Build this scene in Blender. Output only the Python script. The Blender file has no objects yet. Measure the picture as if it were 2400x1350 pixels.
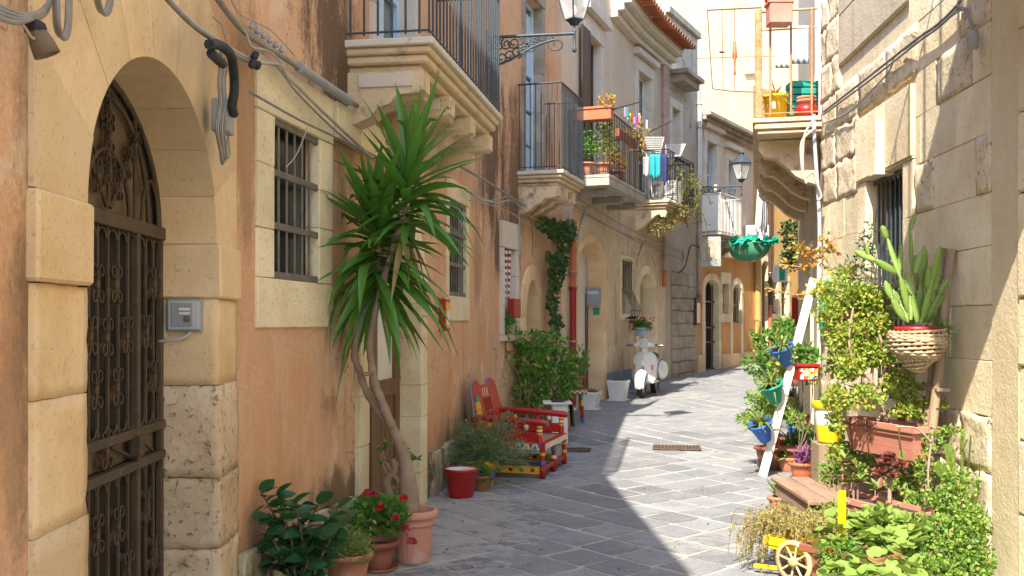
import bpy, bmesh, math, random
from mathutils import Vector, Matrix
from mathutils import noise as mnoise
random.seed(11)
scene = bpy.context.scene
COL = scene.collection
V = Vector
R = math.radians

# ------------------------------------------------------------------ camera
F, CX, HY, CZ = 2400.0, 1200.0, 755.0, 1.6
cd = bpy.data.cameras.new('camera')
cam = bpy.data.objects.new('camera', cd)
COL.objects.link(cam)
cam.location = (0, 0, CZ)
cam.rotation_euler = (R(90), 0, 0)
cd.sensor_width = 36.0
cd.lens = 36.0
cd.shift_y = (HY - 675.0) / 2400.0
cd.clip_start = 0.05
cd.clip_end = 500
scene.camera = cam

# ------------------------------------------------------------------ sky and sun
SUN_ELEV = R(47.6)
SD = V((-0.397, -0.918, 0)).normalized()          # horizontal direction towards the sun
SUNV = V((SD.x * math.cos(SUN_ELEV), SD.y * math.cos(SUN_ELEV), math.sin(SUN_ELEV)))
wd = bpy.data.worlds.new('World')
scene.world = wd
wd.use_nodes = True
_nt = wd.node_tree
_bg = _nt.nodes['Background']
_sky = _nt.nodes.new('ShaderNodeTexSky')
_sky.sky_type = 'NISHITA'
_sky.sun_disc = False
_sky.sun_elevation = SUN_ELEV
_sky.sun_rotation = math.atan2(SD.x, SD.y)
_sky.air_density = 1.0
_sky.dust_density = 0.8
_sky.ozone_density = 2.0
_nt.links.new(_sky.outputs[0], _bg.inputs[0])
_bg.inputs[1].default_value = 0.15
sl = bpy.data.lights.new('sun', 'SUN')
sl.energy = 2.9
sl.angle = R(0.5)
sl.color = (1.0, 0.92, 0.79)
sun = bpy.data.objects.new('sun', sl)
COL.objects.link(sun)
sun.rotation_euler = SUNV.to_track_quat('Z', 'Y').to_euler()
sun.location = (-6, -16, 24)
scene.view_settings.view_transform = 'Standard'
scene.view_settings.look = 'None'
scene.view_settings.gamma = 1.0
scene.view_settings.exposure = 1.93
scene.cycles.max_bounces = 6
scene.cycles.diffuse_bounces = 3
scene.cycles.glossy_bounces = 2
scene.cycles.transmission_bounces = 3
scene.cycles.transparent_max_bounces = 4

# ------------------------------------------------------------------ picture <-> place helpers
def gz(y):
    if y < 9: return 0.0
    if y < 11: return 0.025 * (y - 9) ** 2 / 4
    return 0.025 * (y - 10)
def G(x, y, dz=0.0):
    "point on the ground seen at picture position x, y"
    dy = y - HY
    Y = 1.6 * F / dy
    for _ in range(30): Y = (CZ - gz(Y)) * F / dy
    return V(((x - CX) / F * Y, Y, gz(Y) + dz))
def P(x, y, Y):
    return V(((x - CX) / F * Y, Y, CZ + (HY - y) / F * Y))

class Wall:
    "a vertical wall plane seen from above: a -> b, side=+1 for walls left of the street"
    def __init__(s, a, b, side):
        s.a, s.b = V(a), V(b)
        d = s.b - s.a
        s.L = d.length
        s.U = d / s.L
        s.N = V((s.U.y, -s.U.x)) * side
    def pt(s, u, d, z):
        p = s.a + s.U * u + s.N * d
        return V((p.x, p.y, z))
    def hit(s, x, y=HY, d=0.0):
        t = (x - CX) / F
        o = s.a + s.N * d
        # (o + U*u).x = t*(o + U*u).y
        u = (t * o.y - o.x) / (s.U.x - t * s.U.y)
        Y = o.y + s.U.y * u
        return u, CZ + (HY - y) / F * Y
    def u(s, x, d=0.0): return s.hit(x, HY, d)[0]
    def z(s, x, y, d=0.0): return s.hit(x, y, d)[1]
    def basis(s, u, d, z):
        return (s.pt(u, d, z), V((s.U.x, s.U.y, 0)), V((s.N.x, s.N.y, 0)), V((0, 0, 1)))

# ------------------------------------------------------------------ mesh builder
class MB:
    def __init__(s):
        s.v, s.f, s.m, s.s = [], [], [], []
        s.mi = 0
    def add(s, vs, fs, smooth=False):
        o = len(s.v)
        s.v += [tuple(p) for p in vs]
        for f in fs:
            s.f.append(tuple(i + o for i in f)); s.m.append(s.mi); s.s.append(smooth)
        return s
    def quad(s, *p): return s.add(p, [tuple(range(len(p)))])
    def box(s, c, size, B=None, ch=0.0, jit=0.0):
        "box centred at c; B = (X, Y, Z) axes; ch = chamfer"
        X, Y, Z = B if B else (V((1, 0, 0)), V((0, 1, 0)), V((0, 0, 1)))
        c = V(c); hx, hy, hz = (k / 2 for k in size)
        if ch <= 0:
            vs = []
            for i in (-1, 1):
                for j in (-1, 1):
                    for k in (-1, 1):
                        vs.append(c + X * (hx * i) + Y * (hy * j) + Z * (hz * k) + V([random.uniform(-jit, jit) for _ in '123']))
            return s.add(vs, [(0, 1, 3, 2), (4, 6, 7, 5), (0, 4, 5, 1), (2, 3, 7, 6), (0, 2, 6, 4), (1, 5, 7, 3)])
        ch = min(ch, hx * .49, hy * .49, hz * .49)
        vs, idx = [], {}
        for i in (-1, 1):
            for j in (-1, 1):
                for k in (-1, 1):
                    o = V([random.uniform(-jit, jit) for _ in '123'])
                    b = c + o
                    idx[i, j, k, 0] = len(vs); vs.append(b + X * (hx * i) + Y * ((hy - ch) * j) + Z * ((hz - ch) * k))
                    idx[i, j, k, 1] = len(vs); vs.append(b + X * ((hx - ch) * i) + Y * (hy * j) + Z * ((hz - ch) * k))
                    idx[i, j, k, 2] = len(vs); vs.append(b + X * ((hx - ch) * i) + Y * ((hy - ch) * j) + Z * (hz * k))
        fs = []
        I = lambda i, j, k, a: idx[i, j, k, a]
        for i in (-1, 1):
            fs.append((I(i, -1, -1, 0), I(i, 1, -1, 0), I(i, 1, 1, 0), I(i, -1, 1, 0)))
            fs.append((I(-1, i, -1, 1), I(1, i, -1, 1), I(1, i, 1, 1), I(-1, i, 1, 1)))
            fs.append((I(-1, -1, i, 2), I(1, -1, i, 2), I(1, 1, i, 2), I(-1, 1, i, 2)))
            for j in (-1, 1):
                fs.append((I(i, j, -1, 0), I(i, j, 1, 0), I(i, j, 1, 1), I(i, j, -1, 1)))
                fs.append((I(i, -1, j, 0), I(i, 1, j, 0), I(i, 1, j, 2), I(i, -1, j, 2)))
                fs.append((I(-1, i, j, 1), I(1, i, j, 1), I(1, i, j, 2), I(-1, i, j, 2)))
                for k in (-1, 1):
                    fs.append((I(i, j, k, 0), I(i, j, k, 1), I(i, j, k, 2)))
        return s.add(vs, fs)
    def wbox(s, w, u0, u1, d0, d1, z0, z1, ch=0.0, jit=0.0):
        c = w.pt((u0 + u1) / 2, (d0 + d1) / 2, (z0 + z1) / 2)
        _, X, Y, Z = w.basis(0, 0, 0)
        return s.box(c, (abs(u1 - u0), abs(d1 - d0), abs(z1 - z0)), (X, Y, Z), ch, jit)
    def prism(s, poly, org, X, Y, N, depth, smooth=False):
        "polygon (list of 2D) in plane X,Y at org, extruded along N by depth"
        org = V(org); n = len(poly)
        a = [org + X * p[0] + Y * p[1] for p in poly]
        b = [p + N * depth for p in a]
        s.add(a + b, [tuple(range(n)), tuple(range(2 * n - 1, n - 1, -1))])
        return s.add(a + b, [(i, (i + 1) % n, n + (i + 1) % n, n + i) for i in range(n)], smooth)
    def tube(s, pts, r, seg=6, cap=True, flat=None):
        pts = [V(p) for p in pts]; n = len(pts)
        rs = r if isinstance(r, (list, tuple)) else [r] * n
        rings = []; up = None
        for i, p in enumerate(pts):
            t = (pts[min(i + 1, n - 1)] - pts[max(i - 1, 0)])
            if t.length < 1e-9: t = V((0, 0, 1))
            t.normalize()
            if up is None:
                up = V((0, 0, 1)) if abs(t.z) < .9 else V((1, 0, 0))
            x = t.cross(up)
            if x.length < 1e-6: x = t.cross(V((0, 1, 0)))
            x.normalize(); up = x.cross(t).normalized()
            rings.append([p + (x * math.cos(2 * math.pi * k / seg) + up * math.sin(2 * math.pi * k / seg)) * rs[i] for k in range(seg)])
        vs = [q for ring in rings for q in ring]
        fs = [(i * seg + k, i * seg + (k + 1) % seg, (i + 1) * seg + (k + 1) % seg, (i + 1) * seg + k) for i in range(n - 1) for k in range(seg)]
        s.add(vs, fs, True)
        if cap:
            s.add(rings[0], [tuple(range(seg))]); s.add(rings[-1], [tuple(range(seg))])
        return s
    def lathe(s, prof, org=(0, 0, 0), seg=20, B=None, sx=1.0, sy=1.0, a0=0.0, a1=2 * math.pi):
        "profile [(r, z)] round Z of basis B"
        X, Y, Z = B if B else (V((1, 0, 0)), V((0, 1, 0)), V((0, 0, 1)))
        org = V(org); full = abs(a1 - a0) > 6.28
        n = seg if full else seg + 1
        vs = []
        for r, z in prof:
            for k in range(n):
                a = a0 + (a1 - a0) * k / seg
                vs.append(org + X * (r * math.cos(a) * sx) + Y * (r * math.sin(a) * sy) + Z * z)
        fs = [(i * n + k, i * n + (k + 1) % n, (i + 1) * n + (k + 1) % n, (i + 1) * n + k) for i in range(len(prof) - 1) for k in range(seg)]
        return s.add(vs, fs, True)
    def sphere(s, c, r, seg=12, rings=8, B=None):
        if not isinstance(r, (tuple, list)): r = (r, r, r)
        X, Y, Z = B if B else (V((1, 0, 0)), V((0, 1, 0)), V((0, 0, 1)))
        c = V(c); vs = []
        for i in range(rings + 1):
            t = math.pi * i / rings
            for k in range(seg):
                a = 2 * math.pi * k / seg
                vs.append(c + X * (r[0] * math.sin(t) * math.cos(a)) + Y * (r[1] * math.sin(t) * math.sin(a)) + Z * (r[2] * math.cos(t)))
        fs = [(i * seg + k, i * seg + (k + 1) % seg, (i + 1) * seg + (k + 1) % seg, (i + 1) * seg + k) for i in range(rings) for k in range(seg)]
        return s.add(vs, fs, True)
    def blade(s, base, d, side, L, W, droop=0.0, n=4, fold=0.25, prof=None):
        "strap leaf: base, direction, side vector, length, width, droop (metres of sag at tip), folded midrib"
        d = V(d).normalized(); side = V(side); side = (side - d * side.dot(d)).normalized()
        up = side.cross(d)
        vs = []
        for i in range(n + 1):
            t = i / n
            p = V(base) + d * (L * t) + V((0, 0, -1)) * (droop * t * t)
            w = (prof(t) if prof else (0.55 + 0.9 * t if t < .5 else 2 * (1 - t)) if i else .5) * W / 2
            if i == n: w = W * .02
            vs += [p - side * w + up * (w * fold), p, p + side * w + up * (w * fold)]
        fs = []
        for i in range(n):
            a = i * 3
            fs += [(a, a + 1, a + 4, a + 3), (a + 1, a + 2, a + 5, a + 4)]
        return s.add(vs, fs, True)
    def leaf(s, base, d, side, L, W, fold=.3, curl=0.0):
        "small folded leaf of four faces"
        d = V(d).normalized(); side = V(side); side = side - d * side.dot(d)
        if side.length < 1e-4: side = V((d.y, -d.x, .3))
        side.normalize(); up = side.cross(d); b = V(base); w = W / 2
        m = b + d * (L * .5) - up * (fold * w * .6); t = b + d * L - up * (curl * L)
        vs = [b, m, t, b + d * (L * .36) - side * w + up * (fold * w), b + d * (L * .36) + side * w + up * (fold * w),
              b + d * (L * .72) - side * w * .72 + up * (fold * w * .5) - up * (curl * L * .4), b + d * (L * .72) + side * w * .72 + up * (fold * w * .5) - up * (curl * L * .4)]
        return s.add(vs, [(0, 1, 3), (0, 4, 1), (1, 5, 3), (1, 4, 6), (1, 2, 5), (1, 6, 2)], False)
    def mesh(s, name, mats, shift=None):
        me = bpy.data.meshes.new(name)
        vs = s.v if shift is None else [(p[0] - shift[0], p[1] - shift[1], p[2] - shift[2]) for p in s.v]
        me.from_pydata(vs, [], s.f)
        me.polygons.foreach_set('material_index', s.m)
        me.polygons.foreach_set('use_smooth', s.s)
        for m in (mats if isinstance(mats, (list, tuple)) else [mats]): me.materials.append(m)
        me.update()
        return me

ROOTLOC = {}
def world_loc(o):
    p = V((0, 0, 0))
    while o is not None:
        p = p + V(o.location); o = o.parent
    return p
def tag(o, label=None, cat=None, group=None, kind=None):
    if label: o['label'] = label
    if cat: o['category'] = cat
    if group: o['group'] = group
    if kind: o['kind'] = kind
    return o
def root(name, label, cat, loc=(0, 0, 0), rz=0.0, group=None):
    o = bpy.data.objects.new(name, None)
    o.empty_display_size = .1
    COL.objects.link(o); o.location = loc; o.rotation_euler = (0, 0, rz)
    return tag(o, label, cat, group)
def part(mb, name, mat, parent, local=False, kind=None, label=None, fix=True):
    "one mesh object under its thing; vertices are in place coordinates unless local"
    me = mb.mesh(name, mat, None if local else world_loc(parent))
    if fix: recalc(me)
    o = bpy.data.objects.new(name, me)
    COL.objects.link(o); o.parent = parent
    if kind: o['kind'] = kind
    if label: o['label'] = label
    return o
def recalc(me):
    if len(me.polygons) > 20000: return
    bm = bmesh.new(); bm.from_mesh(me)
    bmesh.ops.recalc_face_normals(bm, faces=bm.faces[:]); bm.to_mesh(me); bm.free()
def single(mb, name, mat, label=None, cat=None, group=None, kind=None, loc=None, fix=True):
    "a thing that is one mesh: origin at the middle of its base"
    xs = [p[0] for p in mb.v]; ys = [p[1] for p in mb.v]; zs = [p[2] for p in mb.v]
    c = V(loc) if loc is not None else V(((min(xs) + max(xs)) / 2, (min(ys) + max(ys)) / 2, min(zs)))
    me = mb.mesh(name, mat, c)
    if fix: recalc(me)
    o = bpy.data.objects.new(name, me); COL.objects.link(o); o.location = c
    return tag(o, label, cat, group, kind)
def inst(me, name, parent, loc, rz=0.0, sc=(1, 1, 1), eul=None):
    "object sharing mesh data, placed in its parent's frame (loc in place coordinates)"
    o = bpy.data.objects.new(name, me); COL.objects.link(o); o.parent = parent
    o.location = V(loc) - (world_loc(parent) if parent else V((0, 0, 0)))
    o.rotation_euler = eul if eul else (0, 0, rz); o.scale = sc
    return o
def kids(o): return [c for c in bpy.data.objects if c.parent == o]
def copy_tree(o, parent=None):
    c = o.copy(); COL.objects.link(c); c.parent = parent
    for ch in kids(o): copy_tree(ch, c)
    return c
rnd = random.uniform
def rdir(zmin=-1.0, zmax=1.0):
    z = rnd(zmin, zmax); a = rnd(0, 2 * math.pi); r = math.sqrt(max(0, 1 - z * z))
    return V((r * math.cos(a), r * math.sin(a), z))
def bez(p0, p1, p2, p3, n=10):
    p0, p1, p2, p3 = V(p0), V(p1), V(p2), V(p3); o = []
    for i in range(n + 1):
        t = i / n; k = 1 - t
        o.append(p0 * k ** 3 + p1 * (3 * k * k * t) + p2 * (3 * k * t * t) + p3 * t ** 3)
    return o
def sag(a, b, s, n=10):
    a, b = V(a), V(b)
    return [a.lerp(b, i / n) - V((0, 0, s * 4 * (i / n) * (1 - i / n))) for i in range(n + 1)]
def smoothpath(pts, n=6):
    "Catmull-Rom through points"
    pts = [V(p) for p in pts]; o = []
    for i in range(len(pts) - 1):
        p0 = pts[max(i - 1, 0)]; p1 = pts[i]; p2 = pts[i + 1]; p3 = pts[min(i + 2, len(pts) - 1)]
        for k in range(n):
            t = k / n
            o.append(((p1 * 2) + (p2 - p0) * t + (p0 * 2 - p1 * 5 + p2 * 4 - p3) * t * t + (p1 * 3 - p0 - p2 * 3 + p3) * t ** 3) / 2)
    o.append(pts[-1]); return o

# ------------------------------------------------------------------ materials
def _new(name):
    m = bpy.data.materials.new(name); m.use_nodes = True
    nt = m.node_tree; b = nt.nodes['Principled BSDF']
    return m, nt, b
def N(nt, t, **kw):
    n = nt.nodes.new(t)
    for k, v in kw.items():
        if isinstance(k, str) and hasattr(n, k): setattr(n, k, v)
    return n
def noise(nt, vec, scale, detail=4, rough=.55, dist=0.0):
    n = N(nt, 'ShaderNodeTexNoise'); n.inputs['Scale'].default_value = scale
    n.inputs['Detail'].default_value = detail; n.inputs['Roughness'].default_value = rough
    n.inputs['Distortion'].default_value = dist
    nt.links.new(vec, n.inputs['Vector']); return n.outputs[0]
def ramp(nt, fac, p0, p1, c0=(0, 0, 0), c1=(1, 1, 1)):
    r = N(nt, 'ShaderNodeValToRGB'); e = r.color_ramp.elements
    e[0].position = p0; e[1].position = p1; e[0].color = (*c0, 1); e[1].color = (*c1, 1)
    nt.links.new(fac, r.inputs[0]); return r.outputs[0]
def mix(nt, fac, a, b, mode='MIX'):
    m = N(nt, 'ShaderNodeMix', data_type='RGBA', blend_type=mode)
    for s, v in ((0, fac), (6, a), (7, b)):
        if hasattr(v, 'is_linked') or hasattr(v, 'links'): nt.links.new(v, m.inputs[s])
        elif s == 0: m.inputs[0].default_value = v
        else: m.inputs[s].default_value = (*v, 1)
    return m.outputs[2]
def mth(nt, op, a, b=0.0, c=0.0, clamp=False):
    m = N(nt, 'ShaderNodeMath', operation=op); m.use_clamp = clamp
    for i, v in enumerate((a, b, c)):
        if hasattr(v, 'links'): nt.links.new(v, m.inputs[i])
        else: m.inputs[i].default_value = v
    return m.outputs[0]
def scaled(nt, vec, s):
    m = N(nt, 'ShaderNodeMapping'); m.inputs['Scale'].default_value = s
    nt.links.new(vec, m.inputs[0]); return m.outputs[0]
def bump(nt, b, h, strength, dist):
    n = N(nt, 'ShaderNodeBump'); n.inputs['Strength'].default_value = strength; n.inputs['Distance'].default_value = dist
    nt.links.new(h, n.inputs['Height']); nt.links.new(n.outputs[0], b.inputs['Normal'])
def pm(name, c1, c2=None, scale=6.0, rough=.6, bmp=0.0, bscale=60.0, metal=0.0, lo=.35, hi=.65, c3=None, s3=20.0, lo3=.6, hi3=.72, spec=.4, stretch=(1, 1, 1), rand=0.0, pits=0.0, pitscale=45.0):
    "plain procedural material: two tones in noise, optional third tone in patches, fine relief"
    m, nt, b = _new(name)
    tc = N(nt, 'ShaderNodeTexCoord').outputs['Object']
    tv = scaled(nt, tc, stretch)
    c2 = c2 or tuple(min(1, k * .8) for k in c1)
    c = mix(nt, ramp(nt, noise(nt, tv, scale), lo, hi), c1, c2)
    if c3: c = mix(nt, ramp(nt, noise(nt, tv, s3, 6, .7), lo3, hi3), c, c3)
    ph = None
    if pits:
        ph = ramp(nt, noise(nt, tv, pitscale, 3, .6), .60, .70)
        c = mix(nt, mth(nt, 'MULTIPLY', ph, pits), c, tuple(k * .42 for k in c2))
        c = mix(nt, mth(nt, 'MULTIPLY', ramp(nt, noise(nt, tv, 1.6, 5, .7), .48, .68), .45), c, tuple(min(.9, k * 1.18) for k in c1))
    if rand:
        oi = N(nt, 'ShaderNodeObjectInfo').outputs['Random']
        h = N(nt, 'ShaderNodeHueSaturation'); nt.links.new(c, h.inputs['Color'])
        nt.links.new(mth(nt, 'MULTIPLY_ADD', oi, rand * 2, 1 - rand), h.inputs['Value'])
        c = h.outputs[0]
    nt.links.new(c, b.inputs['Base Color'])
    b.inputs['Roughness'].default_value = rough; b.inputs['Metallic'].default_value = metal
    b.inputs['Specular IOR Level'].default_value = spec
    if bmp:
        h = noise(nt, tv, bscale, 5, .65)
        if ph is not None: h = mth(nt, 'SUBTRACT', mth(nt, 'ADD', h, mth(nt, 'MULTIPLY', noise(nt, tv, 7, 3, .6), 1.5)), mth(nt, 'MULTIPLY', ph, .9))
        bump(nt, b, h, bmp, .01)
    return m
def stucco(name, c1, c2, stain=(.10, .075, .05), damp=0.0, streak=.5, spots=(), patches=None, patch_amt=.6, bmp=.35, scale=.9, grain=55.0, dampz=0.0, peel=None, cracks=0.0):
    "weathered plaster: tonal clouds, dark vertical run-off streaks, rising damp, stains of given place and size"
    m, nt, b = _new(name)
    pos = N(nt, 'ShaderNodeNewGeometry').outputs['Position']
    c = mix(nt, ramp(nt, noise(nt, pos, scale, 5, .6), .35, .66), c1, c2)
    fine = noise(nt, pos, grain, 3, .7)
    c = mix(nt, mth(nt, 'MULTIPLY', ramp(nt, fine, .42, .6), .28), c, tuple(k * .62 for k in c1))
    c = mix(nt, mth(nt, 'MULTIPLY', ramp(nt, noise(nt, pos, 5, 5, .65), .4, .75), .3), c, tuple(k * .74 for k in c2))
    if patches:
        pn = ramp(nt, noise(nt, scaled(nt, pos, (1, 1, .8)), 1.5, 7, .68, .4), patch_amt, patch_amt + .05)
        c = mix(nt, pn, c, patches)
    if peel:
        pn = ramp(nt, noise(nt, pos, 3.1, 8, .7, .6), peel[1], peel[1] + .03)
        c = mix(nt, pn, c, peel[0])
    sv = scaled(nt, pos, (3.2, 3.2, .28))
    c = mix(nt, mth(nt, 'MULTIPLY', ramp(nt, noise(nt, scaled(nt, pos, (2.2, 2.2, .55)), 1.1, 5, .68, .8), .5, .72), .4), c, tuple(min(.9, k * 1.16 + .03) for k in c2))
    st = ramp(nt, noise(nt, sv, 1.5, 6, .62), .56, .78)
    c = mix(nt, mth(nt, 'MULTIPLY', st, streak), c, stain)
    rough_n = noise(nt, pos, 26, 3, .75) if spots else None
    if spots: wob = mth(nt, 'ADD', mth(nt, 'MULTIPLY_ADD', noise(nt, scaled(nt, pos, (4, 4, 1.1)), 1.3, 5, .68), 2.6, -1.3), mth(nt, 'MULTIPLY_ADD', rough_n, 1.0, -.5))
    for (p, rad, amt) in spots:
        d = N(nt, 'ShaderNodeVectorMath', operation='SUBTRACT'); nt.links.new(pos, d.inputs[0]); d.inputs[1].default_value = p
        e = N(nt, 'ShaderNodeVectorMath', operation='DIVIDE'); nt.links.new(d.outputs[0], e.inputs[0]); e.inputs[1].default_value = rad
        l = N(nt, 'ShaderNodeVectorMath', operation='LENGTH'); nt.links.new(e.outputs[0], l.inputs[0])
        k = mth(nt, 'ADD', l.outputs['Value'], wob)
        mk = ramp(nt, k, .45, 1.0, (1, 1, 1), (0, 0, 0))
        c = mix(nt, mth(nt, 'MULTIPLY', mk, amt), c, stain)
    if damp:
        sp = N(nt, 'ShaderNodeSeparateXYZ'); nt.links.new(pos, sp.inputs[0])
        k = mth(nt, 'ADD', mth(nt, 'SUBTRACT', sp.outputs[2], dampz), mth(nt, 'MULTIPLY_ADD', noise(nt, scaled(nt, pos, (2, 2, .7)), 1.6, 7, .65), 1.3, -.65))
        mk = ramp(nt, k, .0, .55, (1, 1, 1), (0, 0, 0))
        c = mix(nt, mth(nt, 'MULTIPLY', mk, damp), c, (.14, .125, .075))
    crk = None
    if cracks:
        vo = N(nt, 'ShaderNodeTexVoronoi', feature='DISTANCE_TO_EDGE'); vo.inputs['Scale'].default_value = 1.15
        wv = N(nt, 'ShaderNodeVectorMath', operation='ADD'); nt.links.new(pos, wv.inputs[0])
        wn_ = N(nt, 'ShaderNodeTexNoise'); wn_.inputs['Scale'].default_value = 2.6; wn_.inputs['Detail'].default_value = 4; nt.links.new(pos, wn_.inputs['Vector'])
        nt.links.new(wn_.outputs['Color'], wv.inputs[1]); nt.links.new(wv.outputs[0], vo.inputs['Vector'])
        crk = mth(nt, 'MULTIPLY', ramp(nt, vo.outputs['Distance'], .004, .014, (1, 1, 1), (0, 0, 0)), ramp(nt, noise(nt, pos, .9, 2, .5), .5, .6))
        c = mix(nt, mth(nt, 'MULTIPLY', crk, cracks), c, tuple(k * .35 for k in c1))
    nt.links.new(c, b.inputs['Base Color'])
    b.inputs['Roughness'].default_value = .92; b.inputs['Specular IOR Level'].default_value = .15
    h = mth(nt, 'ADD', noise(nt, pos, 38, 4, .7), mth(nt, 'MULTIPLY', noise(nt, pos, 5, 4, .6), 1.6))
    bump(nt, b, h, bmp, .02)
    return m
def leafm(name, dark, light, rough=.45, trans=.3, tint=None, spec=.4):
    "foliage: each leaf (mesh island) its own green between dark and light, some light through"
    m, nt, b = _new(name)
    g = N(nt, 'ShaderNodeNewGeometry')
    r = g.outputs['Random Per Island']
    c = mix(nt, r, dark, light)
    if tint: c = mix(nt, ramp(nt, mth(nt, 'FRACT', mth(nt, 'MULTIPLY', r, 7.31)), 1 - tint[1], 1 - tint[1] + .04), c, tint[0])
    tc = N(nt, 'ShaderNodeTexCoord').outputs['Object']
    c = mix(nt, mth(nt, 'MULTIPLY', noise(nt, tc, 35, 3), .35), c, tuple(k * .6 for k in dark))
    nt.links.new(c, b.inputs['Base Color']); b.inputs['Roughness'].default_value = rough
    b.inputs['Specular IOR Level'].default_value = spec
    tr = N(nt, 'ShaderNodeBsdfTranslucent'); nt.links.new(mix(nt, .5, c, light, 'MIX'), tr.inputs[0])
    ms = N(nt, 'ShaderNodeMixShader'); ms.inputs[0].default_value = trans
    nt.links.new(b.outputs[0], ms.inputs[1]); nt.links.new(tr.outputs[0], ms.inputs[2])
    nt.links.new(ms.outputs[0], nt.nodes['Material Output'].inputs[0])
    return m
def glassm(name, c, rough=.08):
    m, nt, b = _new(name)
    tc = N(nt, 'ShaderNodeTexCoord').outputs['Object']
    nt.links.new(mix(nt, noise(nt, tc, 2.5, 3), c, tuple(k * .5 for k in c)), b.inputs['Base Color'])
    b.inputs['Roughness'].default_value = rough; b.inputs['Specular IOR Level'].default_value = .8
    return m
# ------------------------------------------------------------------ plan of the street (metres)
P0 = (-1.043, -4.0); P1 = (-1.43, 5.28); P2 = (-0.186, 12.74); P3 = (0.766, 15.84)
P4 = (2.398, 20.41); P5 = (3.393, 22.62); P6 = (4.502, 24.84); P7 = (6.717, 28.53); P9 = (13.0, 34.8)
R0 = (2.43, -5.0); R1 = (3.048, 6.45); R2 = (3.283, 10.8); R3 = (4.75, 17.0); R4 = (8.9, 26.0); R5 = (15.0, 31.0)
LW1 = Wall(P0, P1, 1); LW2 = Wall(P1, P2, 1); LW3 = Wall(P2, P3, 1); LW4 = Wall(P3, P4, 1)
LW5 = Wall(P4, P5, 1); LW6 = Wall(P5, P6, 1); LW7 = Wall(P6, P7, 1); LW8 = Wall(P7, P9, 1)
RW0 = Wall(R0, R1, -1); RW1 = Wall(R1, R2, -1); RW2 = Wall(R2, R3, -1); RW3 = Wall(R3, R4, -1); RW4 = Wall(R4, R5, -1)

def interp(poly, y):
    for (x0, y0), (x1, y1) in zip(poly, poly[1:]):
        if y0 <= y <= y1: return x0 + (x1 - x0) * (y - y0) / (y1 - y0)
    return poly[0][0] if y < poly[0][1] else poly[-1][0]
LEFT = [P0, P1, P2, P3, P4, P5, P6, P7, P9]; RIGHT = [R0, R1, R2, R3, R4, R5]

# ------------------------------------------------------------------ materials of the place
M = {}
def spot(w, x, y, ru, rz, amt):
    p = w.pt(w.u(x), 0, w.z(x, y))
    return (tuple(p), (ru * 1.0, ru * 3.0, rz), amt)
M['salmon'] = stucco('salmon plaster', (.66, .35, .18), (.71, .475, .315), stain=(.13, .085, .055), streak=.42, cracks=.6, patches=(.72, .50, .345), patch_amt=.585,
    spots=[spot(LW2, 775, 60, .22, .7, .92), spot(LW2, 812, 215, .10, .35, .8), spot(LW2, 1150, 330, .35, 1.3, .9), spot(LW3, 1172, 560, .25, .6, .9), spot(LW2, 690, 560, .1, .5, .4), spot(LW2, 1120, 620, .12, .7, .4), spot(LW2, 590, 300, .12, .8, .45), spot(LW1, 40, 900, .06, .6, .4), spot(LW2, 800, 1165, .3, .22, .8), spot(LW2, 1090, 1040, .5, .35, .8),
           spot(LW3, 1205, 420, .25, 1.3, .8), spot(LW3, 1285, 300, .12, .8, .5), spot(LW2, 770, 950, .07, .16, .5), spot(LW2, 810, 330, .12, .5, .55), spot(LW2, 930, 180, .3, .5, .35), spot(LW1, 78, 330, .05, 1.3, .55)], damp=.75, dampz=.12)
M['cream'] = stucco('cream plaster', (.74, .59, .40), (.62, .46, .30), streak=.5, cracks=.6, patches=(.50, .39, .28), patch_amt=.55, peel=((.68, .63, .55), .57), damp=.5, dampz=.5)
M['creamup'] = stucco('pale upper plaster', (.72, .60, .46), (.66, .53, .41), streak=.3, peel=((.64, .6, .55), .66))
M['grey'] = stucco('grey weathered plaster', (.52, .46, .38), (.44, .37, .29), streak=.75, patches=(.5, .46, .4), peel=((.25, .22, .18), .6))
M['orange'] = stucco('orange plaster', (.66, .32, .10), (.68, .39, .17), streak=.32, damp=.4, dampz=.55, peel=((.55, .40, .24), .64))
M['ochre'] = stucco('ochre plaster', (.62, .41, .14), (.56, .34, .12), streak=.4, damp=.4, dampz=.5, peel=((.52, .42, .28), .58))
M['tall'] = stucco('sunlit cream plaster', (.50, .385, .26), (.45, .335, .215), streak=.12, bmp=.2, peel=((.5, .38, .26), .68))
M['pilaster'] = stucco('buff plaster', (.76, .65, .43), (.68, .56, .35), streak=.12, peel=((.36, .27, .22), .735))
M['rightup'] = stucco('pale plaster', (.60, .51, .37), (.54, .45, .33), streak=.3)
M['dado_blue'] = stucco('faded blue dado', (.16, .22, .32), (.2, .25, .33), streak=.1, peel=((.55, .48, .38), .6))
M['stone'] = pm('limestone', (.83, .72, .50), (.70, .57, .36), 2.4, .9, .6, 40, c3=(.46, .36, .23), s3=5, lo3=.60, hi3=.85, spec=.15, rand=.11, pits=.4, pitscale=46)
M['stone_warm'] = pm('warm limestone', (.76, .575, .36), (.68, .47, .255), 2.0, .9, .45, 40, c3=(.56, .33, .14), s3=2.6, lo3=.52, hi3=.85, spec=.15, rand=.11, pits=.3, pitscale=60)
M['stone_eroded'] = pm('eroded warm limestone', (.68, .54, .37), (.54, .39, .245), 3.5, .95, 1.0, 18, c3=(.34, .23, .13), s3=7, lo3=.55, hi3=.75, spec=.1, rand=.08, pits=.45, pitscale=28)
M['stone_rough'] = pm('pitted stone', (.76, .66, .47), (.58, .46, .30), 5.0, .95, 1.0, 16, c3=(.30, .22, .13), s3=13, lo3=.58, hi3=.7, spec=.1, rand=.1, pits=.85, pitscale=24)
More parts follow.
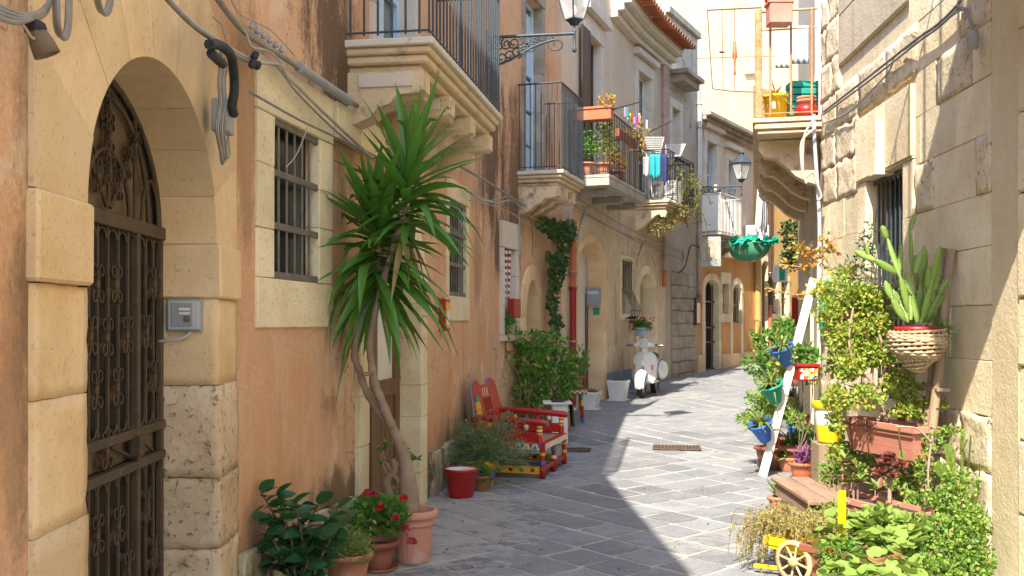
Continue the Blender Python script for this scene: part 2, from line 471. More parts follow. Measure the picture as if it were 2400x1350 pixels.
M['stone_grey'] = pm('grey stone', (.42, .37, .30), (.30, .25, .19), 4.0, .95, .8, 25, c3=(.16, .13, .1), s3=14, lo3=.6, hi3=.75, spec=.1, rand=.12)
M['mortar'] = pm('lime mortar', (.74, .63, .43), (.60, .49, .32), 8, .95, .6, 60)
M['balc'] = pm('cream painted stone', (.68, .54, .36), (.60, .45, .28), 3.0, .85, .4, 40, c3=(.07, .06, .05), s3=4, lo3=.54, hi3=.72, spec=.15, pits=.3)
M['balc_white'] = pm('pale stone', (.66, .60, .52), (.60, .52, .42), 3.0, .85, .3, 40, c3=(.14, .12, .1), s3=8, lo3=.62, hi3=.8)
M['concrete'] = pm('slab concrete', (.46, .42, .36), (.34, .30, .26), 4.0, .9, .5, 40, c3=(.14, .13, .12), s3=6, lo3=.58, hi3=.72)
M['plinth'] = pm('damp plinth', (.55, .47, .32), (.30, .26, .17), 5.0, .95, .6, 30, c3=(.09, .085, .05), s3=8, lo3=.5, hi3=.62, stretch=(1, 1, .35))
M['iron'] = pm('dark painted iron', (.035, .05, .065), (.05, .065, .08), 20, .5, .2, 90, spec=.5)
M['iron_black'] = pm('black iron', (.02, .022, .026), (.035, .03, .03), 20, .5, .2, 90)
M['rust'] = pm('rusty iron', (.16, .095, .05), (.09, .06, .035), 9, .8, .4, 90, c3=(.30, .14, .05), s3=14, lo3=.55, hi3=.7)
M['gate'] = pm('weathered gate iron', (.062, .045, .03), (.10, .068, .04), 7, .65, .3, 90, c3=(.24, .115, .045), s3=12, lo3=.58, hi3=.72)
M['rust_orange'] = pm('orange rusted rail', (.42, .17, .06), (.55, .30, .16), 12, .8, .4, 90, c3=(.20, .09, .04), s3=22, lo3=.55, hi3=.7)
M['bar_grey'] = pm('grey window bar', (.20, .17, .13), (.13, .12, .11), 14, .7, .2, 90, c3=(.26, .13, .05), s3=16, lo3=.62, hi3=.76)
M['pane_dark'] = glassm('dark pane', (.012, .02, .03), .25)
M['pane'] = glassm('pane', (.16, .18, .17), .1)
M['blue_paint'] = pm('pale blue paint', (.50, .66, .80), (.44, .60, .74), 4, .5, .1, 60)
M['brown_wood'] = pm('brown door wood', (.20, .115, .06), (.145, .08, .04), 5, .6, .3, 50, stretch=(6, 6, .5))
M['dark_wood'] = pm('dark wood', (.06, .035, .025), (.09, .05, .03), 5, .6, .3, 50, stretch=(6, 6, .5))
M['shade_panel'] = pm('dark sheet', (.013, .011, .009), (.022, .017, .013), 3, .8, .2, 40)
M['beige_panel'] = pm('beige sheet', (.20, .15, .10), (.15, .11, .07), 3, .9, .2, 40)
M['tile'] = pm('terracotta roof tile', (.42, .13, .06), (.50, .22, .11), 9, .85, .3, 60, c3=(.25, .16, .1), s3=15, rand=.2)
M['white_paint'] = pm('white paint', (.78, .77, .74), (.70, .68, .63), 4, .5, .1, 60, rand=.03)
def slab_mat():
    m, nt, b = _new('basalt paving')
    pos = N(nt, 'ShaderNodeNewGeometry').outputs['Position']
    c = mix(nt, ramp(nt, noise(nt, pos, 2.2, 5, .65), .35, .65), (.185, .193, .212), (.275, .28, .288))
    oi = N(nt, 'ShaderNodeObjectInfo').outputs['Random']
    h = N(nt, 'ShaderNodeHueSaturation'); nt.links.new(c, h.inputs['Color']); nt.links.new(mth(nt, 'MULTIPLY_ADD', oi, .5, .75), h.inputs['Value'])
    c = h.outputs[0]
    c = mix(nt, mth(nt, 'MULTIPLY', ramp(nt, noise(nt, pos, 34, 3, .7), .40, .62), .3), c, (.16, .16, .16))
    c = mix(nt, mth(nt, 'MULTIPLY', ramp(nt, noise(nt, pos, 60, 2, .7), .55, .68), .5), c, (.46, .44, .40))
    pn = mth(nt, 'MULTIPLY', ramp(nt, noise(nt, pos, .75, 3, .5), .50, .62), ramp(nt, noise(nt, scaled(nt, pos, (1, 1.6, 1)), 6.5, 6, .7), .46, .58))
    c = mix(nt, mth(nt, 'MULTIPLY', pn, .5), c, (.42, .40, .36))
    dv = N(nt, 'ShaderNodeVectorMath', operation='SUBTRACT'); nt.links.new(pos, dv.inputs[0]); dv.inputs[1].default_value = (-.45, 8.2, 0)
    de = N(nt, 'ShaderNodeVectorMath', operation='DIVIDE'); nt.links.new(dv.outputs[0], de.inputs[0]); de.inputs[1].default_value = (.75, 2.4, 1)
    dl = N(nt, 'ShaderNodeVectorMath', operation='LENGTH'); nt.links.new(de.outputs[0], dl.inputs[0])
    wear = ramp(nt, mth(nt, 'ADD', dl.outputs['Value'], mth(nt, 'MULTIPLY_ADD', noise(nt, scaled(nt, pos, (1, 1.5, 1)), 4.5, 7, .72), 4.2, -2.1)), .55, .75, (1, 1, 1), (0, 0, 0))
    c = mix(nt, mth(nt, 'MULTIPLY', wear, .6), c, (.47, .45, .40))
    c = mix(nt, mth(nt, 'MULTIPLY', ramp(nt, noise(nt, pos, 1.1, 5, .7), .52, .72), .4), c, (.14, .135, .13))
    nt.links.new(c, b.inputs['Base Color']); b.inputs['Roughness'].default_value = .68; b.inputs['Specular IOR Level'].default_value = .35
    bump(nt, b, mth(nt, 'ADD', noise(nt, pos, 55, 4, .7), mth(nt, 'MULTIPLY', noise(nt, pos, 7, 3, .6), 2.0)), .45, .012)
    return m
M['slab'] = slab_mat()
M['street_joint'] = pm('pale joint mortar', (.47, .44, .38), (.33, .31, .275), 1.5, .9, .4, 60)
M['earth'] = pm('bare ground', (.22, .19, .15), (.28, .25, .2), 1.5, .95, .4, 20)
M['soil'] = pm('potting soil', (.05, .035, .025), (.08, .055, .04), 30, .95, .8, 50)

# ------------------------------------------------------------------ ground and street
mb = MB()
mb.quad(V((-150, -60, -.42)), V((150, -60, -.42)), V((150, 300, -.42)), V((-150, 300, -.42)))
g = single(mb, 'ground', M['earth'], kind='structure', loc=(0, 0, -.42))
mb = MB()
ys = [-5 + i * .5 for i in range(82)]
rows = [(interp(LEFT, y) - .5, interp(RIGHT, y) + .5, y) for y in ys]
for (a, b, y), (c, d, y2) in zip(rows, rows[1:]):
    mb.quad(V((a, y, gz(y))), V((b, y, gz(y))), V((d, y2, gz(y2))), V((c, y2, gz(y2))))
street = single(mb, 'street', M['street_joint'], kind='structure', loc=(1, 0, 0))
mid = smoothpath([V(((interp(LEFT, y) + interp(RIGHT, y)) / 2, y, 0)) for y in (-2, 1, 4, 7, 10, 13, 16, 19, 22, 25, 28, 31, 34)], 12)
cum = [0.0]
for a, b in zip(mid, mid[1:]): cum.append(cum[-1] + (b - a).length)
def along(s):
    for i in range(len(cum) - 1):
        if cum[i] <= s <= cum[i + 1]:
            t = (s - cum[i]) / (cum[i + 1] - cum[i]); d = (mid[i + 1] - mid[i]).normalized()
            return mid[i].lerp(mid[i + 1], t), d
    return mid[-1], (mid[-1] - mid[-2]).normalized()
SA, SB = .25, .28
def slab_mesh(k):
    m = MB(); cor = [(SA, 0), (0, SB), (-SA, 0), (0, -SB)]; ring = []
    for i in range(4):
        a, b = cor[i], cor[(i + 1) % 4]
        for t in (0.05, .36, .66, .95):
            x = a[0] + (b[0] - a[0]) * t; y = a[1] + (b[1] - a[1]) * t
            q = 1 - .05 - rnd(0, .055)
            ring.append((x * q + rnd(-.006, .006), y * q + rnd(-.006, .006)))
    n = len(ring)
    top = [V((x * .98, y * .98, .0035 + rnd(-.001, .001))) for x, y in ring]; bot = [V((x, y, -.02)) for x, y in ring]
    m.add(top + bot, [tuple(range(n))] + [(i, (i + 1) % n, n + (i + 1) % n, n + i) for i in range(n)])
    me = m.mesh('paving_slab', M['slab']); recalc(me); return me
SLABS = [slab_mesh(k) for k in range(10)]
spots_ = []
i = 0
while i * SB < cum[-1]:
    c, d = along(i * SB); nrm = V((d.y, -d.x, 0))
    for j in range(-7, 8):
        p = c + nrm * ((2 * j + i % 2) * SA)
        if interp(LEFT, p.y) - .12 < p.x < interp(RIGHT, p.y) + .12 and p.y > 4.2: spots_.append((p, d))
    i += 1
spots_.sort(key=lambda q: q[0].y)
far = MB()
for k, (p, d) in enumerate(spots_):
    rz = math.atan2(-d.x, d.y) + rnd(-.03, .03); p = p + V((.05 * math.sin(1.3 * p.y + .8 * p.x) + rnd(-.012, .012), .06 * math.sin(1.9 * p.x + .7 * p.y) + rnd(-.014, .014), 0))
    sl_ = (gz(p.y + .2) - gz(p.y - .2)) / .4
    me = random.choice(SLABS); z = gz(p.y) + rnd(0, .0025)
    if k < 298:
        inst(me, 'paving_slab', street, (p.x, p.y, z), eul=(math.atan(sl_) + rnd(-.004, .004), rnd(-.005, .005), rz))
    else:
        c_, s_ = math.cos(rz), math.sin(rz)
        far.add([V((p.x + q.co.x * c_ - q.co.y * s_, p.y + q.co.x * s_ + q.co.y * c_, z + q.co.z + (q.co.y) * sl_)) for q in me.vertices], [tuple(f.vertices) for f in me.polygons])
part(far, 'paving_slab', M['slab'], street, kind='stuff')

# ------------------------------------------------------------------ facade builder
def facade(mb, w, u0, u1, z0, z1, ops, reveal=.22, d=0.0):
    "wall sheet with openings (ua, ub, za, zb, rise): rise > 0 is an arched head inside the opening's height"
    us = sorted({u0, u1, *[k for o in ops for k in o[:2]]}); zs = sorted({z0, z1, *[k for o in ops for k in o[2:4]]})
    us = [k for k in us if u0 <= k <= u1]; zs = [k for k in zs if z0 <= k <= z1]
    p = lambda u, z, dd=0.0: w.pt(u, d + dd, z)
    for a, b in zip(us, us[1:]):
        for c, e in zip(zs, zs[1:]):
            um, zm = (a + b) / 2, (c + e) / 2
            if any(o[0] < um < o[1] and o[2] < zm < o[3] for o in ops): continue
            mb.quad(p(a, c), p(b, c), p(b, e), p(a, e))
    for ua, ub, za, zb, rise in ops:
        zs_ = zb - rise
        for u in (ua, ub): mb.quad(p(u, za), p(u, zs_), p(u, zs_, -reveal), p(u, za, -reveal))
        mb.quad(p(ua, za), p(ub, za), p(ub, za, -reveal), p(ua, za, -reveal))
        if rise <= 0:
            mb.quad(p(ua, zb), p(ub, zb), p(ub, zb, -reveal), p(ua, zb, -reveal))
        else:
            A = arcpts(ua, ub, zs_, rise, 20)
            for (x, z), (x2, z2) in zip(A, A[1:]):
                mb.quad(p(x, z), p(x2, z2), p(x2, zb + 1e-4), p(x, zb + 1e-4))
                mb.add([p(x, z), p(x2, z2), p(x2, z2, -reveal), p(x, z, -reveal)], [(0, 1, 2, 3)], True)
def arcpts(ua, ub, zs, rise, n=20):
    uc, r = (ua + ub) / 2, (ub - ua) / 2
    return [(uc - r * math.cos(math.pi * i / n), zs + rise * math.sin(math.pi * i / n)) for i in range(n + 1)]
def shell(house, walls, z1, back=4.5):
    "rear walls and flat roof of a house behind its street fronts"
    fr = [walls[0].pt(0, 0, 0)] + [w.pt(w.L, 0, 0) for w in walls]
    bk = [walls[0].pt(0, -back, 0)] + [w.pt(w.L, -back, 0) for w in walls]
    up = V((0, 0, z1)); dn = V((0, 0, -.4)); m = MB()
    for i in range(len(fr) - 1):
        m.quad(bk[i] + dn, bk[i + 1] + dn, bk[i + 1] + up, bk[i] + up)
    m.quad(fr[0] + dn, bk[0] + dn, bk[0] + up, fr[0] + up); m.quad(fr[-1] + dn, bk[-1] + dn, bk[-1] + up, fr[-1] + up)
    part(m, 'rear_wall', M['tall'], house, fix=False)
    m = MB()
    for i in range(len(fr) - 1): m.quad(fr[i] + up, fr[i + 1] + up, bk[i + 1] + up, bk[i] + up)
    part(m, 'roof', M['concrete'], house, fix=False)
def rough_stone(parent, w, u0, u1, z0, z1, d0, d1, mat, name, amp=.007, cuts=7):
    "a worn block: faces uneven, arrises crumbled"
    m = MB(); m.wbox(w, u0, u1, d0, d1, z0, z1); o = part(m, name, M[mat], parent); me = o.data
    bm = bmesh.new(); bm.from_mesh(me)
    bmesh.ops.subdivide_edges(bm, edges=bm.edges[:], cuts=cuts, use_grid_fill=True)
    bm.normal_update(); sd = V((rnd(0, 50), rnd(0, 50), rnd(0, 50)))
    mv = {v: v.normal * (mnoise.fractal(v.co * 7 + sd, .8, 2.1, 4) * amp - (max(0, mnoise.noise(v.co * 13 + sd)) * amp * 2.2 if len({tuple(round(q, 1) for q in f.normal) for f in v.link_faces}) > 1 else 0)) for v in bm.verts}
    for v, q in mv.items(): v.co += q
    for f in bm.faces: f.smooth = True
    bm.to_mesh(me); bm.free(); return o
def stonebox(parent, w, u0, u1, z0, z1, d0, d1, mat='stone', name='stone', ch=.006, jit=.002):
    m = MB(); m.wbox(w, u0, u1, d0, d1, z0, z1, ch, jit)
    return part(m, name, M[mat], parent)
def surround(parent, w, ua, ub, za, zb, wd=.16, top=.2, bot=.25, proud=.035, dep=.12, mat='stone', nj=3, sill=True):
    "stone frame of a rectangular opening: separate jamb stones, lintel and sill"
    o = -.006
    for a, b in ((ua - wd, ua - o), (ub + o, ub + wd)):
        cuts = [za] + sorted(za + (zb - za) * (k + rnd(-.2, .2)) / nj for k in range(1, nj)) + [zb]
        for c, e in zip(cuts, cuts[1:]):
            stonebox(parent, w, a, b, c + .0015, e - .0015, -dep, proud + rnd(-.003, .004), mat, 'jamb_stone', .004)
    stonebox(parent, w, ua - wd - .005, ub + wd + .005, zb + .003, zb + top, -dep, proud + .008, mat, 'lintel')
    if sill: stonebox(parent, w, ua - wd - .003, ub + wd + .003, za - bot, za - .003, -dep, proud + .004, mat, 'sill')
def arch_surround(parent, w, ua, ub, za, zb, rise, wd=.22, proud=.04, dep=.1, mat='stone', nv=7, nj=4, impost=None):
    zs = zb - rise; uc, r = (ua + ub) / 2, (ub - ua) / 2
    o = -.006
    for sgn in (-1, 1):
        a, b = (uc - r - wd, uc - r - o) if sgn < 0 else (uc + r + o, uc + r + wd)
        cuts = [za] + sorted(za + (zs - za) * (k + rnd(-.2, .2)) / nj for k in range(1, nj)) + [zs]
        for c, e in zip(cuts, cuts[1:]):
            stonebox(parent, w, a, b, c + .002, e - .002, -dep, proud + rnd(-.005, .006), mat, 'jamb_stone')
        if impost: stonebox(parent, w, a - (.03 if sgn < 0 else .0), b + (.03 if sgn > 0 else .0), zs - impost, zs + .0, -dep, proud + .03, mat, 'impost')
    _, X, Y, Z = w.basis(0, 0, 0)
    for k in range(nv):
        t0 = math.pi * k / nv + .006; t1 = math.pi * (k + 1) / nv - .006; n = 4
        inn = [(uc - (r + o) * math.cos(t0 + (t1 - t0) * i / n), zs + (rise + o) * math.sin(t0 + (t1 - t0) * i / n)) for i in range(n + 1)]
        out = [(uc - (r + wd) * math.cos(t0 + (t1 - t0) * i / n), zs + (rise + wd) * math.sin(t0 + (t1 - t0) * i / n)) for i in range(n + 1)]
        m = MB(); q = proud + rnd(-.004, .006)
        m.prism(inn + out[::-1], w.pt(0, -dep, 0), X, Z, Y, dep + q)
        part(m, 'voussoir', M[mat], parent)
def bars(parent, w, ua, ub, za, zb, d, sp=.12, rails=(.0, .33, .66, 1.0), r=.009, mat='bar_grey', flat=.02):
    n = max(2, round((ub - ua) / sp))
    for k in range(1, n):
        u = ua + (ub - ua) * k / n; m = MB()
        m.tube([w.pt(u, d, za), w.pt(u, d, zb)], r, 6); part(m, 'bar', M[mat], parent)
    for f in rails:
        z = za + (zb - za) * f; z = min(max(z, za + .02), zb - .02); m = MB()
        m.wbox(w, ua, ub, d + .002, d + .016, z - flat, z + flat, .003); part(m, 'rail', M[mat], parent)
def pane(parent, w, ua, ub, za, zb, d, mat='pane_dark', name='window', rise=0.0):
    m = MB()
    if rise:
        A = arcpts(ua, ub, zb - rise, rise, 16); _, X, Y, Z = w.basis(0, 0, 0)
        m.prism([(ub, za), (ua, za)] + A, w.pt(0, d - .02, 0), X, Z, Y, .02)
    else: m.wbox(w, ua, ub, d - .02, d, za, zb)
    return part(m, name, M[mat], parent)
def casement(parent, w, ua, ub, za, zb, d, mat='blue_paint', glass='pane', panels=3):
    "two-leaf glazed door or window: leaf frames with panes behind"
    uc = (ua + ub) / 2
    for a, b in ((ua, uc - .004), (uc + .004, ub)):
        f = MB(); t = .055
        f.wbox(w, a, a + t, d, d + .045, za, zb, .004); f.wbox(w, b - t, b, d, d + .045, za, zb, .004)
        for k in range(panels + 1):
            z = za + (zb - za - t) * k / panels; f.wbox(w, a + t, b - t, d, d + .04, z, z + t, .004)
        part(f, 'leaf_frame', M[mat], parent)

# ------------------------------------------------------------------ salmon house (left, near)
A = root('salmon_house', 'salmon plastered house with stone arched gateway and barred windows, nearest on left', 'house', (-2.5, 5, 0))
HA = 6.6
pu0, pu1 = LW1.u(203, .014), LW1.u(510, .014)
w1 = [LW2.u(637), LW2.u(745), LW2.z(637, 652), LW2.z(637, 272)]
d1 = [LW2.u(853), LW2.u(978), 0.0, 2.5]
w2 = [LW2.u(1050), LW2.u(1091), LW2.z(1050, 692), LW2.z(1050, 463)]
b1d = [LW2.u(880), LW2.u(966), 3.50, 5.9]
w3 = [LW3.u(1177), LW3.u(1205), LW3.z(1177, 785), LW3.z(1177, 580)]
d2 = [LW3.u(1228), LW3.u(1257), 0.02, LW3.z(1242, 655)]
b2d = [LW3.u(1227), LW3.u(1268), 3.62, 6.1]
mb = MB(); facade(mb, LW1, 0, LW1.L, -.4, HA, [(pu0 - .04, pu1 + .04, -.1, 2.66, .69)], .27); part(mb, 'wall', M['salmon'], A, fix=False)
mb = MB(); facade(mb, LW2, 0, LW2.L, -.4, HA, [(*w1, 0), (*d1, .74), (*w2, 0), (*b1d, 0)], .2); part(mb, 'wall', M['salmon'], A, fix=False)
mb = MB(); facade(mb, LW3, 0, LW3.L, -.4, HA, [(*w3, 0), (*d2, .5), (*b2d, 0)], .2); part(mb, 'wall', M['salmon'], A, fix=False)
shell(A, [LW1, LW2, LW3], HA)
# plinth along the base
mb = MB()
for a, b in ((0.01, LW2.u(818)), ):
    n = 6
    for k in range(n):
        ua, ub = a + (b - a) * k / n, a + (b - a) * (k + 1) / n
        p = MB(); p.wbox(LW2, ua + .002, ub - .002, 0, .045 + rnd(0, .01), -.1, .40 + rnd(-.01, .02), .015, .006); part(p, 'plinth_stone', M['plinth'], A)
for a, b in ((LW2.u(1004), LW2.L), ):
    n = 6
    for k in range(n):
        ua, ub = a + (b - a) * k / n, a + (b - a) * (k + 1) / n
        p = MB(); p.wbox(LW2, ua + .002, ub - .002, 0, .045 + rnd(0, .01), -.1, .42 + rnd(-.01, .02), .015, .006); part(p, 'plinth_stone', M['plinth'], A)
# portal of dressed stone
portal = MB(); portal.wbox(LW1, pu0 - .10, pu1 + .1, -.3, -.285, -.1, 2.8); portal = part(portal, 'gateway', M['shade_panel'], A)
_uc, _r = (pu0 + pu1) / 2, (pu1 - pu0) / 2
zs_ = 1.97
ujL, ujR = LW1.u(78, .014), LW1.L - .012
for a, b, cuts in ((ujL, pu0 + .008, [-.1, .45, 1.0, 1.38, 1.71]), (pu1 - .008, ujR, [-.1, .2, .52, .86, 1.3, 1.71])):
    for c, e in zip(cuts, cuts[1:]):
        er = a > (pu0 + pu1) / 2 and c < 1.3
        rough_stone(portal, LW1, a, b, c + .001, e - .001, -.265, (.022 if er else .014) + rnd(-.003, .003), 'stone_eroded' if er else 'stone_warm', 'jamb_stone', .011 if er else .004)
stonebox(portal, LW1, ujL - .012, pu0 + .012, 1.712, zs_, -.266, .036, 'stone_warm', 'impost', .01, .002)
stonebox(portal, LW1, pu1 - .02, ujR + .01, 1.712, zs_, -.266, .036, 'stone_warm', 'impost', .01, .002)
_, X_, N_, Z_ = LW1.basis(0, 0, 0)
nv = 9
for k in range(nv):
    t0 = math.pi * k / nv + .002; t1 = math.pi * (k + 1) / nv - .002; n = 6
    wo = lambda t: (.45 + .1 * math.sin(t) ** 2) if True else 0
    inn = [(_uc - (_r - .008) * math.cos(t0 + (t1 - t0) * i / n), zs_ + .642 * math.sin(t0 + (t1 - t0) * i / n)) for i in range(n + 1)]
    out = [(min(ujR, max(ujL, _uc - (_r + .62) * math.cos(t0 + (t1 - t0) * i / n))), zs_ + 1.25 * math.sin(t0 + (t1 - t0) * i / n)) for i in range(n + 1)]
    m = MB(); m.prism(inn + out[::-1], LW1.pt(0, -.264, 0), X_, Z_, N_, .264 + .012 + rnd(0, .004))
    part(m, 'voussoir', M['stone_warm'], portal)
# beige wall seen through the fanlight and the middle band
for q_ in ((2.03, 2.75), (1.0, 1.09)):
    m = MB(); m.wbox(LW1, pu0 - .09, pu1 + .09, -.284, -.281, *q_); part(m, 'back_panel', M['beige_panel'], portal)

# windows and doors of the salmon house
def barred(w, op, mat='pane_dark', sp=.12, rails=(0, .33, .66, 1), **kw):
    g_ = pane(A, w, *op, -.085, mat)
    bars(g_, w, *op, -.012, sp, rails)
    surround(g_, w, *op, **kw)
    return g_
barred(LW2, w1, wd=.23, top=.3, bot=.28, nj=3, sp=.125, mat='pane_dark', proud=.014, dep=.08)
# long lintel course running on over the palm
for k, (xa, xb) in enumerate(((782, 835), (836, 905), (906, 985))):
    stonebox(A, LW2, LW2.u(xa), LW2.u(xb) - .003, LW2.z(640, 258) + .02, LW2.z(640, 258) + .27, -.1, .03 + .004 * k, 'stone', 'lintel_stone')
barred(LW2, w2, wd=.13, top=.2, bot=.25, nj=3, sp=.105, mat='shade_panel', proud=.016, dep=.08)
dr = pane(A, LW2, *d1[:4], -.2, 'brown_wood', 'door', .74)
arch_surround(dr, LW2, *d1, .74, wd=.21, nj=5, impost=.1, nv=7, dep=.198, mat='stone')
m = MB(); _u0, _u1 = d1[0] + .1, d1[1] - .1
for a, b in ((d1[0] + .02, d1[0] + .13), (d1[1] - .13, d1[1] - .02), ((d1[0] + d1[1]) / 2 - .08, (d1[0] + d1[1]) / 2 + .08)): m.wbox(LW2, a, b, -.198, -.15, .03, 2.2, .006)
for z0, z1 in ((.03, .2), (.98, 1.12)): m.wbox(LW2, d1[0] + .02, d1[1] - .02, -.197, -.155, z0, z1, .006)
part(m, 'leaf_frame', M['brown_wood'], dr)
for k in range(10):
    u = d1[0] + .13 + (d1[1] - d1[0] - .26) * (k + .5) / 10
    m = MB(); m.wbox(LW2, u - .05, u + .05, -.197, -.175, .2, .98, .012); part(m, 'plank', M['brown_wood'], dr)
for a, b in ((d1[0] + .13, (d1[0] + d1[1]) / 2 - .08), ((d1[0] + d1[1]) / 2 + .08, d1[1] - .13)):
    m = MB(); m.wbox(LW2, a, b, -.197, -.19, 1.12, 2.05); part(m, 'pane', M['white_paint'], dr)
stonebox(dr, LW2, d1[0] - .02, d1[1] + .02, -.05, .06, -.15, .06, 'stone', 'doorstep')
# blue balcony door above
bd = pane(A, LW2, *b1d, -.16, 'pane', 'balcony_door'); casement(bd, LW2, *b1d, -.155); surround(bd, LW2, *b1d, wd=.16, top=.22, nj=5, sill=False, mat='balc_white', dep=.15)
bd = pane(A, LW3, *b2d, -.16, 'pane', 'balcony_door'); casement(bd, LW3, *b2d, -.155, panels=5); surround(bd, LW3, *b2d, wd=.1, top=.2, nj=5, sill=False, mat='grey_st' if 'grey_st' in M else 'stone_grey', dep=.15)
for k in range(5):
    z = 3.7 + k * .47
    for a, b in ((b2d[0] + .06, (b2d[0] + b2d[1]) / 2 - .06), ((b2d[0] + b2d[1]) / 2 + .06, b2d[1] - .06)):
        m = MB(); m.wbox(LW3, a, b, -.156, -.135, z, z + .38, .01); part(m, 'panel', M['blue_paint'], bd)
wd3 = pane(A, LW3, *w3, -.17, 'white_paint'); surround(wd3, LW3, *w3, wd=.12, top=.34, bot=.08, nj=3, mat='balc_white', dep=.15)
dn = pane(A, LW3, *d2, -.16, 'cream', 'blocked_doorway', .5); arch_surround(dn, LW3, *d2, .5, wd=.2, nj=4, nv=5, dep=.15, mat='stone_warm')

# ------------------------------------------------------------------ cream house with roof tiles
B = root('cream_house', 'peeling cream house with arched doors, tiled eaves and two plant balconies', 'house', (0.5, 18.5, .2))
HB = 7.55
b3 = [LW4.u(1355), LW4.u(1416), .12, LW4.z(1388, 570)]
b1 = [LW4.u(1374), LW4.u(1406), 3.92, LW4.z(1374, 75)]
b4 = [LW4.u(1456), LW4.u(1479), LW4.z(1456, 735), LW4.z(1456, 612)]
b2 = [LW5.u(1494), LW5.u(1524), 4.02, LW5.z(1494, 165)]
b5 = [LW5.u(1496), LW5.u(1534), .25, LW5.z(1515, 640)]
mb = MB(); facade(mb, LW4, 0, LW4.L, -.3, 3.7, [(*b3, .42), (*b4, 0)], .34); part(mb, 'wall', M['cream'], B, fix=False)
mb = MB(); facade(mb, LW4, 0, LW4.L, 3.7, HB, [(*b1, 0)], .2); part(mb, 'upper_wall', M['creamup'], B, fix=False)
mb = MB(); facade(mb, LW5, 0, LW5.L, -.3, 3.7, [(*b5, .5)], .3); part(mb, 'wall', M['cream'], B, fix=False)
mb = MB(); facade(mb, LW5, 0, LW5.L, 3.7, HB, [(*b2, 0)], .2); part(mb, 'upper_wall', M['creamup'], B, fix=False)
shell(B, [LW4, LW5], HB)
dr = pane(B, LW4, *b3, -.33, 'white_paint', 'door', .42)
m = MB()
m.wbox(LW4, b3[0] + .01, b3[0] + .11, -.33, -.29, .12, 2.1, .006); m.wbox(LW4, b3[1] - .1, b3[1] - .01, -.33, -.29, .12, 2.1, .006); m.wbox(LW4, (b3[0] + b3[1]) / 2 - .06, (b3[0] + b3[1]) / 2 + .06, -.33, -.28, .12, 2.3, .006)
m.wbox(LW4, b3[0] + .11, b3[1] - .11, -.329, -.295, .14, .95, .01)
part(m, 'leaf_frame', M['brown_wood'], dr)
arch_surround(dr, LW4, *b3, .42, wd=.14, proud=.012, nj=4, nv=7, dep=.3, mat='stone_warm')
for k in range(6):
    u = b3[0] + .14 + (b3[1] - b3[0] - .28) * (k + .5) / 6
    m = MB(); m.wbox(LW4, u - .07, u + .07, -.296, -.28, .2, .9, .012); part(m, 'plank', M['brown_wood'], dr)
# blind arch moulding over the door
m = MB()
A_ = arcpts(b3[0] - .12, b3[1] + .12, b3[3] - .42, 1.05, 20)
for (x, z), (x2, z2) in zip(A_, A_[1:]): m.quad(LW4.pt(x, .012, z), LW4.pt(x2, .012, z2), LW4.pt(x2, .012, b3[3] - .42 + (z2 - b3[3] + .42) * .62), LW4.pt(x, .012, b3[3] - .42 + (z - b3[3] + .42) * .62))
part(m, 'plaster_arch', M['creamup'], dr, fix=False)
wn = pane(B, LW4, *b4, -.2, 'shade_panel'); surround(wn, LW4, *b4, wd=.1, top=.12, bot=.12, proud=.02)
for k in range(6):                                         # belly grille
    u = b4[0] + (b4[1] - b4[0]) * (k + .5) / 6; m = MB(); z0, z1 = b4[2], b4[3]
    m.tube([LW4.pt(u, .03, z1 + .06), LW4.pt(u, .03, z0 + .45), LW4.pt(u, .12, z0 + .3), LW4.pt(u, .2, z0 + .1), LW4.pt(u, .17, z0 - .05), LW4.pt(u, .05, z0 - .1)], .008, 5); part(m, 'bar', M['iron_black'], wn)
for f in (.06, .45, 1.0):
    z = b4[2] + (b4[3] - b4[2]) * f; m = MB(); m.wbox(LW4, b4[0] - .02, b4[1] + .02, .02 if f > .3 else .19, .04 if f > .3 else .21, z - .012, z + .012); part(m, 'rail', M['iron_black'], wn)
up = pane(B, LW4, *b1, -.17, 'pane', 'balcony_door'); casement(up, LW4, *b1, -.165, 'dark_wood'); surround(up, LW4, *b1, wd=.17, top=.3, nj=5, sill=False, mat='balc_white')
m = MB(); m.wbox(LW4, b1[0] - .06, b1[0] + .0, .04, .08, 3.92, b1[3], .004); m.wbox(LW4, b1[0] - .5, b1[0] - .06, .045, .075, 3.92, b1[3], .004); part(m, 'shutter', M['dark_wood'], up)
stonebox(up, LW4, b1[0] - .3, b1[1] + .3, b1[3] + .32, b1[3] + .46, -.05, .16, 'balc_white', 'cornice')
up = pane(B, LW5, *b2, -.17, 'pane', 'balcony_door'); casement(up, LW5, *b2, -.165, 'white_paint'); surround(up, LW5, *b2, wd=.16, top=.26, nj=5, sill=False, mat='balc_white')
stonebox(up, LW5, b2[0] - .3, b2[1] + .3, b2[3] + .28, b2[3] + .4, -.05, .14, 'balc_white', 'cornice')
ni = pane(B, LW5, *b5, -.28, 'cream', 'blocked_doorway', .5); arch_surround(ni, LW5, *b5, .5, wd=.16, proud=.02, nj=5, nv=7, dep=.25)
m = MB(); A_ = arcpts(b5[0] - .2, b5[1] + .2, b5[3] - .3, .95, 20)
for (x, z), (x2, z2) in zip(A_, A_[1:]): m.quad(LW5.pt(x, .018, z), LW5.pt(x2, .018, z2), LW5.pt(x2, .018, b5[3] - .3 + (z2 - b5[3] + .3) * .8), LW5.pt(x, .018, b5[3] - .3 + (z - b5[3] + .3) * .8))
part(m, 'plaster_arch', M['creamup'], ni, fix=False)
# blue dado
for w, a, b in ((LW4, b3[1] + .16, LW4.L - .005), (LW5, .005, b5[0] - .18)):
    m = MB(); m.wbox(w, a, b, 0, .012, .0, .66 + rnd(0, .03), .004); part(m, 'dado', M['dado_blue'], B)
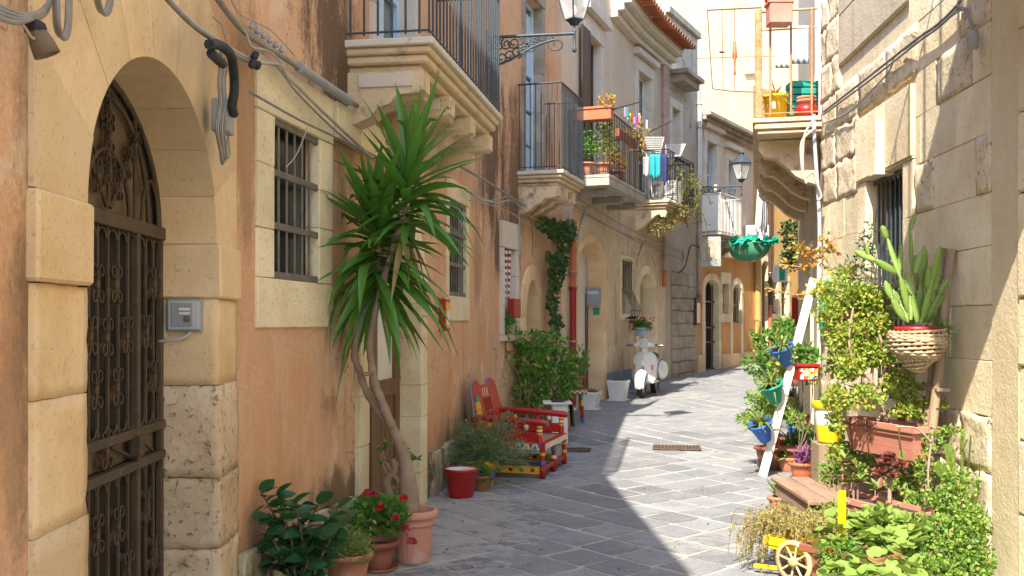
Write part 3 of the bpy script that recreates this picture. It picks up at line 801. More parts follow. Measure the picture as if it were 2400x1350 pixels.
# cornice and tiled eaves
for w, a, b in ((LW4, LW4.u(1430), LW4.L), (LW5, 0, LW5.L)):
    for k, (d, z0, z1) in enumerate(((.14, HB - .38, HB - .26), (.26, HB - .26, HB - .14), (.40, HB - .14, HB))):
        m = MB(); m.wbox(w, a, b - .002, -.1, d, z0 + .001, z1, .012); part(m, 'cornice', M['balc_white'], B)
TILE = MB()
TILE.lathe([(.085, 0), (.095, .36), (.08, .36), (.07, .0)], seg=6, a0=0, a1=math.pi, B=(V((1, 0, 0)), V((0, 0, 1)), V((0, 1, 0))))
TILE = TILE.mesh('roof_tile', M['tile'])
for w, a, b in ((LW4, LW4.u(1430), LW4.L), (LW5, -.05, LW5.L)):
    n = int((b - a) / .19)
    rz = math.atan2(-w.N.x, w.N.y)
    for k in range(n):
        u = a + (k + .5) * (b - a) / n
        for j in range(3):
            d = .42 - j * .3
            o = inst(TILE, 'roof_tile', B, w.pt(u, d - .1, HB + .01 + .055 * j + .04), eul=(R(-9) + rnd(-.03, .03), 0, rz))
        m = None
m = MB()
for w, a, b in ((LW4, LW4.u(1430), LW4.L), (LW5, 0, LW5.L)): m.quad(w.pt(a, .44, HB + .005), w.pt(b, .44, HB + .005), w.pt(b, -.5, HB + .13), w.pt(a, -.5, HB + .13))
part(m, 'roof_slope', M['tile'], B, fix=False)

# ------------------------------------------------------------------ grey house with parapet
C = root('grey_house', 'tall grey weathered house with parapet and rough stone base beyond the scooter', 'house', (2.6, 24.6, .3))
HC = 8.45
c1 = [LW6.u(1573), LW6.u(1592), 4.1, LW6.z(1573, 250)]
mb = MB(); facade(mb, LW6, 0, LW6.L, -.3, HC, [(*c1, 0)], .2); part(mb, 'wall', M['grey'], C, fix=False)
shell(C, [LW6], HC)
wn = pane(C, LW6, *c1, -.17, 'pane', 'balcony_door'); casement(wn, LW6, *c1, -.165, 'white_paint'); surround(wn, LW6, *c1, wd=.16, top=.2, nj=4, sill=False, mat='balc_white')
stonebox(C, LW6, .4, LW6.L * .62, c1[3] + .55, c1[3] + .72, -.05, .32, 'stone_grey', 'cornice')
stonebox(C, LW6, .3, LW6.L * .66, c1[3] + .72, c1[3] + .82, -.05, .42, 'stone_grey', 'cornice')
stonebox(C, LW6, 0, LW6.L - .003, HC, HC + .14, -.3, .1, 'stone_grey', 'coping')
for k in range(9):                                          # rough stone base
    z0 = .12 + k * .29; n = 4 if k % 2 else 3; a, b = LW6.u(1572), LW6.u(1628)
    for j in range(n): stonebox(C, LW6, a + (b - a) * j / n + .006, a + (b - a) * (j + 1) / n - .006, z0 + .006, z0 + .285, -.05, .03 + rnd(0, .03), 'stone_grey', 'stone', .02, .01)

# ------------------------------------------------------------------ orange house
D = root('orange_house', 'orange plastered house with iron grille door and cream upper storey', 'house', (4.0, 28.2, .4))
HD = 6.7
e1 = [LW7.u(1651), LW7.u(1683), .38, LW7.z(1667, 655)]
e2 = [LW7.u(1691), LW7.u(1706), LW7.z(1691, 735), LW7.z(1691, 665)]
e3 = [LW7.u(1716), LW7.u(1736), LW7.z(1716, 757), LW7.z(1726, 665)]
e4 = [LW7.u(1655), LW7.u(1678), 3.8, LW7.z(1655, 330)]
e5 = [LW7.u(1705), LW7.u(1722), 3.8, LW7.z(1705, 375)]
mb = MB(); facade(mb, LW7, 0, LW7.L, -.3, 3.35, [(*e1, .25), (*e2, 0), (*e3, .25)], .22); part(mb, 'wall', M['orange'], D, fix=False)
mb = MB(); facade(mb, LW7, 0, LW7.L, 3.35, HD, [(*e4, 0), (*e5, 0)], .22); part(mb, 'upper_wall', M['creamup'], D, fix=False)
shell(D, [LW7], HD)
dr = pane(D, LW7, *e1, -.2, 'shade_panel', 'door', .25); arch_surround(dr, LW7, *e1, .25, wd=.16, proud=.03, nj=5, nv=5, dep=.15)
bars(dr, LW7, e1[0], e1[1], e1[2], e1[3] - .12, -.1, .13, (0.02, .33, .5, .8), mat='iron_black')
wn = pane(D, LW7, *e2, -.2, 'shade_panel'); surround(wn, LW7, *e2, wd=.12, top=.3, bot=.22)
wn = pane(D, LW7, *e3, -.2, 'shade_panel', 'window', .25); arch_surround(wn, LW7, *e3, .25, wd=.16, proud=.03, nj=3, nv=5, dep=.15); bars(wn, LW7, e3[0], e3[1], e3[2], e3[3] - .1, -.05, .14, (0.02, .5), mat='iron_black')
for a, b in ((e3[0] - .16, e3[0] - .002), (e3[1] + .002, e3[1] + .16)): stonebox(wn, LW7, a, b, .45, e3[2] - .003, -.05, .03, 'stone', 'jamb_stone')
for o_ in (e4, e5):
    wn = pane(D, LW7, *o_, -.2, 'pane', 'balcony_door'); casement(wn, LW7, *o_, -.19, 'blue_paint'); surround(wn, LW7, *o_, wd=.2, top=.28, nj=4, sill=False, mat='balc_white')
    stonebox(wn, LW7, o_[0] - .3, o_[1] + .3, o_[3] + .3, o_[3] + .42, -.05, .16, 'balc_white', 'cornice')
stonebox(D, LW7, 0.003, LW7.L, 3.28, 3.42, -.02, .1, 'stone', 'string_course')
n = 10
for k in range(n):
    if e1[0] - .2 < LW7.L * (k + .5) / n < e1[1] + .2: continue
    stonebox(D, LW7, LW7.L * k / n + .003, LW7.L * (k + 1) / n - .003, .1, .78 + rnd(-.02, .02), -.02, .05, 'stone_warm', 'plinth_stone')
for k, (d, z0, z1) in enumerate(((.12, HD - .3, HD - .2), (.22, HD - .2, HD - .1), (.34, HD - .1, HD))):
    m = MB(); m.wbox(LW7, 0.002, LW7.L, -.1, d, z0 + .001, z1, .012); part(m, 'cornice', M['stone_grey'], D)

# ------------------------------------------------------------------ ochre house at the bend
E = root('ochre_house', 'yellow ochre house with dark windows closing the bend of the street', 'house', (8.0, 34.2, .45))
HE = 8.2
o1 = [LW8.u(1783), LW8.u(1800), .4, LW8.z(1783, 610)]
o2 = [LW8.u(1806), LW8.u(1821), LW8.z(1806, 735), LW8.z(1806, 655)]
o3 = [LW8.u(1829), LW8.u(1845), LW8.z(1829, 740), LW8.z(1829, 660)]
mb = MB(); facade(mb, LW8, 0, LW8.L, -.3, HE, [(*o1, .2), (*o2, 0), (*o3, 0)], .22); part(mb, 'wall', M['ochre'], E, fix=False)
shell(E, [LW8], HE)
dr = pane(E, LW8, *o1, -.15, 'dark_wood', 'door', .2); arch_surround(dr, LW8, *o1, .2, wd=.14, nj=4, nv=5)
for o_ in (o2, o3):
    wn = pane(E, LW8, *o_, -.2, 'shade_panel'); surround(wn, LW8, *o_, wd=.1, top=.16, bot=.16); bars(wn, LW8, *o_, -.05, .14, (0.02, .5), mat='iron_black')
n = 12
for k in range(n):
    if o1[0] - .2 < LW8.L * .5 * (k + .5) / n < o1[1] + .2: continue
    stonebox(E, LW8, LW8.L * .5 * k / n + .003, LW8.L * .5 * (k + 1) / n - .003, .1, .85 + rnd(-.02, .02), -.02, .05, 'stone_warm', 'plinth_stone')

# ------------------------------------------------------------------ tall house behind
TW = Wall((4.0, 38.0), (17.0, 36.5), 1)
T = root('tall_house', 'tall plain sunlit cream house rising behind the orange house', 'house', (10, 40, .5))
t1 = [TW.L * .62, TW.L * .72, 9.0, 11.4]; t2 = [TW.L * .62, TW.L * .72, 4.5, 6.8]
mb = MB(); facade(mb, TW, 0, TW.L, -.3, 17, [(*t1, 0), (*t2, 0)], .25); part(mb, 'wall', M['tall'], T, fix=False)
shell(T, [TW], 17)
for o_ in (t1, t2): wn = pane(T, TW, *o_, -.2, 'pane'); casement(wn, TW, *o_, -.19, 'white_paint'); surround(wn, TW, *o_)
stonebox(T, TW, TW.u(1745), TW.u(1770), TW.z(1745, 175), TW.z(1745, 150), 0, .2, 'stone', 'ledge')
stonebox(T, TW, 0, TW.L, TW.z(1680, 132) - .05, TW.z(1680, 132) + .02, 0, .025, 'tall', 'string_course')

# ------------------------------------------------------------------ right: stone house
GH = root('stone_house', 'weathered limestone block house with barred window behind the plant ladder', 'house', (5.3, 8.6, 0))
gw = [RW1.u(2125), RW1.u(2035), .95, RW1.z(2035, 425)]
up_ = [RW1.u(2085), RW1.u(2010), 4.62, 6.2]
mb = MB(); facade(mb, RW1, 0, RW1.L, -.4, 9.2, [(*gw, 0), (*up_, 0)], .25); part(mb, 'wall', M['mortar'], GH, fix=False)
shell(GH, [RW1], 9.2)
z = -.1; ci = 0
while z < 5.4:
    h = rnd(.33, .42); u = -.3 if ci % 2 else -.02
    while u < RW1.L - .02:
        l = rnd(.5, .85); a, b = max(u, .005), min(u + l, RW1.L - .004); u += l
        if b - a < .12: continue
        iv = [(a, b)]
        for o_, mg, t, bt in ((gw, .26, .62, .0), (up_, .55, .6, .5)):
            if z + h > o_[2] - bt and z < o_[3] + t:
                nx = []
                for (p, q) in iv:
                    if q <= o_[0] - mg or p >= o_[1] + mg: nx.append((p, q)); continue
                    if p < o_[0] - mg: nx.append((p, o_[0] - mg))
                    if q > o_[1] + mg: nx.append((o_[1] + mg, q))
                iv = nx
        for p, q in iv:
            if q - p < .06: continue
            rough = (p > 1.6 and z > 2.75) or z < .8 or random.random() < .25
            (rough_stone(GH, RW1, p + .001, q - .001, z + .001, z + h - .001, -.1, .022 + rnd(0, .01), 'stone_rough', 'stone', .016, 6) if rough else stonebox(GH, RW1, p + .001, q - .001, z + .001, z + h - .001, -.1, .02 + rnd(0, .005), 'stone', 'stone', .005, .002))
    z += h; ci += 1
wn = pane(GH, RW1, *gw, -.2, 'pane_dark'); bars(wn, RW1, *gw, -.06, .115, (0.0, .5, 1.0), .011, 'iron')
surround(wn, RW1, *gw, wd=.24, top=.02, bot=.2, proud=.03, nj=4, mat='stone')
uc_ = (gw[0] + gw[1]) / 2
for a, b in ((gw[0] - .24, uc_ - .1), (uc_ + .1, gw[1] + .24)): stonebox(wn, RW1, a, b, gw[3] + .02, gw[3] + .58, -.1, .05, 'stone', 'lintel')
m = MB(); _, X_, N_, Z_ = RW1.basis(0, 0, 0)
m.prism([(uc_ - .075, gw[3] - .02), (uc_ + .075, gw[3] - .02), (uc_ + .11, gw[3] + .42), (uc_ - .11, gw[3] + .42)], RW1.pt(0, -.1, 0), X_, Z_, N_, .22); part(m, 'keystone', M['stone'], wn)
stonebox(wn, RW1, uc_ - .095, uc_ + .095, gw[3] + .425, gw[3] + .58, -.1, .05, 'stone', 'lintel')
pl = MB(); pl.wbox(RW1, up_[0] - .55, up_[1] + .55, -.05, .035, 4.12, 4.6, .01); pl.wbox(RW1, up_[1] + .004, up_[1] + .55, -.05, .036, 4.6, 6.8, .01); pl.wbox(RW1, up_[0] - .55, up_[0] - .004, -.05, .036, 4.6, 6.8, .01)
part(pl, 'plaster_patch', M['rightup'], GH)
wn = pane(GH, RW1, *up_, -.2, 'pane'); casement(wn, RW1, *up_, -.19, 'brown_wood')

# ------------------------------------------------------------------ right: nearest house with plaster pilaster
HH = root('buff_house', 'buff plastered house corner with pilaster at the right edge', 'house', (5, 2.5, 0))
mb = MB(); facade(mb, RW0, 0, RW0.L, -.4, 9.5, [], .2); part(mb, 'wall', M['pilaster'], HH, fix=False)
shell(HH, [RW0], 9.5)
pa, pb = RW0.u(2389, .03), RW0.L
m = MB(); m.wbox(RW0, pa, pb - .003, -.1, .03, -.2, 9.4, .01); part(m, 'pilaster', M['pilaster'], HH)
z = -.1
while z < 3.6:
    h = rnd(.4, .7); u = pa - .004
    for k in range(2):
        l = rnd(.5, .8); stonebox(HH, RW0, u - l + .005, u, z + .004, z + h - .004, -.1, .035 + rnd(0, .012), 'stone', 'stone', .015, .004); u -= l
    z += h
# ------------------------------------------------------------------ right: houses beyond the balcony
HI = root('balcony_house', 'pinkish stone house carrying the rusty balcony on the right', 'house', (6.3, 13.5, .1))
i1 = [RW2.u(1905), RW2.u(1890), .1, 2.4]; i2 = [RW2.u(1926), RW2.u(1918), 3.8, 6.0]
mb = MB(); facade(mb, RW2, 0, RW2.L, -.3, 9.0, [(*i1, 0), (*i2, 0)], .2); part(mb, 'wall', M['rightup'], HI, fix=False)
shell(HI, [RW2], 9.0)
dr = pane(HI, RW2, *i1, -.15, 'brown_wood', 'door'); surround(dr, RW2, *i1, sill=False)
dr = pane(HI, RW2, *i2, -.15, 'pane', 'balcony_door'); casement(dr, RW2, *i2, -.145, 'white_paint'); surround(dr, RW2, *i2, sill=False, mat='white_paint')
HJ = root('far_house', 'plastered house on the right beyond the bend', 'house', (10.5, 24, .3))
for w in (RW3, RW4): mb = MB(); facade(mb, w, 0, w.L, -.3, 8.5, [], .2); part(mb, 'wall', M['ochre'], HJ, fix=False)
shell(HJ, [RW3, RW4], 8.5)
# ------------------------------------------------------------------ iron gate in the stone portal
GD = -.25
gate = root('iron_gate', 'tall rusty iron gate with scrolls filling the stone archway', 'gate', LW1.pt((pu0 + pu1) / 2, GD, 0))
def gu(x): return LW1.u(x, GD)
gs = gu(316)
def gpart(f, name):
    m = MB(); f(m); return part(m, name, M['gate'], gate)
gpart(lambda m: m.wbox(LW1, gs - .022, gs + .022, GD - .015, GD + .02, 0.02, 2.02, .004), 'stile')
gpart(lambda m: m.wbox(LW1, pu1 - .045, pu1 - .012, GD - .015, GD + .015, 0.02, 2.0, .004), 'stile')
gpart(lambda m: m.wbox(LW1, pu0 + .012, pu0 + .045, GD - .015, GD + .015, 0.02, 2.0, .004), 'stile')
for z0, z1 in ((1.985, 2.045), (1.10, 1.14), (.96, 1.0), (.04, .1)):
    gpart(lambda m: m.wbox(LW1, pu0 + .01, pu1 - .01, GD - .018, GD + .025, z0, z1, .004), 'rail')
us_ = [gu(x) for x in (205, 226, 251, 275, 298, 340, 358)] + [gu(205) - .118 * k for k in range(1, 6)]
us_ = [u for u in us_ if u > pu0 + .06]
for u in us_:
    for a, b in ((1.14, 1.985), (.1, .96)):
        m = MB(); m.wbox(LW1, u - .007, u + .007, GD - .006, GD + .008, a, b, .002); part(m, 'bar', M['gate'], gate)
def curl(cx, cy, r, a0, a1, n=9): return [(cx + r * (1 - .25 * i / n) * math.cos(a0 + (a1 - a0) * i / n), cy + r * (1 - .25 * i / n) * math.sin(a0 + (a1 - a0) * i / n)) for i in range(n + 1)]
SC = MB()
for s in (-1, 1):
    r, cx = .026, .036
    top = curl(cx, .05, r, math.pi, -R(110)); bot = curl(cx, -.05, r, -math.pi, R(110))
    pth = [(s * x, z) for x, z in bot[::-1] + top]
    n = len(pth); vs = [V((x, d, z)) for x, z in pth for d in (-.012, .014)]
    SC.add(vs, [(2 * i, 2 * i + 1, 2 * i + 3, 2 * i + 2) for i in range(n - 1)], True)
    pth2 = [(s * (x * s - .0), z) for x, z in pth]
    for d in (-.012, .014): SC.tube([V((x, d, z)) for x, z in pth], .0045, 4)
SC.box((0, 0, 0), (.03, .03, .03), None, .003)
SC = SC.mesh('scroll', M['gate'])
rzg = math.atan2(LW1.U.y, LW1.U.x)
def scroll(u, z, tilt=0.0, s=1.0): inst(SC, 'scroll', gate, LW1.pt(u, GD, z), eul=(0, tilt, rzg), sc=(s, s, s))
for x, y in ((246, 790), (207, 787), (293, 785), (340, 777), (220, 914), (270, 907), (358, 883), (223, 1254), (272, 1231), (342, 1184), (360, 1293), (296, 1334), (223, 664), (267, 666), (358, 664), (245, 1054)):
    scroll(gu(x), LW1.z(x, y, GD))
LOOP = MB(); LOOP.tube([V((.03 * math.cos(a), 0, .035 * math.sin(a))) for a in [math.pi * k / 8 for k in range(9)]], .006, 4); LOOP = LOOP.mesh('loop', M['gate'])
su = sorted(us_ + [gs, pu1 - .03])
for a, b in zip(su, su[1:]):
    if b - a < .05: continue
    k = (b - a) / .07
    for z, sg in ((1.94, 1), (1.145, -1), (.92, 1)): inst(LOOP, 'loop', gate, LW1.pt((a + b) / 2, GD, z + (.035 if sg < 0 else 0)), eul=(0, 0 if sg > 0 else math.pi, rzg), sc=(k, 1, 1.1))
# fanlight
uc0 = _uc
def arc(uc, rr, zr, a0, a1, n=18): return [LW1.pt(uc - rr * math.cos(a0 + (a1 - a0) * i / n), GD, 2.045 + zr * math.sin(a0 + (a1 - a0) * i / n)) for i in range(n + 1)]
gpart(lambda m: m.tube(arc(uc0, _r - .03, .55, 0, math.pi), .013, 5), 'arch_bar')
for rr in (.26, .52): gpart(lambda m: m.tube(arc(uc0 + .12, rr, rr * .98 if rr < .4 else .47, 0, math.pi), .011, 5), 'arch_bar')
gpart(lambda m: m.tube(arc(pu1 - .17, .12, .2, 0, math.pi), .009, 5), 'arch_bar')
for a in (R(50), R(90), R(130)):
    gpart(lambda m: m.tube([LW1.pt(uc0 + .12 - t * math.cos(a), GD, 2.045 + t * math.sin(a) * .85) for t in (.03, .6)], .009, 5), 'arch_bar')
    for t in (.2, .36, .5): scroll(uc0 + .12 - t * math.cos(a), 2.045 + t * math.sin(a) * .85, tilt=(a - R(90)) * .8 if a != R(90) else 0, s=.8)
gpart(lambda m: m.tube([LW1.pt(gs, GD, 2.04), LW1.pt(gs, GD, 2.5)], .01, 5), 'arch_bar')
gpart(lambda m: m.tube([LW1.pt(gs - .3, GD, 1.09), LW1.pt(gs - .02, GD, 1.01)], .008, 5), 'brace')
gpart(lambda m: m.tube([LW1.pt(gs + .03, GD, 1.09), LW1.pt(gs + .25, GD, 1.01)], .008, 5), 'brace')
gpart(lambda m: m.wbox(LW1, gs - .075, gs - .02, GD + .0, GD + .05, 1.02, 1.11, .006), 'lock')

# ------------------------------------------------------------------ balconies
def balcony(house, w, u0, u1, depth, z, layers, rail_h=1.05, sp=.11, r=.008, slab='balc_white', trim='balc', brk=(), brk_w=.22, prof=None, mat='iron', mid=None, curve=0.0):
    s0 = MB(); s0.wbox(w, u0, u1, -.05, depth, z - .05, z, .008); sl = part(s0, 'balcony', M[slab], house)
    zz = z - .05
    for inset, t in layers:
        m = MB(); m.wbox(w, u0 + inset, u1 - inset, -.06, depth - inset, zz - t, zz - .001, .012); part(m, 'moulding', M[trim], sl); zz -= t
    _, X, Y, Z = w.basis(0, 0, 0)
    for ub in brk:
        m = MB(); D = depth * .86
        pf = prof or [(0, 0), (1, 0), (1, -.13), (.93, -.15), (.66, -.16), (.56, -.22), (.40, -.25), (.30, -.31), (.12, -.35), (0, -.36)]
        m.prism([(p * D, q) for p, q in pf], w.pt(ub - brk_w / 2, 0, zz - .002), Y, Z, X, brk_w); o = part(m, 'bracket', M[trim], sl)
    if not rail_h: return sl
    b = MB(); b.tube([V((0, 0, .03)), V((0, 0, rail_h))], r, 6); b = b.mesh('baluster', M[mat])
    e = .035; spots = []
    n = max(2, round((u1 - u0 - 2 * e) / sp))
    for k in range(n + 1): spots.append((u0 + e + (u1 - u0 - 2 * e) * k / n, depth - e))
    n = max(2, round((depth - e) / sp))
    for k in range(n):
        for u in (u0 + e, u1 - e): spots.append((u, (depth - e) * (k + .3) / n))
    for u, d in spots: inst(b, 'baluster', sl, w.pt(u, d, z))
    for zr, t in ((z + .05, .008), (z + rail_h, .013)) + (((z + mid, .008),) if mid else ()):
        m = MB(); m.tube([w.pt(u0 + e, 0, zr), w.pt(u0 + e, depth - e, zr)], t, 6); part(m, 'rail', M[mat], sl)
        m = MB(); m.tube([w.pt(u0 + e, depth - e, zr), w.pt(u1 - e, depth - e, zr)], t, 6); part(m, 'rail', M[mat], sl)
        m = MB(); m.tube([w.pt(u1 - e, depth - e, zr), w.pt(u1 - e, 0, zr)], t, 6); part(m, 'rail', M[mat], sl)
    return sl
bu0 = LW2.u(808)
bal1 = balcony(A, LW2, bu0, bu0 + 2.72, .62, 3.53, [(.03, .05), (.06, .06), (.11, .05)], 1.1, .105, .009, brk=[bu0 + .16 + k * .8 for k in range(4)], brk_w=.2)
for k in range(3):   # sunk coffers between brackets
    stonebox(bal1, LW2, bu0 + .27 + k * .8, bu0 + .85 + k * .8, 3.24, 3.3, 0, .4, 'balc', 'soffit')
for k in range(4):
    m = MB(); u = bu0 + .06 + k * .8; m.wbox(LW2, u - .012, u, .08, .46, 3.21, 3.30, .004); part(m, 'bracket_panel', M['balc_white'], bal1)
c0 = LW3.u(1212)
balcony(A, LW3, c0, c0 + 1.32, .63, 3.60, [(.03, .05), (.06, .05), (.1, .05)], 1.15, .075, .008, slab='balc_white', brk=[c0 + .14, c0 + .55, c0 + .96], brk_w=.16, mid=None)
bu = LW4.u(1428, .65)
bal3 = balcony(B, LW4, bu, bu + 2.75, .65, 3.92, [(.002, .13)], 1.02, .11, .008, slab='concrete', trim='concrete', mat='iron_black')
for u in (bu + .3, bu + 1.4, bu + 2.4): stonebox(bal3, LW4, u, u + .16, 3.62, 3.739, 0, .5, 'concrete', 'bracket')
cu = LW5.u(1565, .7)
bal4 = balcony(B, LW5, cu - .0, cu + 2.15, .72, 4.02, [(.03, .05), (.08, .06)], 1.0, .12, .007, slab='balc', trim='balc', brk=[cu + .2, cu + 1.1, cu + 1.9], brk_w=.16, mat='iron_black', prof=[(0, 0), (1, 0), (1.04, -.08), (.98, -.17), (.86, -.16), (.8, -.1), (.66, -.13), (.45, -.24), (.2, -.36), (0, -.42)])
for k in range(18):   # small rings under the top rail
    m = MB(); c = LW5.pt(cu + .1 + k * .115, .685, 4.94); m.tube([c + V((LW5.U.x * .04 * math.cos(a), LW5.U.y * .04 * math.cos(a), .04 * math.sin(a))) for a in [2 * math.pi * i / 8 for i in range(9)]], .006, 4); part(m, 'ring', M['iron_black'], bal4)
du = LW7.u(1690, .6)
bal5 = balcony(D, LW7, du, du + 1.6, .6, 3.75, [(.04, .06), (.1, .06)], .95, .1, .008, slab='balc_white', trim='stone_grey', brk=[du + .2, du + .8, du + 1.4], brk_w=.14, mat='white_paint')
m = MB(); m.wbox(LW7, du - .02, du - .005, .04, .56, 3.8, 4.66, .003); part(m, 'screen', M['white_paint'], bal5)
# right balcony, rusty rails
ru = .06
RB = Wall((2.60 + .66, 10.9), (2.60 + .66 + 1.28, 16.2), -1)
balR = balcony(HI, RB, .0, 5.2, .68, 3.80, [(.02, .07), (.05, .05)], 1.15, .19, .013, slab='balc', trim='balc', mat='rust_orange', mid=.95)
for u in (.5, 1.9, 3.3, 4.6):
    _, X, Y, Z = RB.basis(0, 0, 0); m = MB()
    m.prism([(0, 0), (.6, 0), (.62, -.1), (.56, -.18), (.44, -.2), (.34, -.28), (.22, -.4), (.1, -.47), (0, -.5)], RB.pt(u - .12, 0, 3.62), Y, Z, X, .24); part(m, 'bracket', M['balc'], balR)
m = MB(); m.wbox(RB, -.0, .06, .58, .65, 3.8, 4.98, .006); part(m, 'corner_post', M['rust_orange'], balR)
# balcony out of the picture over the near right front; it shades the stone wall
balcony(HH, RW0, 9.2, 11.35, 1.15, 4.3, [(.03, .06), (.08, .06)], 1.05, .12, .009, slab='balc', trim='balc', brk=[9.5, 10.3, 11.1], brk_w=.2, mat='iron_black', prof=[(0, 0), (1, 0), (.9, -.1), (.4, -.2), (0, -.25)])

# ------------------------------------------------------------------ street lamps
def street_lamp(w, u, z, reach, label, s=1.0, twist=0.0):
    rz = math.atan2(w.N.y, w.N.x) + twist
    t = root('street_lamp', label, 'lamp', w.pt(u, 0, z), rz, 'wall lanterns on scrolled brackets')
    L = reach
    def lp(f, name, mat): m = MB(); f(m); return part(m, name, M[mat], t, local=True)
    lp(lambda m: m.tube([V((0, 0, 0)), V((L, 0, 0))], .02 * s, 8), 'arm', 'iron')
    lp(lambda m: m.box((.012, 0, -.17 * s), (.024, .08 * s, .5 * s), None, .005), 'wall_plate', 'iron')
    lp(lambda m: m.tube(bez((0, 0, -.36 * s), (.3 * L, 0, -.36 * s), (.45 * L, 0, -.1 * s), (.82 * L, 0, -.06 * s), 14), .016 * s, 6), 'brace', 'iron')
    for k in range(9):    # scrolled ironwork between arm and brace
        x = .06 * L + k * .085 * L; h = (.33 * s) * (1 - (k / 9.5)) + .05 * s
        for j in range(2 if k < 6 else 1):
            c = V((x + .03 * L * j, 0, -h * (.3 + .45 * j))); rr = min(.075 * s, h * .3)
            lp(lambda m: m.tube([c + V((rr * (1 - .05 * i) * math.cos(i * .62 + k + j * 2), 0, rr * (1 - .05 * i) * math.sin(i * .62 + k + j * 2))) for i in range(15)], .011 * s, 5), 'scroll', 'iron')
    lp(lambda m: m.tube([V((.8 * L + .11 * s * (1 - .05 * i) * math.cos(i * .5 + 2.6), 0, -.12 * s + .1 * s * (1 - .05 * i) * math.sin(i * .5 + 2.6))) for i in range(16)], .012 * s, 5), 'scroll', 'iron')
    # drop finial below, lantern above
    lp(lambda m: m.lathe([(.0, -.24 * s), (.022 * s, -.225 * s), (.03 * s, -.2 * s), (.018 * s, -.17 * s), (.016 * s, 0.0), (.024 * s, .03 * s), (.012 * s, .05 * s), (.012 * s, .1 * s)], (L, 0, 0), 10), 'finial', 'iron')
    b0, b1, zb, zt = .10 * s, .19 * s, .17 * s, .56 * s
    cx = L
    lp(lambda m: m.lathe([(.012 * s, .09 * s), (.05 * s, .1 * s), (.075 * s, .14 * s), (b0 * 1.2, zb), (b0 * 1.2, zb + .02 * s), (0, zb + .02 * s)], (cx, 0, 0), 4), 'lantern_base', 'iron')
    for i in range(4):
        a = math.pi / 2 * i; a2 = a + math.pi / 2
        p0 = V((cx + b0 * 1.2 * math.cos(a), b0 * 1.2 * math.sin(a), zb)); p1 = V((cx + b1 * 1.2 * math.cos(a), b1 * 1.2 * math.sin(a), zt))
        q0 = V((cx + b0 * 1.2 * math.cos(a2), b0 * 1.2 * math.sin(a2), zb)); q1 = V((cx + b1 * 1.2 * math.cos(a2), b1 * 1.2 * math.sin(a2), zt))
        lp(lambda m: m.tube([p0, p1], .011 * s, 5), 'lantern_post', 'iron'); lp(lambda m: m.tube([p1, q1], .013 * s, 5), 'lantern_rim', 'iron')
        o = MB(); o.quad(p0, q0, q1, p1); part(o, 'pane', M['lamp_glass'], t, local=True, fix=False)
    lp(lambda m: m.lathe([(b1 * 1.4, zt), (b1 * 1.32, zt + .02 * s), (b1 * .8, zt + .12 * s), (b1 * .5, zt + .17 * s), (b1 * .35, zt + .18 * s), (b1 * .3, zt + .24 * s), (b1 * .4, zt + .25 * s), (.012, zt + .3 * s), (.0, zt + .34 * s)], (cx, 0, 0), 4), 'cap', 'iron')
    lp(lambda m: m.lathe([(0, .19 * s), (.03 * s, .2 * s), (.035 * s, .28 * s), (.02 * s, .34 * s), (0, .36 * s)], (cx, 0, 0), 8), 'bulb', 'white_paint')
    return t
m_, nt_, b_ = _new('lantern glass'); b_.inputs['Base Color'].default_value = (.85, .88, .86, 1); b_.inputs['Roughness'].default_value = .12
b_.inputs['Transmission Weight'].default_value = 0.0; b_.inputs['Alpha'].default_value = .35; M['lamp_glass'] = m_
street_lamp(LW2, LW2.u(1140), LW2.z(1140, 88), 1.04, 'large iron street lamp on scroll bracket beside the first balcony', .95)
lw = LW6.L - .05
street_lamp(LW6, lw, LW6.z(1637, 440), 1.05, 'smaller iron street lamp over the far balcony near white arch panel', .98, twist=R(16))

# ------------------------------------------------------------------ downpipes
def wall_for(x):
    for lim, w in ((550, LW1), (1165, LW2), (1316, LW3), (1482, LW4), (1560, LW5), (1635, LW6), (1765, LW7)):
        if x < lim: return w
    return LW8
def wp(x, y, d=.06):
    w = wall_for(x); u, z = w.hit(x, y, d); return w.pt(u, d, z)
M['red_pipe'] = pm('red pipe paint', (.34, .025, .02), (.28, .02, .018), 6, .4, .05, 50)
M['orange_pipe'] = pm('terracotta pipe', (.52, .16, .07), (.46, .13, .06), 6, .5, .05, 50)
M['pink_pipe'] = pm('pinkish pipe', (.50, .33, .27), (.42, .27, .22), 6, .6, .1, 50)
M['grey_metal'] = pm('galvanised metal', (.38, .38, .37), (.30, .30, .30), 9, .45, .1, 60, metal=.6)
def downpipe(label, x, secs, r=.045, d=.08, clamps=()):
    w = wall_for(x); u = w.u(x, d); zs = [w.z(x, y, d) for y, _ in secs]
    t = root('downpipe', label, 'pipe', w.pt(u, d, max(zs[-1], 0)), group='downpipes on the left fronts')
    for (y, mt), z0, z1 in zip(secs, zs, zs[1:]):
        m = MB(); m.tube([w.pt(u, d, z0), w.pt(u, d, z1)], r, 10); m.lathe([(r, -.0), (r * 1.18, 0), (r * 1.18, -.06), (r, -.06)], w.pt(u, d, z0), 10); part(m, 'pipe_section', M[mt], t)
    for y in clamps:
        m = MB(); z = w.z(x, y, d); m.lathe([(r * 1.05, -.015), (r * 1.25, -.015), (r * 1.25, .015), (r * 1.05, .015)], w.pt(u, d, z), 10); m.wbox(w, u - .01, u + .01, 0, d - r, z - .01, z + .01); part(m, 'clamp', M['grey_metal'], t)
    return t
downpipe('red and orange downpipe beside the climbing vine and arched door', 1343, [(515, 'orange_pipe'), (640, 'orange_pipe'), (672, 'red_pipe'), (950, 'red_pipe')], .055, clamps=(560, 637, 800))
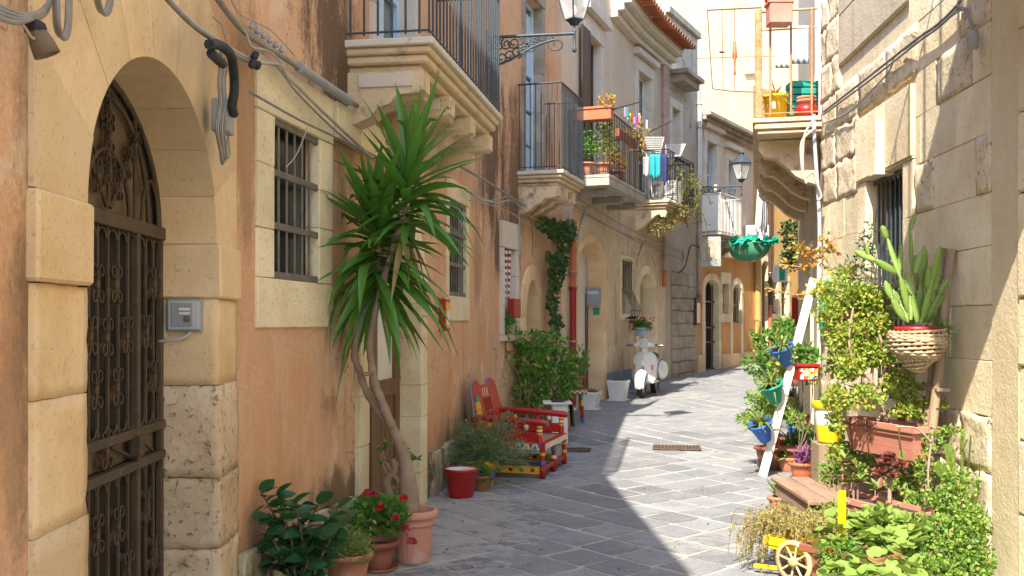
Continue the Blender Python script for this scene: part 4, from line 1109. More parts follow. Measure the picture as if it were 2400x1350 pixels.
downpipe('pinkish downpipe ending orange between blind arch and stone base', 1557, [(100, 'pink_pipe'), (634, 'orange_pipe'), (672, 'orange_pipe')], .05, clamps=(270, 470, 600))
downpipe('pale pinkish downpipe at the corner of the orange house', 1640, [(240, 'white_paint'), (440, 'pink_pipe'), (690, 'orange_pipe'), (720, 'orange_pipe')], .055, clamps=(300, 520))
downpipe('bright orange lower downpipe on the far ochre wall', 1805, [(450, 'dark_wood'), (715, 'orange_pipe'), (830, 'orange_pipe')], .055, clamps=(640, 770))
downpipe('dull yellow downpipe between orange and ochre walls', 1776, [(600, 'ochre'), (835, 'ochre')], .09, clamps=())

# ------------------------------------------------------------------ cables and wires on the left fronts
M['cable'] = pm('grey cable', (.30, .28, .24), (.22, .2, .18), 12, .7, .1, 60)
M['cable_pale'] = pm('pale cable', (.46, .42, .35), (.36, .33, .28), 12, .7, .1, 60)
M['black_foam'] = pm('black pipe insulation', (.02, .02, .022), (.035, .035, .04), 12, .7, .2, 60)
M['grey_box'] = pm('grey plastic', (.34, .35, .36), (.28, .29, .30), 6, .5, .05, 60)
def cable(name, pts, r, mat, label, d=.07, n=5):
    m = MB(); pp = [wp(x, y, d if len(q) == 0 else q[0]) for x, y, *q in pts]
    m.tube(smoothpath(pp, n), r, 6)
    return single(m, name, M[mat], label, 'cable', 'cables along the left fronts')
cable('cable', [(505, -10, .14), (560, 62), (610, 100), (680, 145), (735, 182), (815, 235), (940, 302), (1060, 378), (1140, 425), (1222, 478)], .016, 'cable', 'thick grey cable running down past the first balcony')
m = MB(); m.tube([wp(705, 160, .07), wp(812, 232, .07)], [.030, .030], 10); m.tube([wp(700, 157, .07), wp(712, 165, .07)], .034, 10); m.tube([wp(806, 228, .07), wp(818, 236, .07)], .034, 10)
single(m, 'cable_joint', M['grey_box'], 'thick grey tubular joint on the cable left of the first balcony', 'cable joint')
cable('cable', [(380, -20, .14), (440, 45, .14), (490, 82, .14), (560, 125), (600, 145), (655, 152), (672, 178), (700, 205), (760, 265), (830, 330), (880, 375), (930, 400)], .010, 'cable_pale', 'pale cable from the portal top past the barred window corner')
cable('cable', [(384, -10, .15), (444, 52, .15), (494, 90, .15), (558, 132, .08), (596, 150, .08)], .010, 'cable', 'second cable strapped beside the pale cable above the portal')
cable('cable', [(585, 215), (620, 235), (700, 280), (780, 318), (850, 350), (930, 392), (1010, 430)], .007, 'cable', 'thin cable crossing the lintel of the larger barred window')
cable('cable', [(550, 55), (575, 75), (590, 110), (630, 120), (660, 148)], .008, 'cable_pale', 'short looped cable above the larger barred window')
cable('wire', [(720, 300), (705, 340), (690, 370), (670, 392)], .003, 'cable_pale', 'loose thin wire dangling before the larger barred window')
cable('cable', [(1090, 445), (1120, 462), (1160, 475), (1200, 470), (1225, 490), (1260, 515), (1310, 500), (1340, 485)], .011, 'cable_pale', 'twisted pale cable drooping under the second balcony')
cable('cable', [(1100, 470), (1150, 480), (1200, 500), (1240, 525), (1300, 530)], .006, 'cable_pale', 'thin cable drooping lowest under the second balcony')
for k, (a, b) in enumerate((((1345, 482), (1600, 608)), ((1345, 490), (1596, 592)), ((1350, 462), (1600, 590)))):
    pts = [(a[0] + (b[0] - a[0]) * t, a[1] + (b[1] - a[1]) * t + 10 * math.sin(math.pi * t), .09 + .02 * k) for t in (0, .2, .4, .55, .7, .85, 1)]
    cable('cable', pts, .009, 'cable', ('lowest', 'middle', 'highest')[k] + ' of three cables across the cream house front')
cable('cable', [(1345, 560), (1338, 540), (1336, 500), (1345, 478), (1370, 478), (1372, 500), (1362, 525)], .012, 'grey_box', 'grey looped cable at the top of the red downpipe', .14)
cable('cable', [(1590, 640), (1605, 625), (1612, 600), (1620, 575), (1640, 580)], .014, 'black_foam', 'black hose curving above the rough stone base', .1)
for pts, r_, mt, lab in (
    ([(600, 148), (640, 150), (665, 175), (690, 210), (740, 262), (800, 318), (860, 362)], .007, 'cable', 'dark cable twisted round the pale one above the barred window'),
    ([(500, 40, .14), (520, 60, .14), (530, 95, .14), (545, 120, .12)], .004, 'cable_pale', 'thin white wire crossing at the portal corner'),
    ([(540, -5), (560, 30), (600, 52), (640, 75), (690, 130)], .004, 'cable_pale', 'thin wire looping above the insulator clamps'),
    ([(1105, 455), (1130, 470), (1165, 468), (1190, 462), (1215, 480), (1235, 505)], .008, 'cable_pale', 'knotted pale cable left of the second balcony foot'),
    ([(1118, 250), (1119, 330), (1120, 400), (1118, 460)], .005, 'cable_pale', 'thin vertical white wire right of the first balcony'),
    ([(1216, 500), (1218, 540), (1219, 570), (1217, 600)], .012, 'grey_box', 'short grey conduit beside the pale window'),
    ([(1245, 520), (1248, 560), (1247, 600)], .005, 'black_foam', 'thin dark wire above the blocked doorway')):
    cable('cable', pts, r_, mt, lab)
# junction box and its wires on the portal corner
jb = root('junction_box', 'grey electrical box with coiled wires right of the portal arch', 'junction box', wp(525, 310, .1))
m = MB(); u, z = LW1.hit(527, 275, .1); m.wbox(LW1, u - .07, u + .06, .055, .13, z - .075, z + .075, .006); part(m, 'box', M['grey_box'], jb)
for k in range(5):
    m = MB(); xx = 512 + 4 * k; pp = [wp(xx + 6, 120 + 8 * k, .09), wp(xx, 190, .09), wp(xx + 2, 245, .11), wp(xx - 6 + k, 300, .12), wp(xx + 3, 350 + 4 * k, .1), wp(xx + 10, 385 - 6 * k, .09), wp(535, 320, .09)]
    m.tube(smoothpath(pp, 5), .005, 5); part(m, 'wire', M['cable_pale' if k % 2 else 'cable'], jb)
m = MB(); m.tube(smoothpath([wp(490, 104, .2), wp(515, 106, .2), wp(540, 128, .19), wp(548, 170, .17), wp(549, 215, .16), wp(544, 250, .15), wp(549, 268, .15)], 6), .021, 8)
single(m, 'pipe_insulation', M['black_foam'], 'black foam pipe sleeve hanging at the portal corner', 'pipe sleeve')
m = MB(); m.tube([wp(495, 125, .2), wp(522, 150, .19)], .02, 8); single(m, 'pipe_insulation', M['black_foam'], 'short black foam offcut under the curved sleeve', 'pipe sleeve')
for nm, x0, yb, w_, lab in (('cable_loop', 128, 85, 30, 'grey cable loops hanging from above left of the portal'), ('cable_loop', 222, 28, 36, 'shorter grey cable loop hanging at the top of the portal')):
    m = MB()
    for k in range(3):
        c = x0 + 4 * k; m.tube(smoothpath([wp(c, -30, .12 + .015 * k), wp(c + 1, yb - 35, .12 + .015 * k), wp(c + w_ * .3, yb - 4 + 3 * k, .13), wp(c + w_ * .7, yb - 4 + 3 * k, .13), wp(c + w_ * .95, yb - 35, .12), wp(c + w_, -30, .12)], 6), .006, 6)
    single(m, nm, M['cable'], lab, 'cable')
m = MB()
for k in range(4): m.tube(smoothpath([wp(-20, 5 + 9 * k, .12), wp(30, 28 + 8 * k, .13 + .01 * k), wp(70, 36 + 3 * k, .13), wp(105, 20 + 4 * k, .12), wp(125, -20, .12)], 6), .007, 6)
single(m, 'cable_loop', M['cable'], 'bundle of grey cables in the top left corner', 'cable')
la = root('wall_lamp', 'small beige lamp holder hanging on its wires in the top left corner', 'lamp', wp(95, 118, .14))
m = MB(); c = wp(97, 98, .14); ax = V((.35, .2, -.9)).normalized(); bx = ax.cross(V((0, 0, 1))).normalized(); m.lathe([(0, -.03), (.022, -.028), (.03, .0), (.033, .035), (.028, .035), (.02, .0)], c, 12, (bx, ax.cross(bx), ax)); part(m, 'lamp_holder', M['beige_panel'], la)
m = MB(); m.sphere(c - ax * .035, (.03, .025, .022), 8, 6); part(m, 'collar', M['black_foam'], la)
m = MB(); m.tube(smoothpath([wp(30, 42, .12), wp(55, 60, .12), wp(75, 88, .13), wp(88, 90, .14)], 5), .004, 5); part(m, 'wire', M['cable_pale'], la)
# insulator clamps on the cable line
for x, y, lab in ((598, 140, 'black taped cable knot beside the larger barred window'), ):
    m = MB()
    for k in range(7): m.sphere(wp(x + rnd(-8, 8), y + rnd(-16, 16), .09), (.022, .018, .02), 6, 4)
    single(m, 'tape_knot', M['black_foam'], lab, 'cable')
ins = root('cable_clamps', 'row of small grey insulator clamps above the thick cable', 'cable clamp', wp(650, 118, .06))
for k in range(6):
    x = 590 + k * 14; y = 62 + k * 11; m = MB(); c = wp(x, y, .08); m.lathe([(0, .022), (.008, .02), (.008, .008), (.016, .006), (.016, -.012), (.0, -.016)], c, 8); part(m, 'clamp', M['grey_box'], ins)

# intercom on the gate reveal
ic = root('intercom', 'grey intercom panel on the right reveal of the portal', 'intercom', LW1.pt(pu1 - .03, -.1, 1.6))
uF = pu1 - .008
def ibox(d0, d1, z0, z1, t0, t1, mt, nm):
    m = MB(); m.wbox(LW1, uF - t1, uF - t0, d0, d1, z0, z1, .006); return part(m, nm, M[mt], ic)
M['grey_light'] = pm('light grey plastic', (.52, .54, .56), (.46, .48, .5), 4, .4)
ibox(-.215, -.05, 1.555, 1.71, 0, .035, 'grey_box', 'housing'); ibox(-.205, -.06, 1.565, 1.70, .033, .045, 'grey_light', 'frame'); ibox(-.188, -.09, 1.58, 1.69, .044, .052, 'grey_box', 'panel')
for k in range(2): ibox(-.15, -.10, 1.655 - .02 * k, 1.667 - .02 * k, .051, .056, 'white_paint', 'button')
for k in range(5): ibox(-.13, -.10, 1.60 + .006 * k, 1.603 + .006 * k, .051, .054, 'black_foam', 'speaker_slot')
m = MB(); m.tube(smoothpath([LW1.pt(uF - .02, -.10, 1.56), LW1.pt(uF - .03, -.13, 1.53), LW1.pt(uF - .04, -.19, 1.515), LW1.pt(uF - .03, -.25, 1.51)], 5), .008, 6); part(m, 'conduit', M['grey_light'], ic)

# ------------------------------------------------------------------ foliage helpers
def cloud(m, c, rad, n, L, W, zmin=-.9, shellness=.5, curl=.1, droop=0.0):
    "leaves through an uneven ellipsoid volume"
    c = V(c)
    lumps = [(rdir(), rnd(.55, 1.0)) for _ in range(7)]
    for _ in range(n):
        d = rdir(); k = 0
        for l, s in lumps: k = max(k, max(0, d.dot(l)) ** 3 * s)
        r = (rnd(shellness, 1.0) ** .6) * (.62 + .48 * k)
        p = c + V((d.x * rad[0] * r, d.y * rad[1] * r, d.z * rad[2] * r))
        q = (d * .8 + rdir() * .9 + V((0, 0, -droop))).normalized()
        m.leaf(p, q, rdir(), L * rnd(.7, 1.25), W * rnd(.75, 1.2), .3, curl)
def trail(m, pts, n, L, W, spread=.03):
    pts = smoothpath(pts, 6)
    for _ in range(n):
        k = rnd(0, len(pts) - 1.01); i = int(k); p = pts[i].lerp(pts[i + 1], k - i) + rdir() * rnd(0, spread)
        m.leaf(p, rdir(-.6, .8), rdir(), L * rnd(.7, 1.25), W * rnd(.75, 1.2), .3, .1)
M['ivy'] = leafm('ivy leaves', (.035, .085, .025), (.10, .19, .05), .5)
M['ivy_y'] = leafm('yellowing vine leaves', (.12, .15, .04), (.30, .27, .06), .55, tint=((.40, .16, .05), .15))
M['stem'] = pm('brown stem', (.20, .14, .09), (.14, .10, .065), 12, .85, .3, 60)
iv = root('climbing_vine', 'dark green vine climbing the wall beside the red downpipe', 'vine', LW3.pt(LW3.u(1300), .05, .2))
m = MB(); m.tube(smoothpath([wp(1300, 870, .05), wp(1305, 760, .06), wp(1296, 680, .07), wp(1308, 590, .07), wp(1300, 520, .08)], 5), .014, 6); part(m, 'stem', M['stem'], iv)
m = MB()
for (x, y, rx, ry, n) in ((1305, 540, 26, 22, 190), (1320, 560, 18, 28, 130), (1300, 640, 17, 30, 180), (1310, 610, 16, 24, 110), (1290, 700, 12, 34, 130), (1300, 760, 13, 26, 110), (1330, 540, 14, 22, 130), (1284, 600, 8, 10, 40), (1275, 525, 20, 14, 90)):
    w = LW3 if x < 1316 else LW4
    for _ in range(n):
        a = rnd(0, 6.28); q = math.sqrt(rnd(0, 1)); d = .04 + rnd(0, .16)
        u, z = w.hit(x + rx * q * math.cos(a) * 1.15, y + ry * q * math.sin(a) * 1.2, d)
        m.leaf(w.pt(u, d, z), V((w.N.x, w.N.y, -.4)) + rdir() * .8, rdir(), rnd(.05, .09), rnd(.045, .075), .3, .1)
part(m, 'foliage', M['ivy'], iv, kind='stuff', fix=False)
# ------------------------------------------------------------------ materials of the left-hand things
M['terracotta'] = pm('terracotta', (.45, .17, .09), (.52, .25, .16), 4, .8, .2, 50, c3=(.62, .47, .38), s3=7, lo3=.54, hi3=.74)
M['terra_pink'] = pm('chalky terracotta', (.55, .24, .17), (.60, .31, .24), 4, .85, .25, 50, c3=(.66, .52, .45), s3=6, lo3=.54, hi3=.74)
M['terra_dark'] = pm('brown plastic pot', (.26, .09, .05), (.32, .13, .08), 4, .6, .1, 50)
M['trunk'] = pm('yucca bark', (.36, .26, .19), (.27, .19, .13), 5, .9, .7, 45, stretch=(1, 1, 2.2), c3=(.20, .14, .10), s3=9)
M['yucca'] = leafm('yucca leaf', (.04, .15, .022), (.16, .37, .05), .34, .25, spec=.5)
M['yucca_dry'] = leafm('dry yucca leaf', (.30, .23, .09), (.42, .34, .16), .7, .2)
M['dark_leaf'] = leafm('dark glossy leaf', (.014, .06, .032), (.06, .19, .05), .3, .15, spec=.55)
M['geranium'] = leafm('geranium leaf', (.06, .19, .028), (.16, .36, .06), .5, .3)
M['fresh'] = leafm('fresh green leaf', (.045, .16, .022), (.21, .42, .06), .45, .35, tint=((.42, .36, .08), .06))
M['greygreen'] = leafm('grey green needles', (.13, .22, .085), (.30, .41, .17), .6, .3, tint=((.42, .22, .14), .08))
M['pale_fine'] = leafm('pale fine leaf', (.16, .25, .05), (.34, .42, .12), .6, .35)
M['red_petal'] = leafm('red petal', (.60, .015, .02), (.80, .06, .04), .5, .3)
M['pink_petal'] = leafm('crimson petal', (.50, .02, .08), (.66, .08, .14), .5, .3)
M['red_paint'] = pm('glossy red paint', (.44, .016, .015), (.34, .012, .013), 4, .38, .15, 40, spec=.45, c3=(.24, .035, .025), s3=14, lo3=.6, hi3=.75)
M['yellow_paint'] = pm('yellow paint', (.74, .42, .03), (.66, .36, .03), 5, .4)
M['cream_paint'] = pm('cream paint', (.74, .66, .48), (.66, .57, .40), 8, .6, .2, 60)
M['cane'] = pm('woven cane', (.44, .28, .16), (.34, .21, .11), 30, .7, .6, 120, stretch=(1, 6, 1))
M['blue_gloss'] = pm('blue paint', (.03, .12, .36), (.04, .16, .42), 5, .4)
M['green_gloss'] = pm('green paint', (.03, .26, .16), (.05, .30, .18), 5, .4)
M['enamel'] = pm('white enamel', (.72, .74, .74), (.6, .62, .64), 6, .3)
M['leather'] = pm('dark cloth', (.035, .03, .028), (.06, .05, .045), 7, .55, .5, 25)
M['scooter_white'] = pm('scooter paint', (.74, .74, .70), (.70, .69, .64), 3, .3, .02, 30, spec=.5)
M['rubber'] = pm('tyre rubber', (.022, .022, .024), (.035, .035, .035), 20, .75, .3, 60)
M['chrome'] = pm('bright metal', (.55, .55, .55), (.45, .45, .45), 9, .25, metal=.9)
M['amber'] = pm('amber lens', (.75, .20, .02), (.65, .16, .02), 9, .2)

M['blue_edge'] = pm('dull blue paint', (.16, .26, .36), (.12, .2, .3), 6, .4)
def pot(name, prof, org, mat, parent, seg=24, **kw):
    m = MB(); m.lathe(prof, org, seg, **kw); return part(m, name, M[mat], parent)
def potprof(rb, rt, h, rim=.02, lip=.03, wall=.012):
    return [(0, .005), (rb * .9, .0), (rb, .006), (rb + (rt - rb) * .5, h * .5), (rt, h - lip), (rt + rim, h - lip), (rt + rim, h - .006), (rt + rim - .006, h), (rt - wall + rim * .5, h), (rt - wall, h - .05), (rt - wall - .004, h - .06)]
def soil(parent, c, r):
    m = MB(); n = 16
    m.add([V(c) + V((0, 0, .012))] + [V(c) + V((r * math.cos(2 * math.pi * k / n), r * math.sin(2 * math.pi * k / n), rnd(-.004, .006))) for k in range(n)], [(0, 1 + k, 1 + (k + 1) % n) for k in range(n)], True)
    return part(m, 'soil', M['soil'], parent)

# ------------------------------------------------------------------ tall yucca
yb = V((-.665, 6.85, 0))
yu = root('potted_yucca', 'tall two-stemmed yucca in a large terracotta pot before the brown door', 'potted plant', yb)
pot('pot', [(0, .004), (.105, .0), (.112, .01), (.135, .23), (.138, .25), (.145, .252), (.145, .262), (.140, .268), (.148, .30), (.166, .302), (.170, .312), (.168, .345), (.158, .352), (.142, .348), (.135, .30), (.13, .28)], yb, 'terra_pink', yu, 32)
for k in range(22):
    a = 2 * math.pi * k / 22; m = MB(); m.tube([yb + V((.111 * math.cos(a), .111 * math.sin(a), .02)), yb + V((.134 * math.cos(a), .134 * math.sin(a), .23))], .004, 4); part(m, 'rib', M['terra_pink'], yu)
soil(yu, yb + V((0, 0, .30)), .135)
YY = 6.83
tp = lambda x, y, Y=YY: P(x, y, Y)
m = MB(); m.tube(smoothpath([tp(962, 1225), tp(957, 1140), tp(950, 1085), tp(935, 1035), tp(908, 985)], 6), [.078 - .0028 * k for k in range(10)] + [.046 - .0012 * k for k in range(15)], 12); part(m, 'trunk', M['trunk'], yu)
m = MB(); m.tube(smoothpath([tp(915, 995), tp(884, 958), tp(855, 908), tp(843, 870), tp(831, 833), tp(836, 760), tp(862, 640), tp(872, 570)], 5), [.029 + .003 * math.sin(k * 1.7) - .0003 * k for k in range(36)], 10); part(m, 'stem', M['trunk'], yu)
m = MB(); m.tube(smoothpath([tp(918, 998, 6.8), tp(896, 945, 6.76), tp(878, 895, 6.74), tp(870, 845, 6.74), tp(868, 790, 6.74), tp(900, 650, 6.74), tp(955, 480, 6.74)], 5), [.031 + .003 * math.sin(k * 2.1) - .0004 * k for k in range(31)], 10); part(m, 'stem', M['trunk'], yu)
m = MB(); m.tube([tp(840, 876, 6.79), tp(878, 872, 6.70)], .006, 6); m.tube([tp(842, 882, 6.80), tp(876, 878, 6.70)], .006, 6); part(m, 'tie', M['cane'], yu)
lwx = lambda y: interp(LEFT, y) + .03
def yleaf(c, d, L, W, droop, mat='yucca'):
    tip = c + d * L
    if tip.x < lwx(tip.y): d = V((d.x + (lwx(tip.y) - tip.x) / L + .05, d.y, d.z)).normalized()
    bend = rdir() * .12 * L; n = 8; sd = (d.cross(V((0, 0, 1))) + rdir() * .3).normalized(); up = sd.cross(d); m = MB(); vs = []
    kink = rnd(.5, .9) if random.random() < .22 else 2
    for i in range(n + 1):
        t = i / n; w = W / 2 * (.55 + 1.15 * t if t < .4 else 1.01 * (1 - ((t - .4) / .6) ** 1.7))
        if i == n: w = W * .02
        p = c + d * (L * t) + bend * (t * t) + V((0, 0, -1)) * (droop * t ** 2.2 + (max(0, t - kink) * L * .9))
        vs += [p - sd * w + up * (w * .45), p, p + sd * w + up * (w * .45)]
    m.add(vs, [f for i in range(n) for f in ((i * 3, i * 3 + 1, i * 3 + 4, i * 3 + 3), (i * 3 + 1, i * 3 + 2, i * 3 + 5, i * 3 + 4))], True)
    m.v = [(max(p[0], lwx(p[1])), p[1], p[2]) for p in m.v]
    part(m, 'leaf', M[mat], yu, fix=False)
hA, hB = tp(884, 540, 6.8), tp(948, 415, 6.74)
for k in range(116):
    t = k / 115.0; z = .95 - 1.75 * t; a = k * 2.39996 + rnd(-.35, .35); r = math.sqrt(max(.06, 1 - min(1, abs(z)) ** 2))
    d = V((r * math.cos(a), r * math.sin(a) * .85, z + rnd(-.15, .15))).normalized()
    L = rnd(.36, .54) if z > 0 else rnd(.42, .62)
    yleaf(hA + V((rnd(-.02, .02), 0, .12 - .50 * t)) + d * .02, d, L, rnd(.062, .092), rnd(.02, .08) if z > .4 else rnd(.06, .22))
for k in range(72):
    t = k / 71.0; z = 1.1 - 1.35 * t; a = k * 2.39996 + 1.1 + rnd(-.35, .35); r = math.sqrt(max(.06, 1 - min(1, abs(z)) ** 2))
    d = V((r * math.cos(a) + .2, r * math.sin(a) * .85, z + rnd(-.1, .1))).normalized()
    yleaf(hB + V((.02, 0, .08 - .40 * t)) + d * .02, d, rnd(.44, .64) if z > .3 else rnd(.36, .52), rnd(.056, .082), rnd(.0, .06) if z > .5 else rnd(.08, .26))
for k in range(16):
    a = rnd(0, 6.28); d = V((math.cos(a), math.sin(a), -1.3)).normalized(); h0 = hA if k < 10 else hB
    yleaf(h0 + V((0, 0, -.36)), d, rnd(.25, .45), rnd(.03, .05), .1, 'yucca_dry')

# ------------------------------------------------------------------ pots at the foot of the yucca
sb = V((-1.13, 5.5, 0))
sh = root('potted_shrub', 'dark glossy-leaved shrub at the lower left corner of the plant group', 'potted plant', sb)
pot('pot', potprof(.12, .16, .2), sb, 'terracotta', sh); soil(sh, sb + V((0, 0, .16)), .15)
tips = [P(x, y, 5.5 + dz) for x, y, dz in ((610, 1150, .02), (650, 1160, .1), (590, 1210, -.1), (690, 1180, -.12), (640, 1240, .05), (700, 1235, .1), (745, 1180, .0), (795, 1190, -.08), (800, 1240, .1), (760, 1255, -.1), (720, 1300, -.1), (660, 1290, .12), (615, 1290, -.1), (690, 1340, .05), (780, 1300, .12), (640, 1335, -.05), (655, 1200, -.05), (815, 1215, .02))]
for tpnt in tips:
    base = sb + V((rnd(-.04, .04), rnd(-.04, .04), .17)); mid_ = base.lerp(tpnt, .55) + V((rnd(-.03, .03), rnd(-.03, .03), .03))
    pth = smoothpath([base, mid_, tpnt], 6); m = MB(); m.tube(pth, [.010 - .0005 * i for i in range(len(pth))], 6); part(m, 'stem', M['stem'], sh)
    for j in range(12):
        t = 1 - j * .065; i = min(int(t * (len(pth) - 1)), len(pth) - 2); p = pth[i].lerp(pth[i + 1], t * (len(pth) - 1) - i)
        a = j * 2.4 + rnd(-.4, .4); d = V((math.cos(a), math.sin(a), rnd(.05, .6) if j else 1.0)).normalized()
        if (p + d * .1).x < lwx(p.y): d.x = abs(d.x)
        m = MB(); m.blade(p, d, d.cross(V((0, 0, 1))) + rdir() * .8, rnd(.10, .135), rnd(.058, .076), rnd(.01, .04), 4, .25, prof=lambda t: math.sin(math.pi * min(1, .12 + .88 * t)) ** .8); part(m, 'leaf', M['dark_leaf'], sh, fix=False)

gb = V((-.92, 6.62, 0)); gb.x = (885 - 1200) / 2400 * 6.62
ge = root('potted_geranium', 'bushy red geranium in a brown pot left of the yucca pot', 'potted plant', gb)
pot('pot', potprof(.085, .115, .19), gb, 'terra_dark', ge); pot('saucer', [(0, 0), (.12, 0), (.135, .025), (.128, .025), (.115, .008), (0, .008)], gb, 'terra_dark', ge); soil(ge, gb + V((0, 0, .16)), .105)
m = MB()
gc = gb + V((0, 0, .32))
for k in range(420):
    d = rdir(-.55, 1); r = rnd(.5, 1) ** .5; p = gc + V((d.x * .2 * r, d.y * .18 * r, d.z * .17 * r)); q = (d + V((0, 0, .6)) + rdir() * .5).normalized()
    m.leaf(p, rdir(-.2, .4), q, rnd(.03, .055), rnd(.035, .06), .15, .1)
part(m, 'foliage', M['geranium'], ge, kind='stuff', fix=False)
def bloom(parent, c, stem_from, mat, r=.028, n=26):
    m = MB(); m.tube(smoothpath([stem_from, V(stem_from).lerp(V(c), .6) + V((0, 0, .02)), c], 4), .0028, 5); part(m, 'flower_stalk', M['fresh'], parent)
    m = MB()
    for _ in range(n): d = rdir(-.4, 1); m.leaf(V(c) + d * r * .4, d, rdir(), r * .9, r * .8, .1, .1)
    part(m, 'flower', M[mat], parent, fix=False)
for x, y, mt in ((891, 1190, 'red_petal'), (946, 1170, 'red_petal'), (860, 1158, 'pink_petal'), (882, 1160, 'pink_petal'), (966, 1270, 'pink_petal'), (950, 1240, 'pink_petal'), (925, 1215, 'pink_petal')):
    bloom(ge, P(x, y, 6.5), gc + V((rnd(-.06, .06), -.05, .02)), mt)
fb = V((0, 6.15, 0)); fb.x = (815 - 1200) / 2400 * 6.15
fp = root('potted_herb', 'pale fine-leaved plant spilling from a terracotta pot at the bottom edge', 'potted plant', fb)
pot('pot', potprof(.10, .135, .22, .018), fb, 'terracotta', fp); soil(fp, fb + V((0, 0, .18)), .12)
m = MB(); cloud(m, fb + V((-.06, -.02, .27)), (.27, .19, .13), 2200, .026, .011, shellness=.1); part(m, 'foliage', M['pale_fine'], fp, kind='stuff', fix=False)
ab = P(918, 1215, 7.35); ab.z = .0
ad = root('desert_rose', 'gnarled pale-stemmed succulent in a dark bowl behind the yucca trunk', 'potted plant', ab)
m = MB(); m.box(ab + V((0, 0, .07)), (.26, .26, .14), None, .01); part(m, 'stand', M['terra_dark'], ad)
pot('bowl', [(0, .142), (.09, .142), (.15, .23), (.16, .235), (.155, .245), (.142, .24), (.1, .2)], ab, 'leather', ad); soil(ad, ab + V((0, 0, .22)), .14)
for k, (pts, rr) in enumerate((([(918, 1165), (905, 1130), (925, 1100), (920, 1075)], .05), ([(922, 1165), (935, 1135), (920, 1110), (900, 1075), (895, 1045)], .025), ([(915, 1120), (925, 1090), (945, 1085), (960, 1060), (975, 1075)], .018), ([(905, 1110), (895, 1080), (890, 1060)], .014))):
    m = MB(); q = smoothpath([P(x, y, 7.33) for x, y in pts], 5); m.tube(q, [rr * .7 * (1 - .75 * i / len(q)) + .003 for i in range(len(q))], 8); part(m, 'stem', M['trunk'], ad)
for x, y in ((908, 1042), (945, 1055), (975, 1075), (898, 1083), (895, 1050), (930, 1150), (940, 1165)):
    m = MB(); c = P(x, y, 7.33)
    for _ in range(16): m.leaf(c, rdir(-.3, .7), rdir(), rnd(.04, .06), .022, .3, .1)
    part(m, 'foliage', M['fresh'], ad, kind='stuff', fix=False)

# ------------------------------------------------------------------ red bucket and feathery plant
rb = G(1081, 1165)
bk = root('red_bucket', 'red enamel bucket with white inside standing by the plinth', 'bucket', rb)
pot('bucket', [(0, .0), (.108, .0), (.112, .008), (.148, .235), (.158, .24), (.160, .262), (.150, .266), (.143, .25)], rb, 'red_paint', bk, 28)
pot('lining', [(.149, .262), (.142, .25), (.12, .10), (0, .1)], rb, 'enamel', bk, 28)
yp = G(1125, 1140); yp.y += .05
fe = root('potted_lavender_cotton', 'feathery grey-green bush in a yellow-rimmed painted pot beside the red seat', 'potted plant', yp)
pot('pot', [(0, .0), (.12, .0), (.125, .01), (.165, .2), (.178, .205), (.178, .25), (.165, .255), (.155, .21)], yp, 'yellow_paint', fe, 28)
pot('painted_band', [(.1395, .06), (.1605, .16)], yp, 'blue_gloss', fe, 28)
soil(fe, yp + V((0, 0, .205)), .15)
m = MB()
for k in range(300):
    d = rdir(-.35, 1); d.x += .15; L = rnd(.26, .52); b0 = yp + V((rnd(-.1, .1), rnd(-.1, .1), .22)); e = b0 + V((d.x * L * 1.05, d.y * L * .8, max(d.z, -.3) * L + .05))
    if e.x < lwx(e.y): e.x = lwx(e.y) + .02
    q = smoothpath([b0, b0.lerp(e, .5) + V((0, 0, .06)), e], 4)
    m.tube(q, [.003, .003, .0025, .0025, .002, .002, .002, .0015, .001], 3, False)
    for j in range(24): t = rnd(.25, 1) * (len(q) - 1.01); p = q[int(t)].lerp(q[int(t) + 1], t - int(t)); m.leaf(p, rdir(-.2, 1), rdir(), rnd(.025, .05), .008, .2)
part(m, 'foliage', M['greygreen'], fe, kind='stuff', fix=False)
hb = G(1128, 1150); hp = root('potted_creeper', 'bright green creeper tumbling between red bucket and bush', 'potted plant', hb)
pot('pot', potprof(.07, .09, .15), hb, 'terra_dark', hp); soil(hp, hb + V((0, 0, .12)), .08)
m = MB(); cloud(m, hb + V((0, 0, .16)), (.16, .14, .14), 520, .028, .018, shellness=.2); trail(m, [hb + V((-.05, -.05, .2)), hb + V((-.16, -.1, .16)), hb + V((-.2, -.12, .05))], 60, .025, .018); part(m, 'foliage', M['fresh'], hp, kind='stuff', fix=False)

# ------------------------------------------------------------------ painted red settle
nn = LW2.N
cb = V((.095, 10.93, gz(10.93)))
ch = root('painted_settle', 'low red folk-painted wooden settle with cane seat and shaped wings', 'seat', cb, math.atan2(-nn.x, nn.y) - R(6))
def cp(f, name, mat='red_paint', parent=None):
    m = MB(); f(m); return part(m, name, M[mat], parent or ch, local=True)
Wd, FD, BK, SH = .50, .36, -.30, .34
